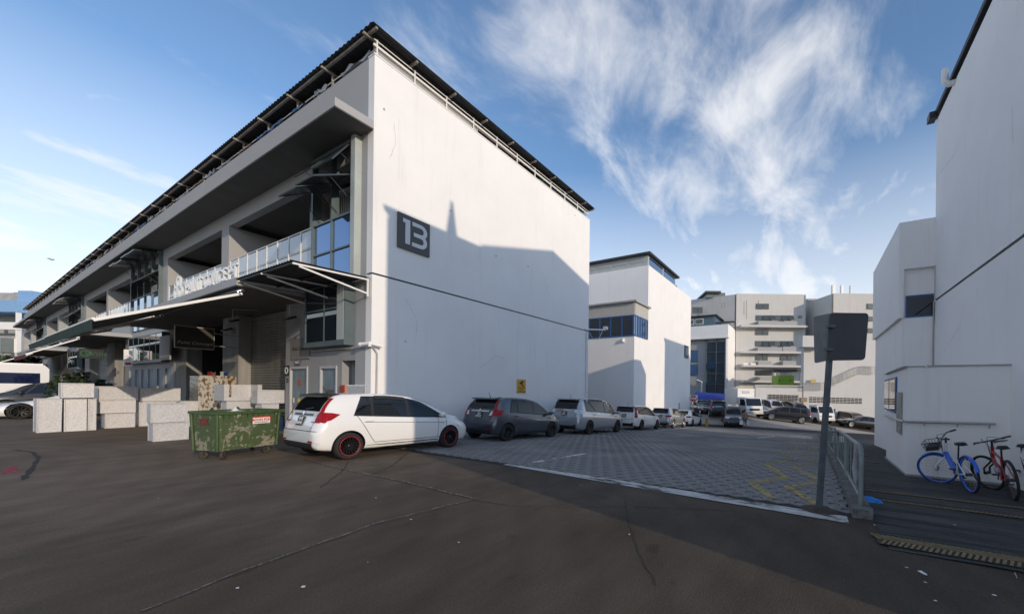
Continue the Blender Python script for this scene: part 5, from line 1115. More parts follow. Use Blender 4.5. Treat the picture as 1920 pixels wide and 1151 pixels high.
far_car('van', 'small white van parked against the slotted wall behind the black car', scale_rows(MPV, 4.3, 1.7, 1.9), pw, 1448, 44.0, YAW + R(180), 4.3, (.8, 3.4), MW[:3], tyre=.3)
far_car('van', 'grey van parked against the slotted wall below the ochre notice', scale_rows(MPV, 4.5, 1.75, 1.95), paint('warm_grey_paint', (.22, .21, .20)), 1491, 44.0, YAW + R(180), 4.5, (.8, 3.5), MW[:3], tyre=.3)
far_car('estate_car', 'grey estate car parked against the stair wall behind the black coupe', scale_rows(WAGON, 4.5, 1.78, 1.5), paint('bronze_grey_paint', (.10, .095, .09), .3), 1598, 44.5, YAW + R(184), 4.5, (.85, 3.5), WW, tyre=.32)
# trucks
def truck(name, label, u, Yd, head, box, hcab=2.05):
    p = at_Y(u, 790, Yd); z = gz(p.x, p.y); d = Vector((math.cos(head), math.sin(head), 0)); o = Vector((p.x, p.y, z)) - d * .6
    t = thing(name, label, 'truck', tuple(o), (0, 0, head)); w = .86; x1 = 1.6
    prof = [(-.1, .38), (x1 + .05, .38), (x1 + .12, .55), (x1 + .10, .95), (x1 + .02, 1.15), (x1 - .32, hcab - .08), (x1 - .5, hcab), (-.05, hcab), (-.1, hcab - .1)]
    mb = MB(); mb.prism([(x, -w, z_) for x, z_ in prof], (0, 2 * w, 0)); part('cab', mb, pw, t, None, True)
    xa, za, xb, zb = x1 + .005, 1.19, x1 - .27, hcab - .14
    nx = Vector((za - zb, 0, xa - xb)).normalized(); nx = Vector((abs(nx.x), 0, abs(nx.z)))
    mb = MB(); mb.prism([Vector((xa, -w + .08, za)) + nx * .012, Vector((xa, w - .08, za)) + nx * .012, Vector((xb, w - .12, zb)) + nx * .012, Vector((xb, -w + .12, zb)) + nx * .012], nx * .012); part('windscreen', mb, m_cglass, t, None, True)
    for s_ in (-1, 1):
        mb = MB(); mb.prism([(.25, s_ * (w + .004), 1.2), (x1 - .12, s_ * (w + .004), 1.2), (x1 - .4, s_ * (w + .004), hcab - .2), (.25, s_ * (w + .004), hcab - .2)], (0, s_ * .01, 0)); part('side_window', mb, m_cglass, t, None, True)
        mb = MB(); mb.box(x1 + .1, x1 + .13, s_ * w - s_ * .32 if s_ > 0 else -w + .06, w - .06 if s_ > 0 else -w + .32, .72, .9); part('headlamp', mb, m_lamp, t, None, True)
        mb = MB(); mb.box(x1 - .1, x1 - .02, s_ * (w + .12) - .06, s_ * (w + .12) + .06, 1.25, 1.65); mb.bar((x1 - .1, s_ * w, 1.5), (x1 - .06, s_ * (w + .1), 1.5), .03); part('mirror', mb, m_blackm, t, None, True)
        for xw in (1.0, -2.2):
            M = Matrix.Translation((xw, s_ * (w - .2), .36)) @ Matrix.Rotation(R(90) * -s_, 4, 'X'); wh = MB(); wh.lathe([(.0001, .2), (.2, .21), (.22, .23), (.34, .23), (.36, .2), (.36, .02), (.0001, .0)], 24, M); part('wheel', wh, m_tyre, t, None, True)
    mb = MB(); mb.box(x1 + .121, x1 + .14, -w + .35, w - .35, .72, .92); part('grille', mb, m_under, t, None, True)
    mb = MB(); mb.box(x1 + .05, x1 + .17, -w - .02, w + .02, .38, .6); part('bumper', mb, m_pipe, t, None, True)
    mb = MB(); mb.box(-3.2, -.15, -.5, .5, .5, .7); part('chassis', mb, m_under, t, None, True)
    if box:
        mb = MB(); mb.box(-3.4, -.18, -1.0, 1.0, .85, box); bx_ = part('cargo_box', mb, m_white, t, None, True)
        for x_, y_ in ((-.17, -1.01), (-.17, .95), (-3.42, -1.01), (-3.42, .95)): mb = MB(); mb.box(x_ - .03, x_ + .04, y_, y_ + .06, .84, box + .01); part('corner_post', mb, m_chrome, bx_, None, True)
        mb = MB(); mb.box(-.179, -.15, -.45, .35, box - .55, box - .25); part('vent_cover', mb, m_pipe, bx_, None, True)
    else:
        mb = MB(); mb.box(-3.4, -.18, -.9, .9, .72, .85); 
        for s_ in (-1, 1): mb.box(-3.4, -.18, s_ * .9 - .02, s_ * .9 + .02, .85, 1.25)
        part('flat_bed', mb, m_pipe, t, None, True)
    return t
truck('box_truck', 'white box truck facing up the street beside the blue awning', 1405, 39.0, YAW + R(184), 2.95)
truck('flatbed_truck', 'small white truck with flat bed behind the leaning sign post', 1538, 41.5, YAW + R(184), None, 2.0)
# ================================================================== facade fittings, signs, awnings
MC = thing('metal_canopy', 'corrugated metal canopy on white struts above the corner window', 'canopy', (A0, 13, 4.8))
corrugated(4.43, A0 - .02, 11.46, 15.08, 4.80, .16, .025, m_roof, 'sheet', MC, dz=.06)
mb = MB(); mb.bar((4.5, 11.5, 4.77), (4.5, 15.05, 4.77), .05); mb.bar((5.4, 11.5, 4.79), (5.4, 15.05, 4.79), .05); part('purlin', mb, m_roof, MC)
for n_ in (11.52, 13.4, 15.0):
    mb = MB(); mb.bar((4.46, n_, 4.74), (A0 - .03, n_, 4.80), .045); mb.bar((4.6, n_, 4.70), (A0 - .05, n_, 4.38), .045); mb.bar((A0 - .06, n_, 4.30), (A0 - .06, n_, 4.79), .04); part('strut', mb, m_white, MC)
# shop letters on the hood: rings emblem plus letters, each its own piece
PL = thing('shop_letters', 'raised white metal letters PAINT CONCEPT with ring emblem on the concrete hood', 'sign', (4.5, 18.3, 4.87))
m_let = mat('satin_white_letters', (0.78, 0.78, 0.76), 0.3, metal=0.2)
n_ = 20.15; word = 'PAINT CONCEPT'
for ch in word:
    if ch == ' ': n_ -= .16; continue
    w_ = .18 if ch == 'I' else .42
    part('letter', text_mb(ch, .60, .03, frame((4.52, n_ - w_ / 2, 4.87 + .235), (0, -1, 0), (0, 0, 1)), bold=.004), m_let, PL); n_ -= w_
for cn, cz in ((21.15, 5.12), (20.65, 5.10), (20.85, 5.48)):
    mb = MB(); mb.lathe([(.15, -.03), (.24, -.03), (.24, .03), (.15, .03)], 20, frame((4.52, cn, cz), (0, -1, 0), (0, 0, 1)), False, True); part('emblem_ring', mb, m_let, PL)
mb = MB(); mb.bar((4.52, 15.3, 4.885), (4.52, 21.4, 4.885), .03); part('base_rail', mb, m_let, PL)
# projecting signs
def board(name, label, a0, a1, n, z0, z1, m, txts, edge=None):
    t = thing(name, label, 'sign', ((a0 + a1) / 2, n, z0)); mb = MB(); mb.box(a0, a1, n - .05, n + .05, z0, z1); part('panel', mb, m, t)
    if edge:
        e = MB(); w = .022
        e.box(a0 - .01, a1 + .01, n - .062, n + .062, z1 + .001, z1 + w); e.box(a0 - .01, a1 + .01, n - .062, n + .062, z0 - w, z0 - .001); e.box(a0 - .012, a0 - .001, n - .06, n + .06, z0 - w, z1 + w); e.box(a1 + .001, a1 + .012, n - .06, n + .06, z0 - w, z1 + w); part('edging', e, edge, t)
    for (s, size, x, z, m_, sh) in txts: part('lettering', text_mb(s, size, .003, frame((x, n - .056, z), (1, 0, 0), (0, 0, 1)), shear=sh), m_, t)
    return t
pA, pB = at_n(328, 614, 21.2), at_n(400, 652, 21.2)
m_cream = mat('cream_lettering', (0.55, 0.50, 0.42), 0.6); m_choc = mat('brown_black_sign', (0.03, 0.026, 0.022), 0.5)
sgn = board('hanging_sign', 'dark projecting sign with cream script Paint Concept under the hood', pA.x, pB.x, 21.2, 3.05, 3.86, m_choc, [('Paint Concept', .17, (pA.x + pB.x) / 2, 3.24, m_cream, .28)], m_cream)
mb = MB(); mb.tube([((pA.x + pB.x) / 2 - .2, 21.14, 3.62), ((pA.x + pB.x) / 2, 21.14, 3.70), ((pA.x + pB.x) / 2 + .25, 21.14, 3.60), ((pA.x + pB.x) / 2, 21.14, 3.56), ((pA.x + pB.x) / 2 - .2, 21.14, 3.62)], .012, 5); part('emblem', mb, m_blackm, sgn)
mb = MB(); mb.tube([(pB.x, 21.2, 3.7), (A0 + .1, 21.5, 3.7)], .02, 6); mb.tube([(pB.x, 21.2, 3.2), (A0 + .1, 21.5, 3.2)], .02, 6); part('arm', mb, m_pipe, sgn)
# flat panel with faint script by the door
SP = thing('wall_sign', 'grey flat panel with thin dark script above the blue door', 'sign', (A0 - .02, 15.8, 2.55))
mb = MB(); mb.box(A0 - .035, A0 - .004, 15.06, 16.45, 2.56, 3.30); part('panel', mb, mat('taupe_panel', (0.17, 0.16, 0.15), 0.5), SP)
part('lettering', text_mb('Paint Concept', .2, .002, frame((A0 - .038, 15.76, 2.93), (0, -1, 0), (0, 0, 1)), shear=.3), m_ink, SP)
for n_ in (15.4, 16.1): mb = MB(); mb.box(A0 - .05, A0 - .004, n_ - .02, n_ + .02, 3.30, 3.35); part('clip', mb, m_ink, SP)
RS = thing('unit_sign', 'small black unit sign with white roundel beside the roller shutter', 'sign', (A0 - .02, 16.75, 1.9))
mb = MB(); mb.box(A0 - .03, A0 - .003, 16.60, 16.92, 1.98, 2.36); part('plate', mb, m_ink, RS)
mb = MB(); mb.lathe([(.075, 0), (.13, 0), (.13, .008), (.075, .008)], 20, frame((A0 - .034, 16.76, 2.17), (0, -1, 0), (0, 0, 1)), False, True); part('roundel', mb, m_plt, RS)
part('numeral', text_mb('25', .2, .002, frame((A0 - .004, 16.76, 1.80), (0, -1, 0), (0, 0, 1)), bold=.008), m_ink, RS)
US = thing('unit_number', 'little dark unit number plate over the blue door', 'sign', (A0 - .03, 15.9, 2.33)); mb = MB(); mb.box(A0 - .05, A0 - .031, 15.72, 16.1, 2.36, 2.54); part('plate', mb, MATS['slate_sign'], US); part('lettering', text_mb('01-25', .11, .002, frame((A0 - .053, 15.91, 2.45), (0, -1, 0), (0, 0, 1))), m_plt, US)
# niche: white screen panel and red notice
NP = thing('notice_stand', 'red and white notice with orange edge in the wall niche', 'sign', (A0 - .1, 12.6, .3))
mb = MB(); mb.box(A0 - .06, A0 - .03, 12.72, 12.98, 0.1, 1.66); part('panel', mb, m_white, NP)
for z0_, z1_ in ((1.32, 1.66), (.72, .86)): mb = MB(); mb.box(A0 - .07, A0 - .061, 12.72, 12.98, z0_, z1_); part('red_panel', mb, mat('brick_red_print', (0.30, 0.04, 0.03), 0.6), NP)
mb = MB(); mb.box(A0 - .075, A0 - .02, 12.66, 12.719, .1, 1.67); part('edge', mb, mat('orange_edge', (0.75, 0.16, 0.02), 0.5), NP)
for i_, t_ in enumerate(('ACTION', 'QUALITY', 'SPECIAL')): part('lettering', text_mb(t_, .065, .001, frame((A0 - .064, 12.85, 1.22 - .14 * i_), (0, -1, 0), (0, 0, 1)), bold=.002), m_ink, NP)
WP = thing('sheet_panel', 'galvanised sheet panel leaning in the wall niche beside the notice', 'panel', (A0 - .1, 12.2, 0)); mb = MB(); mb.box(A0 - .05, A0 - .02, 11.6, 12.655, .1, 1.64); part('sheet', mb, m_galv, WP); mb = MB(); mb.box(A0 - .055, A0 - .015, 11.59, 12.66, 1.641, 1.665); part('folded_edge', mb, m_chrome, WP)
# floodlights on conduits
def flood(name, label, p, wall_a):
    t = thing(name, label, 'light', tuple(p)); x, y, z = p
    mb = MB(); mb.prism([(x - .14, y - .16, z), (x + .16, y - .16, z + .12), (x + .12, y - .16, z + .2), (x - .14, y - .16, z + .06)], (0, .32, 0)); part('housing', mb, m_blackm, t)
    mb = MB(); mb.tube([(x, y, z + .15), (x, y, z + .55), (wall_a, y - .3, z + .62)], .018, 6); part('conduit', mb, m_pipe, t); return t
flood('floodlight', 'black floodlight on a bent conduit above the grey panel sign', (A0 - .35, 15.75, 3.85), A0); flood('floodlight', 'black floodlight hanging under the hood before the roller shutter', (A0 - .7, 19.6, 4.0), A0)
flood('floodlight', 'black floodlight above the projecting Paint Concept sign', (A0 - .2, 22.0, 3.9), A0)
# awnings
m_grn = mat('dark_green_canvas', (0.012, 0.035, 0.030), 0.8, var=0.25, vscale=3)
def awning(label, n0, n1, a_out, z_in, z_out, m, a_in=4.44, bars=True):
    t = thing('awning', label, 'awning', (a_in, (n0 + n1) / 2, z_in)); mb = MB(); vs, fs = [], []; K = 14
    for i in range(K + 1):
        n = n0 + (n1 - n0) * i / K
        for j in range(5): s = j / 4; vs.append((a_in + (a_out - a_in) * s, n, z_in + (z_out - z_in) * s - .05 * math.sin(s * math.pi)))
    for i in range(K):
        for j in range(4): fs.append((i * 5 + j, i * 5 + j + 1, i * 5 + j + 6, i * 5 + j + 5))
    mb.add(vs, fs, True); part('canvas', mb, m, t)
    v = MB(); vs, fs = [], []; K = int((n1 - n0) / .12)
    for i in range(K + 1):
        n = n0 + (n1 - n0) * i / K; vs += [(a_out - .012 - .015 * (i % 2), n, z_out - .01), (a_out - .012 + .02 * (i % 2), n, z_out - .27 + .03 * (i % 3 == 0))]
        if i: fs.append((2 * i - 2, 2 * i - 1, 2 * i + 1, 2 * i))
    v.add(vs, fs); part('valance', v, m, t)
    mb = MB(); mb.tube([(a_out, n0, z_out), (a_out, n1, z_out)], .03, 8); part('front_bar', mb, m_white, t)
    for n in (n0 + .02, n1 - .02):
        mb = MB(); mb.bar((a_in, n, z_in - .10), (a_out, n, z_out - .03), .05, .07); part('side_arm', mb, m_white, t)
        mb = MB(); mb.tube([(a_in, n, z_in), (a_in - .1, n, z_in - .06), (a_in - .04, n, z_in - .16)], .035, 8); part('hinge', mb, m_chrome, t)
    mb = MB(); mb.tube([(a_in, n0, z_in), (a_in, n1, z_in)], .05, 8); part('roller', mb, m_blackm, t)
    return t
e0, e1 = at_n(462, 545, 14.6), at_n(175, 597, 14.6)
awning('dark green awning with white side arms hung from the lettered hood', 14.62, 22.3, e1.x, e0.z, e1.z, m_grn)
awning('second green awning with scalloped edge beyond the lettered hood', 23.6, 31.0, 2.1, 4.5, 3.35, m_grn)
awning('faded dark red awning over the middle shops', 40.0, 46.5, 2.6, 4.5, 3.3, mat('dark_red_canvas', (0.10, 0.015, 0.02), 0.8, var=.2))
awning('green awning at the far shops of the long block', 63, 76, 2.5, 4.4, 3.2, m_grn)
for k_, n_ in enumerate((24.2, 27.5)):
    LT = thing('strip_light', ('white tube light fitting under the second green awning, nearer the hood letters', 'white tube light fitting under the second green awning, farther from the hood letters')[k_], 'light', (4.2, n_, 4.2)); mb = MB(); mb.bar((3.9, n_, 4.0), (2.6, n_, 3.52), .09, .06); part('fitting', mb, m_white, LT)
# small signs further along
l0, l1, l2 = at_n(232, 655, 36), at_n(248, 655, 36), at_n(240, 687, 36); lm = (l0.x + l1.x) / 2; zt_ = l0.z; zb_ = l2.z
CS = board('hanging_sign', 'white projecting sign with red lettering LASH on the long facade', l0.x, l1.x, 36, zb_, zt_, m_white, [('LASH', .34 * (l1.x - l0.x), lm, zb_ + .6 * (zt_ - zb_), mat('maroon_print', (0.30, 0.03, 0.03), 0.6), 0), ('SALON', .15 * (l1.x - l0.x), lm, zb_ + .4 * (zt_ - zb_), m_ink, 0)]); mb = MB(); mb.box(l0.x + .05, l1.x - .05, 35.93, 35.949, zb_ + .1, zb_ + .26); part('red_band', mb, mat('red_print', (0.55, 0.06, 0.03), 0.6), CS)
l0, l1, l2 = at_n(148, 653, 40), at_n(194, 653, 40), at_n(170, 672, 40); zt_, zb_ = l0.z, l2.z; wd_ = l1.x - l0.x
GS = board('hanging_sign', 'long black sign with green emblem on the far shops', l0.x, l1.x, 40, zb_, zt_, m_ink, [('Wmt', .7 * (zt_ - zb_), l0.x + wd_ * .66, zb_ + .5 * (zt_ - zb_), mat('green_lettering', (0.008, 0.09, 0.035), 0.6), .2)]); mb = MB(); rr_ = .36 * (zt_ - zb_); mb.lathe([(rr_ * .7, 0), (rr_, 0), (rr_, .02), (rr_ * .7, .02)], 18, frame((l0.x + wd_ * .25, 39.93, (zt_ + zb_) / 2), (1, 0, 0), (0, 0, 1)), False, True); part('emblem', mb, MATS['green_lettering'], GS)
WS = thing('wall_sign', 'grey framed panel on the shop wall between window and dark workshop', 'sign', (A0 - .1, 30.8, 2.9)); mb = MB(); mb.box(A0 - .36, A0 - .30, 29.2, 31.0, 2.9, 4.2); part('panel', mb, m_fac, WS)
BS = thing('box_sign', 'small white and magenta box sign at the far end of the block', 'sign', (4.0, 80, 4.9)); mb = MB(); mb.box(3.6, 4.4, 79.6, 81.6, 4.95, 6.6); part('panel', mb, m_teal, BS); mb = MB(); mb.box(4.41, 4.6, 79.6, 81.6, 4.95, 6.6); part('lit_edge', mb, m_white, BS)
for k_, n_ in enumerate((57.3, 58.9)):
    AC = thing('air_conditioner', ('white outdoor air conditioner unit on the balcony ledge, by the third glazed bay', 'white outdoor air conditioner unit on the balcony ledge, one along from the bay edge')[k_], 'air conditioner', (A0 - .4, n_, 5.2)); mb = MB(); mb.box(A0 - .75, A0 - .38, n_, n_ + 1.0, 5.25, 6.1); part('casing', mb, m_white, AC)
    mb = MB(); mb.lathe([(.05, 0), (.33, 0), (.33, .015), (.05, .015)], 18, frame((A0 - .766, n_ + .5, 5.68), (0, -1, 0), (0, 0, 1)), False, True); part('fan_grille', mb, m_blackm, AC)
    mb = MB(); mb.box(A0 - .8, A0 - .17, n_ - .02, n_ + 1.02, 5.16, 5.249); part('bracket', mb, m_pipe, AC)

# ================================================================== galvanised duct boxes
def frame_box(u0, u1, vt, vb, Y, depth, rot, name, label, m=None, cat='metal box', open_=False):
    """box squared to the building: its left front corner stands at column u0, depth Y; the front face runs along the block to column u1"""
    m = m or m_galv
    p0 = at_Y(u0, vb, Y); p1 = at_n(u1, vb, p0.y); zt = at_Y(u0, vt, Y).z; zb = max(0.001, p0.z); zb = 0.001 if zb < .1 else zb
    w = p1.x - p0.x; t = thing(name, label, cat, (p0.x, p0.y, zb), (0, 0, R(rot)), 'galvanised duct boxes stacked before the workshop' if cat == 'metal box' else None)
    h = zt - zb
    if open_:
        e = .13; th = .012
        for x0, x1, z0, z1 in ((0, w, 0, e), (0, e, e, h), (w - e, w, e, h)): mb = MB(); mb.box(x0, x1, .0, .012, z0, z1); part('front_flange', mb, m, t, None, True)
        for x0 in (0, w - th): mb = MB(); mb.box(x0, x0 + th, .013, depth, .0, h); part('side_sheet', mb, m, t, None, True)
        mb = MB(); mb.box(th, w - th, .013, depth, 0, th); part('bottom_sheet', mb, m, t, None, True)
        mb = MB(); mb.box(w * .45, w - th, depth - th, depth, th, h); part('back_sheet', mb, m, t, None, True)
    else:
        g = .006; mb = MB(); mb.box(g, w - g, g, depth - g, g, h - g); part('shell', mb, m, t, None, True)
        for x0, z0, x1, z1 in ((.03, .03, w - .03, h - .03), (.03, h - .03, w - .03, .03)): mb = MB(); mb.bar((x0, g, z0), (x1, g, z1), .012, .006, up=(0, 1, 0)); part('cross_crease', mb, m, t, None, True)
        f = .022
        for y0, y1 in ((-.02, .0055), (depth - .0055, depth + .02)):
            mb = MB(); mb.box(0, w, y0, y1, 0, f); mb.box(0, w, y0, y1, h - f, h); mb.box(0, f, y0, y1, f, h - f); mb.box(w - f, w, y0, y1, f, h - f); part('flange', mb, m, t, None, True)
    return t
for row in (
    (68, 115, 747.5, 811.5, 12.1, .66, 1, 'tall galvanised box on the ground at the end of the row, beside the sports car'),
    (119.5, 162, 747, 808.5, 12.5, .62, -2, 'upright galvanised box on the ground under the long top box'),
    (164, 180, 747, 806, 12.9, .5, 0, 'slim galvanised box wedged between the upright box and the three-high stack'),
    (114, 176, 718, 745.8, 12.35, .6, -1, 'galvanised box lying across the tops of the two upright boxes'),
    (196, 253, 775.5, 801.5, 13.5, .6, 0, 'short galvanised box at the bottom of the three-high stack'),
    (182, 254, 749.8, 775, 13.4, .62, -1, 'galvanised box in the middle of the three-high stack'),
    (183.5, 256.5, 724, 749.4, 13.4, .62, 1, 'galvanised box on top of the three-high stack'),
    (260, 347, 752.5, 799, 14.3, .6, 0, 'wide galvanised box behind the two boxes next to the bin, below the long flat one'),
    (262.5, 338, 727.5, 752, 14.3, .6, 0, 'long galvanised box lying flat above the wide one'),
    (286, 354, 793.5, 832, 10.55, .40, 2, 'galvanised box on the ground directly behind the green bin, carrying another'),
    (281.5, 350, 757, 793, 10.5, .36, 1, 'galvanised box stacked on the one directly behind the green bin'),
    (338, 417, 752, 800, 14.2, .6, 0, 'galvanised box half hidden by the green bin, below the open duct'),
    (424, 487, 752, 806, 13.5, .5, 0, 'galvanised box under the open duct, hidden mostly by the green bin'),
    (490, 522, 757, 806, 13.4, .5, 0, 'upright galvanised box between the green bin and the blue jerrycan'),
    (482, 538, 731, 756.5, 13.4, .5, -1, 'galvanised box topping the upright one beside the blue door')):
    frame_box(*row[:7], 'duct_box', row[7])
frame_box(420, 491, 720.5, 751.5, 13.4, 1.0, 0, 'open_duct', 'open U-shaped galvanised duct section resting above the green bin', open_=True)
# blue jerrycan
jp = gnd(531, 806); JC = thing('jerrycan', 'dark blue plastic jerrycan on the ground beside the blue door', 'jerrycan', tuple(jp), (0, 0, YAW - R(90)))
mb = MB(); prof = [(-.15, 0), (.15, 0), (.16, .03), (.16, .38), (.11, .46), (-.13, .46), (-.16, .40), (-.16, .03)]; mb.prism([(x, 0, z) for x, z in prof], (0, .2, 0)); part('body', mb, mat('navy_plastic', (0.012, 0.03, 0.11), 0.35), JC, None, True)
mb = MB(); mb.tube([(-.09, .1, .46), (-.07, .1, .52), (.05, .1, .52), (.09, .1, .46)], .018, 6); part('handle', mb, MATS['navy_plastic'], JC, None, True); mb = MB(); mb.lathe([(.0001, .0), (.03, 0), (.03, .05), (.0001, .05)], 10, Matrix.Translation((.12, .1, .44))); part('cap', mb, m_blackm, JC, None, True)
# sticker-covered cabinet
cp_ = at_Y(371, 805, 14.6); CB = thing('cabinet', 'cabinet patched with foil and peeling brown prints in the dark workshop mouth', 'cabinet', (cp_.x, cp_.y, 0), (0, 0, math.atan2(RGT.y, RGT.x)))
hh = at_Y(390, 704, 14.6).z
mb = MB(); mb.box(0, .9, 0, .6, .08, hh); part('body', mb, mat('patched_print', (0.50, 0.47, 0.40), 0.6, col2=(0.16, 0.08, 0.03), vscale=7, thr=(.50, .56)), CB, None, True)
mb = MB(); mb.box(-.012, -.001, .02, .58, .12, hh - .04); mb.box(-.36, 0, .02, .04, .1, hh - .02); part('foil_side', mb, mat('crumpled_foil', (0.30, 0.30, 0.29), 0.25, metal=.9, bump=1.0, bscale=7), CB, None, True)
for x in (.05, .75): mb = MB(); mb.box(x, x + .1, .05, .5, 0, .08); part('foot', mb, m_blackm, CB, None, True)
for i_, (x, col_, h_) in enumerate(((.12, (.35, .03, .03), .12), (.28, (.4, .12, .1), .1), (.62, (.6, .6, .55), .15), (.76, (.02, .06, .25), .13))):
    PT = thing('paint_tin', ('red paint tin on the patched cabinet', 'dust-covered red tin on the patched cabinet beside the red one', 'white paint tin on the patched cabinet', 'blue tin on the patched cabinet')[i_], 'tin', tuple(CB.matrix_basis @ Vector((x, .3, hh))), (0, 0, 0)); mb = MB(); mb.lathe([(.0001, 0), (.06, 0), (.06, h_), (.063, h_), (.063, h_ + .012), (.0001, h_ + .012)], 14); part('can', mb, mat('tin_%d' % i_, col_, 0.4), PT, None, True)
    mb = MB(); mb.tube([(-.06, 0, h_ * .85), (-.05, .03, h_ + .06), (.05, .03, h_ + .06), (.06, 0, h_ * .85)], .004, 5); part('handle', mb, m_chrome, PT, None, True)

# ================================================================== green rubbish bin
g0, g1 = gnd(408, 864), gnd(502, 850); bd = (g1 - g0); bl = 1.16; bang = math.atan2(bd.y, bd.x)
BN = thing('rubbish_bin', 'battered green wheeled rubbish bin with flaking paint in front of the metal boxes', 'bin', (g0.x, g0.y, 0), (0, 0, bang))
def flaking():
    m = mat('flaking_green_paint', (0.058, 0.088, 0.034), 0.6, col2=(0.25, 0.24, 0.175), vscale=13, bump=.3, bscale=25, thr=(.545, .60)); t = m.node_tree; b = t.nodes['Principled BSDF']; src = b.inputs['Base Color'].links[0].from_socket
    mr_ = [x for x in t.nodes if x.type == 'MAP_RANGE'][0]; lk = mr_.inputs['Value'].links[0]; fs_ = lk.from_socket; t.links.remove(lk)
    tcn = t.nodes.new('ShaderNodeTexCoord'); nb = t.nodes.new('ShaderNodeTexNoise'); nb.inputs['Scale'].default_value = 1.9; nb.inputs['Detail'].default_value = 2; t.links.new(tcn.outputs['Object'], nb.inputs['Vector'])
    ad = t.nodes.new('ShaderNodeMath'); ad.operation = 'MULTIPLY_ADD'; ad.inputs[1].default_value = .75; t.links.new(nb.outputs['Fac'], ad.inputs[0]); sb_ = t.nodes.new('ShaderNodeMath'); sb_.operation = 'SUBTRACT'; sb_.inputs[1].default_value = .375; t.links.new(fs_, sb_.inputs[0]); t.links.new(sb_.outputs[0], ad.inputs[2]); t.links.new(ad.outputs[0], mr_.inputs['Value'])
    n = t.nodes.new('ShaderNodeTexNoise'); n.inputs['Scale'].default_value = 5; n.inputs['Detail'].default_value = 6; t.links.new(tcn.outputs['Object'], n.inputs['Vector']); mr = t.nodes.new('ShaderNodeMapRange'); mr.inputs['From Min'].default_value = .63; mr.inputs['From Max'].default_value = .72; mr.inputs['To Max'].default_value = .8; t.links.new(n.outputs['Fac'], mr.inputs['Value'])
    mx = t.nodes.new('ShaderNodeMix'); mx.data_type = 'RGBA'; t.links.new(mr.outputs[0], mx.inputs['Factor']); t.links.new(src, mx.inputs[6]); mx.inputs[7].default_value = (0.10, 0.05, 0.02, 1); t.links.new(mx.outputs[2], b.inputs['Base Color']); return m
m_bin = flaking(); m_bing = mat('green_bin_rim', (0.045, 0.082, 0.028), 0.5, var=.3, vscale=6)
Lb, Wb, z0, z1 = bl, .72, .20, 1.0
def taper(mb, x0, x1, y0, y1, za, zb, gx, gy, r=.07):
    """tub with rounded corners widening upwards"""
    def ring(x0, x1, y0, y1, z):
        o = []
        for cx, cy, t0 in ((x1 - r, y1 - r, 0), (x0 + r, y1 - r, 90), (x0 + r, y0 + r, 180), (x1 - r, y0 + r, 270)):
            for k in range(4): a = R(t0 + 30 * k); o.append((cx + r * math.cos(a), cy + r * math.sin(a), z))
        return o
    rs = [ring(x0 - gx * s, x1 + gx * s, y0 - gy * s, y1 + gy * s, za + (zb - za) * s) for s in (0, .33, .345, .66, .675, 1)]
    rs[2] = [(x, y - .006, z) for x, y, z in rs[2]]
    n = len(rs[0]); vs = [v for q in rs for v in q]; fs = [tuple(range(n))[::-1]]
    for i in range(len(rs) - 1):
        for k in range(n): fs.append((i * n + k, i * n + (k + 1) % n, (i + 1) * n + (k + 1) % n, (i + 1) * n + k))
    mb.add(vs, fs); return rs[-1]
mb = MB(); taper(mb, 0, Lb, 0, Wb, z0, z1, .04, .04); inn = MB(); part('tub', mb, m_bin, BN, None, True)
mb = MB(); mb.box(.0, Lb, .0, Wb, .86, .88); part('rubbish_level', mb, m_dark, BN, None, True)
mb = MB(); e = .10; x0, x1, y0, y1 = -.07, Lb + .13, -.09, Wb + .08
mb.box(x0, x1, y0, y0 + e, z1 - .01, z1 + .05); mb.box(x0, x1, y1 - e, y1, z1 - .01, z1 + .05); mb.box(x0, x0 + e, y0 + e, y1 - e, z1 - .009, z1 + .049); mb.box(x1 - e, x1, y0 + e, y1 - e, z1 - .009, z1 + .049); part('rim', mb, m_bing, BN, None, True)
for i_ in range(10): mb = MB(); x = .06 + i_ * (Lb - .1) / 9.5; mb.prism([(x, -.047, z1 - .012), (x, -.085, z1 - .012), (x, -.043, z1 - .12)], (.014, 0, 0)); part('rib', mb, m_bing, BN, None, True)
for x, y in ((-.02, -.02), (Lb + .02, -.02), (-.02, Wb + .02), (Lb + .02, Wb + .02)): mb = MB(); mb.tube([(x * .5 if x < 0 else Lb, .0 if y < 0 else Wb, z0), (x * 2 if x < 0 else Lb + .035, y * 2 if y < 0 else Wb + .03, z1)], .03, 8); part('corner_post', mb, m_bing, BN, None, True)
mb = MB(); mb.box(.20, 1.0, Wb + .10, Wb + .17, .36, 1.0); mb.box(.22, .98, Wb + .06, Wb + .12, 1.0, 1.05); part('lid', mb, m_bing, BN, 'lid hanging down the back of the bin', True)
for y in (.35, .85): mb = MB(); mb.tube([(y, Wb + .02, 1.04), (y, Wb + .07, 1.09), (y, Wb + .14, 1.02)], .022, 6); part('hinge', mb, m_bing, BN, None, True)
m_cast = mat('dirty_caster', (0.05, 0.042, 0.035), 0.8, var=.3, vscale=12)
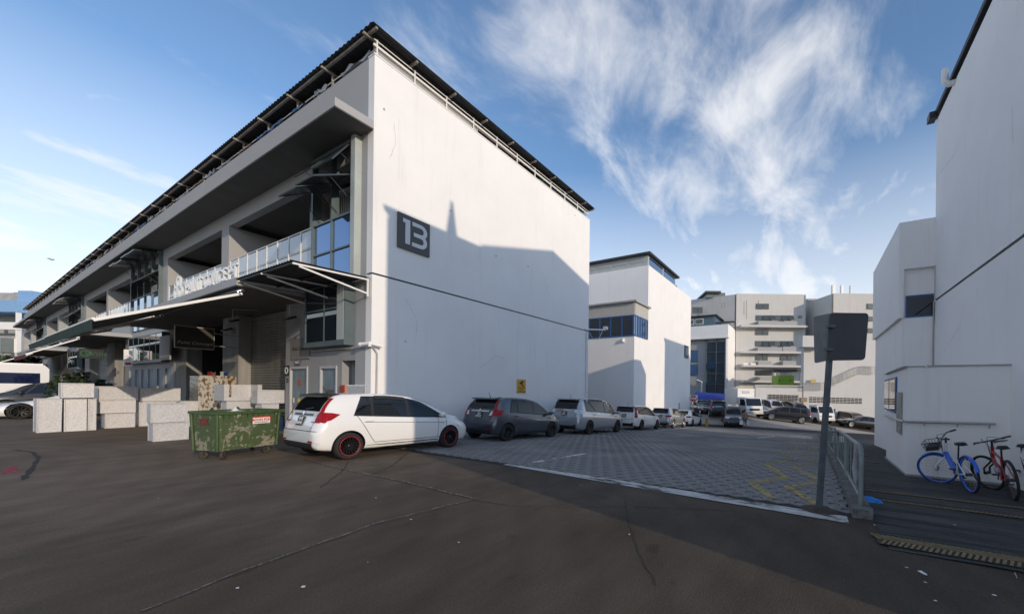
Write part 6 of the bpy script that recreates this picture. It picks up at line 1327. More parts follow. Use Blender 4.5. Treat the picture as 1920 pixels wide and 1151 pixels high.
for x, y, th, r_ in ((.16, .10, 35, .105), (Lb - .14, .12, 100, .095), (.10, Wb - .12, 110, .095), (Lb - .12, Wb - .12, 50, .095)):
    M = Matrix.Translation((x, y, r_)) @ Matrix.Rotation(R(th), 4, 'Z'); w = thing_part('caster', BN, M)
    mb = MB(); mb.lathe([(.0001, -.02), (.035, -.022), (.04, -.028), (r_ - .02, -.028), (r_, -.018), (r_, .018), (r_ - .02, .028), (.04, .028), (.035, .022), (.0001, .02)], 20, Matrix.Rotation(R(90), 4, 'X')); part('wheel', mb, m_cast, w, None, True)
    mb = MB(); mb.box(-.03, .03, -.04, -.03, -.02, .10); mb.box(-.03, .03, .03, .04, -.02, .10); mb.box(-.05, .05, -.045, .045, .10, .115); part('fork', mb, m_cast, w, None, True)
mb = MB(); mb.box(.80 - .18, .80 + .18, -.052, -.044, .74, .90); st = part('sticker', mb, m_white, BN, 'white sticker with red lettering', True); st.matrix_basis = st.matrix_basis @ Matrix.Rotation(0, 4, 'Z')
mb = MB(); mb.box(.62, .98, -.0555, -.0525, .875, .90); part('red_band', mb, mat('sticker_red', (0.62, 0.04, 0.03), 0.5), st, None, True)
part('lettering', text_mb('BOON POH', .072, .001, frame((.80, -.055, .825), (1, 0, 0), (0, 0, 1)), bold=.003), MATS['sticker_red'], st, None, True)
mb = MB(); mb.box(.65, .95, -.0545, -.0525, .762, .770); mb.box(.65, .92, -.0545, -.0525, .778, .784); part('fine_print', mb, m_ink, st, None, True)
part('graffiti', text_mb('DK', .20, .001, frame((-.049, .36, .82), (0, -1, 0), (0, 0, 1)), bold=.004), mat('red_graffiti', (0.22, 0.02, 0.03), 0.7), BN, 'red hand-painted letters', True)
mb = MB()
for i_ in range(26): mb.add([(.30 + random.uniform(0, .9), random.uniform(.05, .7), .92 + random.uniform(0, .12)) for _ in range(3)], [(0, 1, 2)])
mb.lathe([(.0001, .2), (.07, .12), (.13, .04), (.17, 0)], 7, Matrix.Translation((.42, .18, .93)), False); mb.lathe([(.0001, .1), (.1, .05), (.16, 0)], 7, Matrix.Translation((.72, .15, .95)), False); part('rubbish', mb, mat('white_rubbish', (0.62, 0.62, 0.60), 0.7, var=.15, vscale=8), BN, None, True, 'stuff')

# ================================================================== sign post, railings, kerb furniture
pb_ = gnd(1535, 957); SP_ = thing('sign_post', 'leaning grey post carrying the back of two angled sign plates', 'sign post', tuple(pb_))
Yp = pb_.x * cY + pb_.y * sY; top = at_Y(1561, 588, Yp)
m_grey = mat('weathered_grey_steel', (0.10, 0.115, 0.13), 0.5, metal=.4, var=.2, vscale=8); m_plb = mat('sign_back_grey', (0.075, 0.08, 0.088), 0.5, metal=.3, var=.15, vscale=4)
mb = MB(); mb.bar(pb_ + Vector((0, 0, -.05)), top, .062, .062, up=tuple(FWD)); part('post', mb, m_grey, SP_)
mb = MB(); mb.lathe([(.0001, .03), (.06, .03), (.2, .008), (.24, 0)], 14, Matrix.Translation(pb_ + Vector((0, 0, .014)))); part('base_rubble', mb, mat('rusty_debris', (0.06, 0.042, 0.032), 0.95, var=.5, vscale=20, bump=1, bscale=30), SP_)
def plate(p_tl, p_tr, p_br, p_bl, th, m, name, r=.055):
    a, b, c_, d = [Vector(x) for x in (p_tl, p_tr, p_br, p_bl)]
    def q(s, t): return (a * (1 - s) + b * s) * (1 - t) + (d * (1 - s) + c_ * s) * t
    w, h = (b - a).length, (d - a).length; rs, rt = r / w, r / h; pts = []
    for cs, ct, t0 in ((1 - rs, rt, 270), (1 - rs, 1 - rt, 0), (rs, 1 - rt, 90), (rs, rt, 180)):
        for k in range(5): an = R(t0 + 22.5 * k); pts.append(q(cs + rs * math.cos(an), ct + rt * math.sin(an)))
    n = (b - a).cross(d - a).normalized(); mb = MB(); mb.prism(pts, n * th); return part(name, mb, m, SP_)
plate(at_Y(1556, 586, Yp - .07), at_Y(1629, 587, Yp - .02), at_Y(1622, 675, Yp - .02), at_Y(1550, 676, Yp - .07), .012, m_plb, 'sign_plate')
plate(at_Y(1525, 594, Yp + .32), at_Y(1557, 587, Yp + .04), at_Y(1551, 676, Yp + .04), at_Y(1527, 681, Yp + .32), .012, mat('sign_back_pale', (0.16, 0.165, 0.17), 0.5, metal=.3, var=.15, vscale=4), 'sign_plate', .04)
for v_ in (612, 655): q0 = at_Y(1556.5 - (v_ - 612) * .06, v_, Yp - .09); mb = MB(); mb.box(-.05, .05, -.045, .03, -.02, .02, Matrix.Translation(q0) @ Matrix.Rotation(YAW - R(90), 4, 'Z')); part('clamp', mb, m_grey, SP_)
m_rail = mat('pale_green_rail_paint', (0.20, 0.23, 0.23), 0.5, metal=.2, var=.2, vscale=6)
for k_, (a0, a1) in enumerate(((6.42, 11.6), (13.0, 18.4), (19.8, 25.2))):
    RL = thing('footpath_railing', ('pale green tube railing on the kerb with a tied strip of cloth at its end', 'pale green tube railing on the kerb, middle one along the footpath', 'pale green tube railing on the kerb, last one towards the far road')[k_], 'railing', (a0, -.62, gz(a0) + .11), (0, 0, 0), 'tube railings along the footpath kerb')
    b = lambda a: gz(a) + .10
    mb = MB(); mb.tube([(a0, -.62, b(a0) + .48), (a0 - .015, -.62, b(a0) + .66), (a0 + .03, -.62, b(a0) + .78), (a0 + .13, -.62, b(a0) + .83)] + [(a0 + (a1 - a0) * t, -.62, b(a0 + (a1 - a0) * t) + .83) for t in (.15, .3, .5, .7, .85, .97)] + [(a1, -.62, b(a1) + .70)], .034, 10); part('top_rail', mb, m_rail, RL)
    mb = MB(); mb.tube([(a0 + (a1 - a0) * t, -.62, b(a0 + (a1 - a0) * t) + .12) for t in (0, .25, .5, .75, 1)], .022, 8); part('bottom_rail', mb, m_rail, RL)
    n = 10 if k_ == 0 else 8
    for i_ in range(n + 1):
        a = a0 + (a1 - a0) * i_ / n; mb = MB(); big_ = i_ in (0, n // 2, n); mb.tube([(a, -.62, b(a) - .02 if big_ else b(a) + .12), (a, -.62, b(a) + (.74 if i_ in (0, n) else .82))], .032 if big_ else .009, 8); part('post' if big_ else 'baluster', mb, m_rail, RL)
    if k_ == 0:
        mb = MB(); mb.tube([(a0 + .2, -.60, b(a0) + .86), (a0 + .18, -.57, b(a0) + .7), (a0 + .24, -.56, b(a0) + .5), (a0 + .1, -.57, b(a0) + .42), (a0 + .06, -.56, b(a0) + .3)], [.045, .02, .03, .04, .008], 7); part('cloth_strip', mb, mat('grey_cloth', (0.30, 0.31, 0.33), 0.8), RL)
        for z_ in (.5, .8):
            mb = MB(); mb.tube([(a1, -.62, b(a1) + z_), (a1, -.25, b(a1) + z_)], .022, 8); part('end_bar', mb, m_rail, RL)
# tactile grip strips across the footpath
m_grip = mat('tan_grip_strip', (0.22, 0.165, 0.085), 0.85, var=.3, vscale=14)
def grip(label, a, w, n0, n1, dbl=False, sk=0.0):
    t = thing('grip_strip', label, 'grip strip', (a, n0, gz(a) + .006)); mb = MB(); z = lambda x: gz(x) + .021
    L = n0 - n1; k = int(L / .05)
    base = MB(); base.add([(a, n0, z(a)), (a + sk, n1, z(a + sk)), (a + sk + w, n1, z(a + sk + w)), (a + w, n0, z(a + w))], [(0, 1, 2, 3)]); part('base', base, mat('strip_base', (0.05, 0.042, 0.03), 0.9), t)
    for i_ in range(k):
        for s_ in ((0, 1) if dbl else (0,)):
            nn = n0 - i_ * .05 - .02; aa = a + sk * i_ / k; wd = w * (.5 if dbl else 1) - .01; ao = aa + s_ * w * .5 + .005; d = .06 * (1 if not (dbl and s_) else -1)
            mb.add([(ao, nn, z(ao) + .008), (ao, nn - .026, z(ao) + .008), (ao + wd, nn - .026 - d, z(ao + wd) + .008), (ao + wd, nn - d, z(ao + wd) + .008), (ao, nn, z(ao)), (ao, nn - .026, z(ao)), (ao + wd, nn - .026 - d, z(ao + wd)), (ao + wd, nn - d, z(ao + wd))], [(0, 1, 2, 3), (0, 4, 5, 1), (2, 6, 7, 3), (1, 5, 6, 2), (3, 7, 4, 0)])
    part('ribs', mb, m_grip, t, None, False, 'stuff')
grip('broad tan grip strip with crossed ribs at the foot of the footpath', 5.10, .34, -.66, -3.5, True)
grip('tan ribbed grip strip just past the blue bag on the footpath', 7.42, .10, -.95, -3.5)
grip('tan ribbed grip strip ending at the railing beside the blue bag', 8.2, .10, -.74, -3.5)
for k_, a in enumerate((12.4, 13.2, 15.6, 16.4)): grip(('first', 'second', 'third', 'fourth')[k_] + ' tan grip strip on the footpath past the annexe corner', a, .12, -.74, -1.75)
# litter you can pick up
bp_ = gnd(1628, 940); BG = thing('plastic_bag', 'crumpled bright blue plastic bag on the footpath by the railing', 'bag', tuple(bp_)); mb = MB(); vs, fs = [], []; rb = random.Random(3)
for i in range(7):
    for j in range(14):
        el = R(90 * i / 6); az = 2 * math.pi * j / 14; rr = 1 + rb.uniform(-.16, .16) if i < 6 else 1; vs.append((bp_.x + .11 * rr * math.cos(el) * math.cos(az), bp_.y - .18 * rr * math.cos(el) * math.sin(az), bp_.z + .006 + .075 * math.sin(el) * (1 + rb.uniform(-.25, .25))))
for i in range(6):
    for j in range(14): fs.append((i * 14 + j, i * 14 + (j + 1) % 14, (i + 1) * 14 + (j + 1) % 14, (i + 1) * 14 + j))
mb.add(vs, fs); part('film', mb, mat('bright_blue_film', (0.02, 0.26, 0.72), 0.35, spec=.6), BG); mb = MB(); mb.tube([bp_ + Vector((.05, .1, .05)), bp_ + Vector((.02, .2, .03)), bp_ + Vector((-.03, .22, .01))], [.03, .02, .015], 6); part('knot', mb, MATS['bright_blue_film'], BG)
pp = gnd(1617, 961); PB_ = thing('foam_tray', 'white foam tray tipped against the kerb by the railing post', 'tray', tuple(pp)); M = Matrix.Translation(pp + Vector((0, 0, .04))) @ Matrix.Rotation(R(25), 4, 'Y') @ Matrix.Rotation(R(30), 4, 'Z'); mb = MB(); mb.box(-.09, .09, -.06, .06, -.006, .006, M); part('base', mb, m_white, PB_); mb = MB()
for x0, x1, y0, y1 in ((-.1, .1, -.07, -.06), (-.1, .1, .06, .07), (-.1, -.09, -.06, .06), (.09, .1, -.06, .06)): mb.box(x0, x1, y0, y1, -.004, .03, M)
part('lip', mb, m_white, PB_)
lp = gnd(1730, 1076); LP = thing('paper_scrap', 'white torn paper scrap on the asphalt beyond the broad grip strip', 'paper', tuple(lp)); mb = MB(); mb.prism([lp + Vector(v) for v in ((.04, .03, .008), (.05, 0, .012), (0, -.03, .008), (-.06, -.02, .02), (-.02, .0, .008))], (0, 0, .002)); part('sheet', mb, m_white, LP)
tp = gnd(1900, 1078); TW_ = thing('wooden_stick', 'thin pale stick lying on the asphalt near the wall', 'stick', tuple(tp)); mb = MB(); mb.tube([tp + Vector((-.07, .0, .008)), tp + Vector((.06, -.03, .008))], .004, 5); part('stick', mb, mat('pale_wood', (.45, .35, .2), .8), TW_)
# cone on block, stop sign, hydrant
def cone(p, label):
    t = thing('traffic_cone', label, 'cone', tuple(p)); m_o = mat('cone_orange', (0.65, 0.06, 0.015), 0.5); mb = MB(); mb.box(p.x - .17, p.x + .17, p.y - .17, p.y + .17, p.z, p.z + .03); part('base', mb, m_o, t); mb = MB(); mb.lathe([(.13, .03), (.035, .62), (.0001, .62)], 16, Matrix.Translation(p)); part('body', mb, m_o, t); mb = MB(); mb.lathe([(.098, .25), (.074, .40)], 16, Matrix.Translation(p) @ Matrix.Diagonal((1.03, 1.03, 1, 1))); part('band', mb, m_white, t)
cp2 = at_Y(1568, 800, 20.5); cz = gz(cp2.x, cp2.y); cone(Vector((cp2.x, cp2.y, cz)), 'orange traffic cone behind the white block at the end of the footpath')
CBk = thing('concrete_block', 'small white concrete block at the footpath end below the cone', 'block', (cp2.x - .5, cp2.y - .1, cz)); mb = MB(); mb.prism([(cp2.x - .75, cp2.y - .3, cz), (cp2.x - .35, cp2.y - .3, cz), (cp2.x - .40, cp2.y - .3, cz + .33), (cp2.x - .70, cp2.y - .3, cz + .33)], (0, .5, 0)); part('block', mb, m_white, CBk)
sp_ = at_Y(1300, 747, 38); SS = thing('stop_sign', 'red octagonal STOP sign on a white backing plate by the blue awning', 'sign', (sp_.x, sp_.y, gz(sp_.x, sp_.y)))
Ms = frame((sp_.x, sp_.y, sp_.z), RGT, (0, 0, 1))
mb = MB(); mb.box(-.42, .42, -.34, .34, -.03, -.012, Ms); part('backing_plate', mb, m_white, SS); mb = MB(); mb.lathe([(.0001, 0), (.37, 0), (.37, -.012), (.0001, -.012)], 8, Ms @ Matrix.Diagonal((1.06, .9, 1, 1)) @ Matrix.Rotation(R(22.5), 4, 'Z'), False); part('octagon', mb, mat('stop_red', (0.38, 0.015, 0.02), 0.5), SS)
part('lettering', text_mb('STOP', .27, .004, Ms @ Matrix.Translation((0, 0, .006)), bold=.012), m_white, SS); mb = MB(); mb.tube([(sp_.x, sp_.y, gz(sp_.x, sp_.y)), (sp_.x, sp_.y, sp_.z + .3)], .035, 8); part('post', mb, m_pipe, SS)
hp = at_Y(1325, 797, 35.5); hp.z = gz(hp.x, hp.y); HY = thing('fire_hydrant', 'yellow and red hydrant beyond the last white hatchback', 'hydrant', tuple(hp)); mb = MB(); mb.lathe([(.0001, 0), (.16, 0), (.16, .05), (.09, .07), (.09, .5), (.12, .52), (.12, .56), (.0001, .56)], 14, Matrix.Translation(hp)); part('barrel', mb, mat('hydrant_yellow', (.55, .36, .03), .5), HY); mb = MB(); mb.lathe([(.1, .56), (.09, .66), (.03, .74), (.0001, .74)], 14, Matrix.Translation(hp)); part('bonnet', mb, mat('hydrant_red', (.5, .05, .02), .5), HY); mb = MB(); mb.tube([hp + Vector((0, -.18, .38)), hp + Vector((0, .18, .38))], .05, 8); part('outlet', mb, MATS['hydrant_yellow'], HY)
# ================================================================== bicycles
m_spoke = mat('spoke_steel', (0.35, 0.36, 0.38), 0.3, metal=.9)
def wheel_parts(root, M, r, tyre_m, rim_m, spokes=20, mud=None, tw=.022):
    w = thing_part('wheel', root, M)
    mb = MB(); mb.lathe([(r - .012 + tw * .6 * math.cos(t), tw * math.sin(t)) for t in [k * math.pi / 4 for k in range(8)]], 40, None, True, True); part('tyre', mb, tyre_m, w, None, True)
    mb = MB(); mb.lathe([(r - .045, -.014), (r - .020, -.016), (r - .020, .016), (r - .045, .014)], 40, None, True, True); part('rim', mb, rim_m, w, None, True)
    mb = MB(); mb.tube([(0, 0, -.05), (0, 0, .05)], .028, 10); part('hub', mb, m_blackm, w, None, True)
    mb = MB()
    for k in range(spokes):
        a = 2 * math.pi * k / spokes; b = a + (.35 if k % 2 else -.35); s = .03 if k % 4 < 2 else -.03; mb.tube([(.026 * math.cos(b), .026 * math.sin(b), s), ((r - .04) * math.cos(a), (r - .04) * math.sin(a), 0)], .0016, 4, False, False)
    part('spokes', mb, m_spoke, w, None, True, 'stuff'); return w
def bicycle(name, label, rear, front, steer, lean, frame_m, fork_m, tyre_m, rim_m, r=.33, city=True):
    """local x runs from the rear axle to the front axle, y to the bike's left"""
    d = Vector((front.x - rear.x, front.y - rear.y, 0)); head = math.atan2(d.y, d.x); wb = 1.03
    t = thing(name, label, 'bicycle', tuple(rear)); z0 = rear.z
    sl = (gz(front.x, front.y) - gz(rear.x, rear.y)) / max(.5, d.length)
    t.matrix_basis = Matrix.Translation(rear) @ Matrix.Rotation(head, 4, 'Z') @ Matrix.Rotation(-math.atan(sl), 4, 'Y') @ Matrix.Rotation(R(lean), 4, 'X')
    P = lambda nm, mb, m: part(nm, mb, m, t, None, True)
    RX = Matrix.Rotation(R(90), 4, 'X')
    wheel_parts(t, Matrix.Translation((0, 0, r)) @ RX, r, tyre_m, rim_m)
    # steering frame: axis through the head tube
    hb, ht = Vector((.80, 0, .62)), Vector((.735, 0, .83)); axl = Vector((wb, 0, r)); axis = (ht - hb).normalized()
    S = Matrix.Translation(hb) @ Matrix.Rotation(R(steer), 4, axis) @ Matrix.Translation(-hb)
    wheel_parts(t, S @ Matrix.Translation(axl) @ RX, r, tyre_m, rim_m)
    tr = lambda pts: [S @ Vector(p) for p in pts]
    mb = MB()
    for s in (-1, 1): mb.tube(tr([hb + Vector((0, s * .02, -.0)), hb + Vector((.03, s * .055, -.06)), axl + Vector((-.03, s * .055, .10)), axl + Vector((0, s * .05, 0))]), .018 if city else .015, 8)
    P('fork', mb, fork_m)
    mb = MB(); mb.tube([hb - axis * .06, ht + axis * .03], .028, 10); P('head_tube', mb, fork_m if city else frame_m)
    bbk = Vector((.42, 0, .29)); seat = Vector((.24, 0, .80))
    if city:
        mb = MB(); mb.tube([hb + axis * .04, Vector((.62, 0, .45)), bbk], [.04, .045, .045], 10); P('main_beam', mb, frame_m)
        mb = MB(); mb.tube([bbk, bbk.lerp(seat, .55)], .024, 8)
        for s in (-1, 1): mb.tube([bbk + Vector((0, s * .03, 0)), Vector((0, s * .06, r))], .013, 6); mb.tube([bbk.lerp(seat, .5) + Vector((0, s * .02, 0)), Vector((0, s * .06, r))], .011, 6)
        P('rear_stays', mb, fork_m)
        for nm, a0, a1, M in (('rear_mudguard', 20, 165, Matrix.Translation((0, 0, r))), ('front_mudguard', 60, 150, S @ Matrix.Translation(axl))):
            mb = MB(); vs, fs = [], []; K = 16
            for i in range(K + 1):
                a = R(a0 + (a1 - a0) * i / K); q = r + .022
                for y, dr in ((-.03, -.012), (0, .006), (.03, -.012)): vs.append(M @ Vector((-(q + dr) * math.cos(a) * -1, y, (q + dr) * math.sin(a))))
            for i in range(K): fs += [(3 * i, 3 * i + 1, 3 * i + 4, 3 * i + 3), (3 * i + 1, 3 * i + 2, 3 * i + 5, 3 * i + 4)]
            mb.add(vs, fs, True); P(nm, mb, frame_m)
        # basket: rods
        mb = MB(); bx0, bx1, by, bz0, bz1 = .82, 1.08, .15, .76, .92
        for z, g in ((bz0, .82), (.84, .92), (bz1, 1.0)):
            c_ = .95; loop = [(c_ + (bx0 - c_) * g, -by * g, z), (c_ + (bx1 - c_) * g, -by * g, z), (c_ + (bx1 - c_) * g, by * g, z), (c_ + (bx0 - c_) * g, by * g, z), (c_ + (bx0 - c_) * g, -by * g, z)]; mb.tube(tr(loop), .006, 5)
        for i in range(6):
            f = i / 5; 
            for s in (-1, 1): mb.tube(tr([(.95 + (bx0 + (bx1 - bx0) * f - .95) * .82, s * by * .82, bz0), (bx0 + (bx1 - bx0) * f, s * by, bz1)]), .004, 4)
            mb.tube(tr([(.95 + (bx1 - .95) * .82, -by * .82 + 2 * by * .82 * f, bz0), (bx1, -by + 2 * by * f, bz1)]), .004, 4)
        P('basket', mb, m_blackm)
        mb = MB(); q = tr([(.85, -.12, .765), (1.05, -.12, .765), (1.05, .12, .765), (.85, .12, .765)]); mb.prism(q, (0, 0, .07)); P('basket_tray', mb, m_blackm)
        mb = MB(); mb.box(-.06, -.03, -.02, .02, .60, .66); P('rear_lamp', mb, m_red)
        mb = MB(); mb.tube([bbk + Vector((-.06, .05, 0)), Vector((.25, .20, .01))], .009, 6); P('kickstand', mb, m_blackm)
    else:
        mb = MB(); mb.tube([hb + axis * .15, bbk.lerp(seat, .72)], .022, 8); P('top_tube', mb, frame_m)
        mb = MB(); mb.tube([hb + axis * .02, bbk], .028, 10); P('down_tube', mb, frame_m)
        mb = MB(); mb.tube([bbk, bbk.lerp(seat, .78)], .02, 8); P('seat_tube', mb, frame_m)
        mb = MB()
        for s in (-1, 1): mb.tube([bbk + Vector((0, s * .03, 0)), Vector((0, s * .06, r))], .011, 6); mb.tube([bbk.lerp(seat, .7) + Vector((0, s * .02, 0)), Vector((0, s * .06, r))], .010, 6)
        P('rear_stays', mb, frame_m)
        mb = MB(); mb.tube([(.56, .03, .48), (.52, .03, .40)], .035, 10); P('bottle_cage', mb, m_spoke)
    mb = MB(); mb.tube([bbk.lerp(seat, .5), seat + Vector((-.02, 0, .06))], .014, 8); P('seat_post', mb, m_blackm)
    mb = MB(); vs, fs = [], []; sc = seat + Vector((-.02, 0, .08))
    rowsS = [(-.14, .085, .03), (-.08, .095, .035), (0, .06, .025), (.08, .028, .018), (.14, .016, .01)]
    for x, w, h in rowsS: vs += [sc + Vector((x, -w, -.02)), sc + Vector((x, -w * .6, h)), sc + Vector((x, w * .6, h)), sc + Vector((x, w, -.02)), sc + Vector((x, 0, -.035))]
    for i in range(4):
        for k in range(5): fs.append((i * 5 + k, i * 5 + (k + 1) % 5, i * 5 + 5 + (k + 1) % 5, i * 5 + 5 + k))
    fs += [(0, 1, 2, 3, 4), (20, 21, 22, 23, 24)]; mb.add(vs, fs, True); P('saddle', mb, m_blackm)
    mb = MB(); st = ht + axis * .14; mb.tube(tr([ht, st]), .018, 8)
    if city: mb.tube(tr([st + Vector((-.12, -.29, .05)), st + Vector((.02, -.20, .04)), st + Vector((.04, 0, .02)), st + Vector((.02, .20, .04)), st + Vector((-.12, .29, .05))]), .012, 8)
    else: mb.tube(tr([st + Vector((-.02, -.33, .02)), st + Vector((.05, -.1, .0)), st + Vector((.05, .1, .0)), st + Vector((-.02, .33, .02))]), .013, 8)
    P('handlebar', mb, m_blackm)
    for s in (-1, 1):
        mb = MB(); e = st + (Vector((-.12, s * .29, .05)) if city else Vector((-.02, s * .33, .02))); i_ = st + (Vector((-.03, s * .24, .045)) if city else Vector((.02, s * .22, .01))); mb.tube(tr([i_, e]), .018, 8); P('grip', mb, m_blackm if city else mat('tan_grip', (.12, .08, .05), .8))
        mb = MB(); mb.tube(tr([i_ + Vector((.03, 0, -.01)), i_ + Vector((.05, s * .06, -.03))]), .007, 5); P('brake_lever', mb, m_blackm)
    mb = MB(); mb.tube(tr([st + Vector((.03, -.15, .03)), st + Vector((.14, -.06, .06)), st + Vector((.12, 0, -.08)), hb + Vector((.03, 0, .05))]), .005, 5); mb.tube(tr([st + Vector((.03, .15, .03)), st + Vector((.13, .06, .05)), st + Vector((.1, .0, -.1)), hb + Vector((.04, .0, 0))]), .005, 5); P('cables', mb, m_blackm)
    mb = MB(); mb.lathe([(.02, -.008), (.09, -.008), (.09, .008), (.02, .008)], 20, Matrix.Translation(bbk + Vector((0, -.055, 0))) @ RX, False, True); P('chainring', mb, m_blackm)
    mb = MB()
    for s, a in ((-1, -40), (1, 140)):
        e = bbk + Vector((.16 * math.cos(R(a)), s * .075, .16 * math.sin(R(a)))); mb.tube([bbk + Vector((0, s * .06, 0)), e], .010, 6); mb.box(e.x - .045, e.x + .045, e.y + (0 if s > 0 else -.08), e.y + (.08 if s > 0 else 0), e.z - .012, e.z + .012)
    P('crank', mb, m_blackm)
    return t
m_bblue = mat('bright_blue_paint', (0.015, 0.12, 0.62), 0.35, coat=.5); m_bwht = mat('bike_white_paint', (0.72, 0.73, 0.75), 0.35, coat=.5); m_bred = mat('bike_red_paint', (0.30, 0.012, 0.025), 0.35, coat=.5)
bicycle('bicycle', 'blue and white share bicycle with basket leaning at the annexe wall', gnd(1822, 924), gnd(1771, 905), 58, -6, m_bblue, m_bwht, m_tyre, m_bblue)
bicycle('bicycle', 'red mountain bicycle parked against the annexe wall beside the blue one', gnd(1902, 938), gnd(1853, 912), 30, -7, m_bred, m_blackm, m_tyre, m_rimd, .34, False)
bicycle('bicycle', 'black bicycle behind the red one at the edge of the wall', gnd(1940, 925), gnd(1893, 903), 20, -8, mat('bike_black_paint', (.02, .02, .022), .35, coat=.5), m_blackm, m_tyre, m_rimd, .33, False)

# ================================================================== the person walking
pf_ = at_Y(1396, 803, 33.5); pz = gz(pf_.x, pf_.y)
PE = thing('person', 'person in an olive sleeveless top and shorts walking with carrier bags', 'person', (pf_.x, pf_.y, pz), (0, 0, YAW + R(5)))
J = {'pel': (0, 0, .92), 'chest': (.03, 0, 1.22), 'neck': (.05, 0, 1.40), 'headb': (.07, 0, 1.47), 'headt': (.09, 0, 1.62), 'shl': (.03, .17, 1.36), 'ell': (-.05, .25, 1.10), 'hal': (.02, .28, .86), 'shr': (.03, -.17, 1.36), 'elr': (.0, -.27, 1.10), 'har': (.08, -.30, .86),
     'hipl': (0, .09, .88), 'knl': (.14, .10, .50), 'anl': (.10, .10, .10), 'tol': (.26, .11, .03), 'hipr': (0, -.09, .88), 'knr': (-.02, -.10, .50), 'anr': (-.22, -.10, .14), 'tor': (-.10, -.11, .03)}
RAD = {'pel': .15, 'chest': .155, 'neck': .055, 'headb': .075, 'headt': .085, 'shl': .065, 'ell': .042, 'hal': .035, 'shr': .065, 'elr': .042, 'har': .035, 'hipl': .10, 'knl': .06, 'anl': .04, 'tol': .035, 'hipr': .10, 'knr': .06, 'anr': .04, 'tor': .035}
E_ = [('pel', 'chest'), ('chest', 'neck'), ('neck', 'headb'), ('headb', 'headt'), ('chest', 'shl'), ('shl', 'ell'), ('ell', 'hal'), ('chest', 'shr'), ('shr', 'elr'), ('elr', 'har'), ('pel', 'hipl'), ('hipl', 'knl'), ('knl', 'anl'), ('anl', 'tol'), ('pel', 'hipr'), ('hipr', 'knr'), ('knr', 'anr'), ('anr', 'tor')]
def skin_mesh(J, E_, RAD, root, m, name, grow=0.0, sub=2):
    ks = list(J); me = bpy.data.meshes.new(name); me.from_pydata([J[k] for k in ks], [(ks.index(a), ks.index(b)) for a, b in E_], []); o = bpy.data.objects.new(name, me); COL.objects.link(o)
    md = o.modifiers.new('s', 'SKIN'); md.use_smooth_shade = True
    for i, k in enumerate(ks): me.skin_vertices[0].data[i].radius = (RAD[k] + grow, (RAD[k] + grow) * (.75 if k in ('pel', 'chest') else 1)); me.skin_vertices[0].data[i].use_root = (k == root)
    s = o.modifiers.new('u', 'SUBSURF'); s.levels = sub; s.render_levels = sub
    dg = bpy.context.evaluated_depsgraph_get(); m2 = bpy.data.meshes.new_from_object(o.evaluated_get(dg)); o.modifiers.clear(); o.data = m2; m2.materials.clear(); m2.materials.append(m); return o
m_skin = mat('skin', (0.23, 0.12, 0.08), 0.6)
bo = skin_mesh(J, E_, RAD, 'pel', m_skin, 'body'); bo.parent = PE
top_ = skin_mesh({k: J[k] for k in ('pel', 'chest', 'neck', 'shl', 'shr')}, [('pel', 'chest'), ('chest', 'neck'), ('chest', 'shl'), ('chest', 'shr')], {'pel': .16, 'chest': .165, 'neck': .055, 'shl': .06, 'shr': .06}, 'pel', mat('olive_cloth', (0.22, 0.17, 0.035), 0.85, col2=(0.45, 0.42, 0.3), vscale=14, thr=(.55, .62)), 'sleeveless_top', .012); top_.parent = PE
sh = skin_mesh({k: (Vector(J['hipl']).lerp(Vector(J['knl']), .8) if k == 'knl' else Vector(J['hipr']).lerp(Vector(J['knr']), .8) if k == 'knr' else J[k]) for k in ('pel', 'hipl', 'knl', 'hipr', 'knr')}, [('pel', 'hipl'), ('hipl', 'knl'), ('pel', 'hipr'), ('hipr', 'knr')], {'pel': .15, 'hipl': .105, 'knl': .09, 'hipr': .105, 'knr': .09}, 'pel', mat('grey_shorts', (0.12, 0.12, 0.13), 0.9), 'shorts', .016); sh.parent = PE
mb = MB(); mb.lathe([(.0001, .125), (.05, .115), (.09, .07), (.104, .0), (.10, -.06), (.085, -.09)], 16, Matrix.Translation((.065, 0, 1.585)) @ Matrix.Diagonal((1.1, .9, 1, 1))); part('hair', mb, mat('black_hair', (.012, .011, .01), .6), PE, None, True)
mb = MB(); mb.lathe([(.0001, .012), (.014, .006), (.014, -.012), (.0001, -.016)], 8, Matrix.Translation((.175, 0, 1.55)) @ Matrix.Diagonal((1.2, .8, 1.4, 1))); part('nose', mb, m_skin, PE, None, True)
for s in (-1, 1): mb = MB(); mb.lathe([(.0001, -.02), (.02, -.01), (.02, .012), (.0001, .02)], 8, Matrix.Translation((.085, s * .088, 1.56)) @ Matrix.Rotation(R(90), 4, 'X')); part('ear', mb, m_skin, PE, None, True)
for nm, x, y, s in (('anl', .18, .105, 1), ('anr', -.16, -.105, 1)): mb = MB(); mb.box(x - .12, x + .15, y - .05, y + .05, .0, .025); part('sandal', mb, m_blackm, PE, None, True)
for sd in ('l', 'r'):
    h = Vector(J['ha' + sd])
    for k, (dx, ln) in enumerate(((.02, .07), (.006, .078), (-.008, .072), (-.022, .058))):
        mb = MB(); mb.tube([h + Vector((dx, 0, -.02)), h + Vector((dx + .006, 0, -.05)), h + Vector((dx + .016, .012 * (1 if sd == 'r' else -1), -.02 - ln))], [.009, .0085, .007], 6); part('finger', mb, m_skin, bo, None, True)
    mb = MB(); mb.tube([h + Vector((.025, 0, 0)), h + Vector((.05, 0, -.03)), h + Vector((.045, 0, -.055))], [.01, .009, .007], 6); part('thumb', mb, m_skin, bo, None, True)
hr_ = PE.matrix_basis @ Vector(J['har']); hl_ = PE.matrix_basis @ Vector(J['hal'])
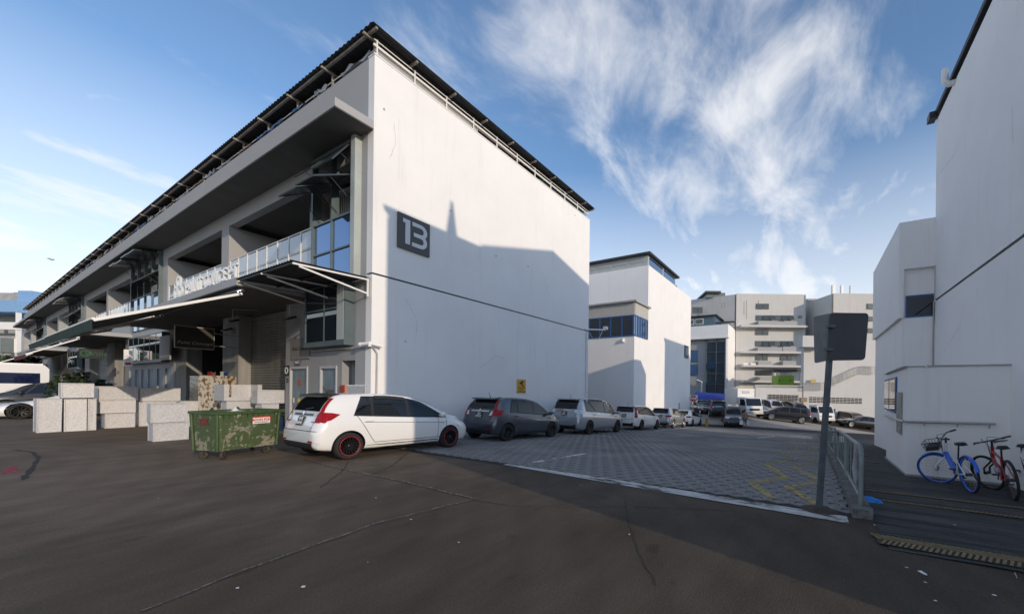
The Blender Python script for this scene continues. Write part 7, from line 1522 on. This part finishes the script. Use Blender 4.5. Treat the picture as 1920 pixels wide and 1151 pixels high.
for p, lab, m_, w in ((hr_, 'pale carrier bag hanging from the walking person\'s hand, on the road side', mat('pale_bag', (.55, .58, .62), .6), .2), (hl_, 'white carrier bag hanging from the walking person\'s other hand', m_white, .15)):
    t = thing('carrier_bag', lab, 'bag', tuple(p + Vector((0, 0, -.55)))); mb = MB(); Mq = Matrix.Translation(p + Vector((0, 0, -.52))) @ Matrix.Rotation(YAW - R(80), 4, 'Z'); mb.prism([Mq @ Vector(v) for v in ((-w, -.06, 0), (w, -.06, 0), (w * .9, -.06, .38), (-w * .9, -.06, .38))], (Mq.to_3x3() @ Vector((0, .12, 0)))); part('pouch', mb, m_, t)
    mb = MB(); mb.tube([Mq @ Vector((-w * .5, 0, .38)), Mq @ Vector((0, 0, .47)), Mq @ Vector((w * .5, 0, .38))], .01, 6); part('handle', mb, m_, t)

# ================================================================== plants and trees
m_leaf = [mat('leaf_dark', (0.018, 0.034, 0.012), 0.6, var=.4, vscale=3), mat('leaf_mid', (0.03, 0.055, 0.018), 0.6, var=.4, vscale=3)]
m_bark = mat('bark', (0.10, 0.08, 0.06), 0.9, var=.3, bump=.5)
def tree(name, label, base, h, spread, leaf, nl, trunk=.18, seed=1, cat='tree', low=.25, group=None):
    rg = random.Random(seed); t = thing(name, label, cat, tuple(base), (0, 0, 0), group); b = Vector(base); tips = []
    mb = MB(); cw = Vector((rg.uniform(-.1, .1), rg.uniform(-.1, .1), 1)); mb.tube([b, b + cw * h * low * .6, b + cw * h * low, b + cw * h * .7], [trunk, trunk * .8, trunk * .65, trunk * .25], 8)
    for k in range(9):
        a = rg.uniform(0, 2 * math.pi); z = rg.uniform(low, .72) * h; s = spread * rg.uniform(.5, .95); p0 = b + cw * z; p1 = p0 + Vector((math.cos(a) * s * .5, math.sin(a) * s * .5, h * .10)); p2 = p0 + Vector((math.cos(a) * s, math.sin(a) * s, h * rg.uniform(.1, .28))); mb.tube([p0, p1, p2], [trunk * .35, trunk * .22, trunk * .07], 6); tips += [p1, p2]
    part('trunk', mb, m_bark, t); tips.append(b + cw * h * .85)
    cl = [(p + Vector((rg.gauss(0, .12), rg.gauss(0, .12), rg.gauss(0, .08))) * 1, spread * rg.uniform(.22, .42)) for p in tips for _ in range(2)]
    for mi in (0, 1):
        vs, fs = [], []
        for i in range(nl // 2):
            c_, r_ = rg.choice(cl); d = Vector((rg.gauss(0, 1), rg.gauss(0, 1), rg.gauss(0, .75))); d.normalize(); p = c_ + d * r_ * rg.random() ** .45; n = (d + Vector((rg.uniform(-.8, .8), rg.uniform(-.8, .8), rg.uniform(0, 1)))).normalized(); x = n.orthogonal().normalized(); x = Matrix.Rotation(rg.uniform(0, 6.3), 3, n) @ x; y = n.cross(x); l_ = leaf * rg.uniform(.6, 1.3); o = len(vs)
            vs += [p - x * l_, p - y * l_ * .45, p + x * l_, p + y * l_ * .45]; fs.append((o, o + 1, o + 2, o + 3))
        mb = MB(); mb.add(vs, fs); part('crown', mb, m_leaf[mi], t, None, False, 'stuff')
    return t
for k_, (u, Yd, h, sp) in enumerate(((8, 40, 4.6, 2.6), (-60, 38, 5.2, 3.0), (40, 48, 4.2, 2.4))):
    p = at_Y(u, 740, Yd); tree('broadleaf_tree', ('dense dark tree at the picture end of the bus roof below the blue parapet', 'broad dark tree beyond the bus, before the pale galleries', 'small dark tree at the far corner of the long block')[k_], (p.x, p.y, 0), h, sp, .16, 5200, .16, 10 + k_, group='trees beyond the bus')
for k_, (u, Yd, h, sp) in enumerate(((135, 17.5, 1.95, .42), (168, 19.5, 1.8, .45), (112, 18.5, 1.5, .38))):
    p = at_Y(u, 780, Yd); t = tree('potted_shrub', ('tall potted shrub with drooping leaves behind the galvanised boxes', 'bushy potted shrub behind the three-high stack of boxes', 'small potted shrub between the sports car and the boxes')[k_], (p.x, p.y, .3), h, sp, .10, 420, .03, 30 + k_, 'plant', .35)
    mb = MB(); mb.lathe([(.0001, 0), (.17, 0), (.22, .34), (.24, .34), (.24, .37), (.0001, .36)], 16, Matrix.Translation((p.x, p.y, 0))); part('pot', mb, mat('clay_pot', (.16, .09, .06), .8), t)

# ================================================================== vehicles at the left edge
p = at_Y(88, 686, 22.5); p.x -= 1.75; hd = math.pi
BU = thing('minibus', 'white minibus with a dark blue window band behind the sports car', 'bus', (p.x, p.y, 0), (0, 0, hd))
mb = MB(); prof = [(-1.75, .35), (4.9, .35), (5.05, .7), (4.95, 1.5), (4.6, 2.35), (4.3, 2.62), (-1.6, 2.62), (-1.75, 2.4)]; mb.prism([(x, -1.0, z) for x, z in prof], (0, 2.0, 0)); part('body', mb, pw, BU, None, True)
mb = MB(); mb.box(-1.55, 4.2, -.9, .9, 2.621, 2.70); part('roof_panel', mb, m_white, BU, None, True)
for x in (-1.45, .05, 1.55, 3.05):
    for s in (-1, 1): mb = MB(); mb.box(x, x + 1.35, s * 1.004 - .006, s * 1.004 + .006, 1.55, 2.15); part('side_window', mb, mat('navy_glass', (.01, .015, .05), .04, spec=1), BU, None, True)
for x in (-.6, 3.8):
    for s in (-1, 1): M = Matrix.Translation((x, s * .82, .36)) @ Matrix.Rotation(R(90) * -s, 4, 'X'); mb = MB(); mb.lathe([(.0001, .2), (.2, .21), (.22, .23), (.34, .23), (.36, .2), (.36, .02), (.0001, .0)], 24, M); part('wheel', mb, m_tyre, BU, None, True)
mb = MB(); mb.prism([(4.99, -.85, 1.35), (4.99, .85, 1.35), (4.66, .8, 2.28), (4.66, -.8, 2.28)], (.03, 0, .012)); part('windscreen', mb, m_cglass, BU, None, True)
def left_car(name, label, rows, pm, u_axle, Yd, axs, wins, **kw):
    q = at_Y(u_axle, 780, Yd); o = Vector((q.x + axs[1], q.y + .9, 0)); car(name, label, rows, pm, (o.x, o.y, 0), hd, axs, wins=wins, detail=True, **kw)
left_car('sports_car', 'low white sports car nosing out from behind the galvanised boxes', SPORT, pw, 37, 16.6, (.95, 3.62), [(1.45, 2.05, 1.6, 2.05), (2.1, 2.75, 2.1, 2.4)], tyre=.335, rim=m_rimd, spokes=10, spoiler=False)
left_car('sport_utility_car', 'dark sport utility car with bright reflections between minibus and sports car', scale_rows(WAGON, 4.7, 1.85, 1.68), pd, 10, 19.2, (.9, 3.7), sm(4.7, 4.5, WW), tyre=.35)
# gull
p = at_Y(97, 487, 52); BD = thing('bird', 'small dark bird gliding in the sky above the long roof', 'bird', tuple(p)); mb = MB(); mb.tube([p - RGT * .22, p - RGT * .1, p + RGT * .12, p + RGT * .2], [.01, .06, .07, .02], 8); part('body', mb, m_blackm, BD)
for s in (-1, 1): mb = MB(); mb.prism([p + RGT * .06, p - RGT * .1, p - RGT * .12 + FWD * s * .2 + Vector((0, 0, .12)), p - RGT * .16 + FWD * s * .42 + Vector((0, 0, .02)), p - RGT * .02 + FWD * s * .2 + Vector((0, 0, .15))], (0, 0, .012)); part('wing', mb, m_blackm, BD)
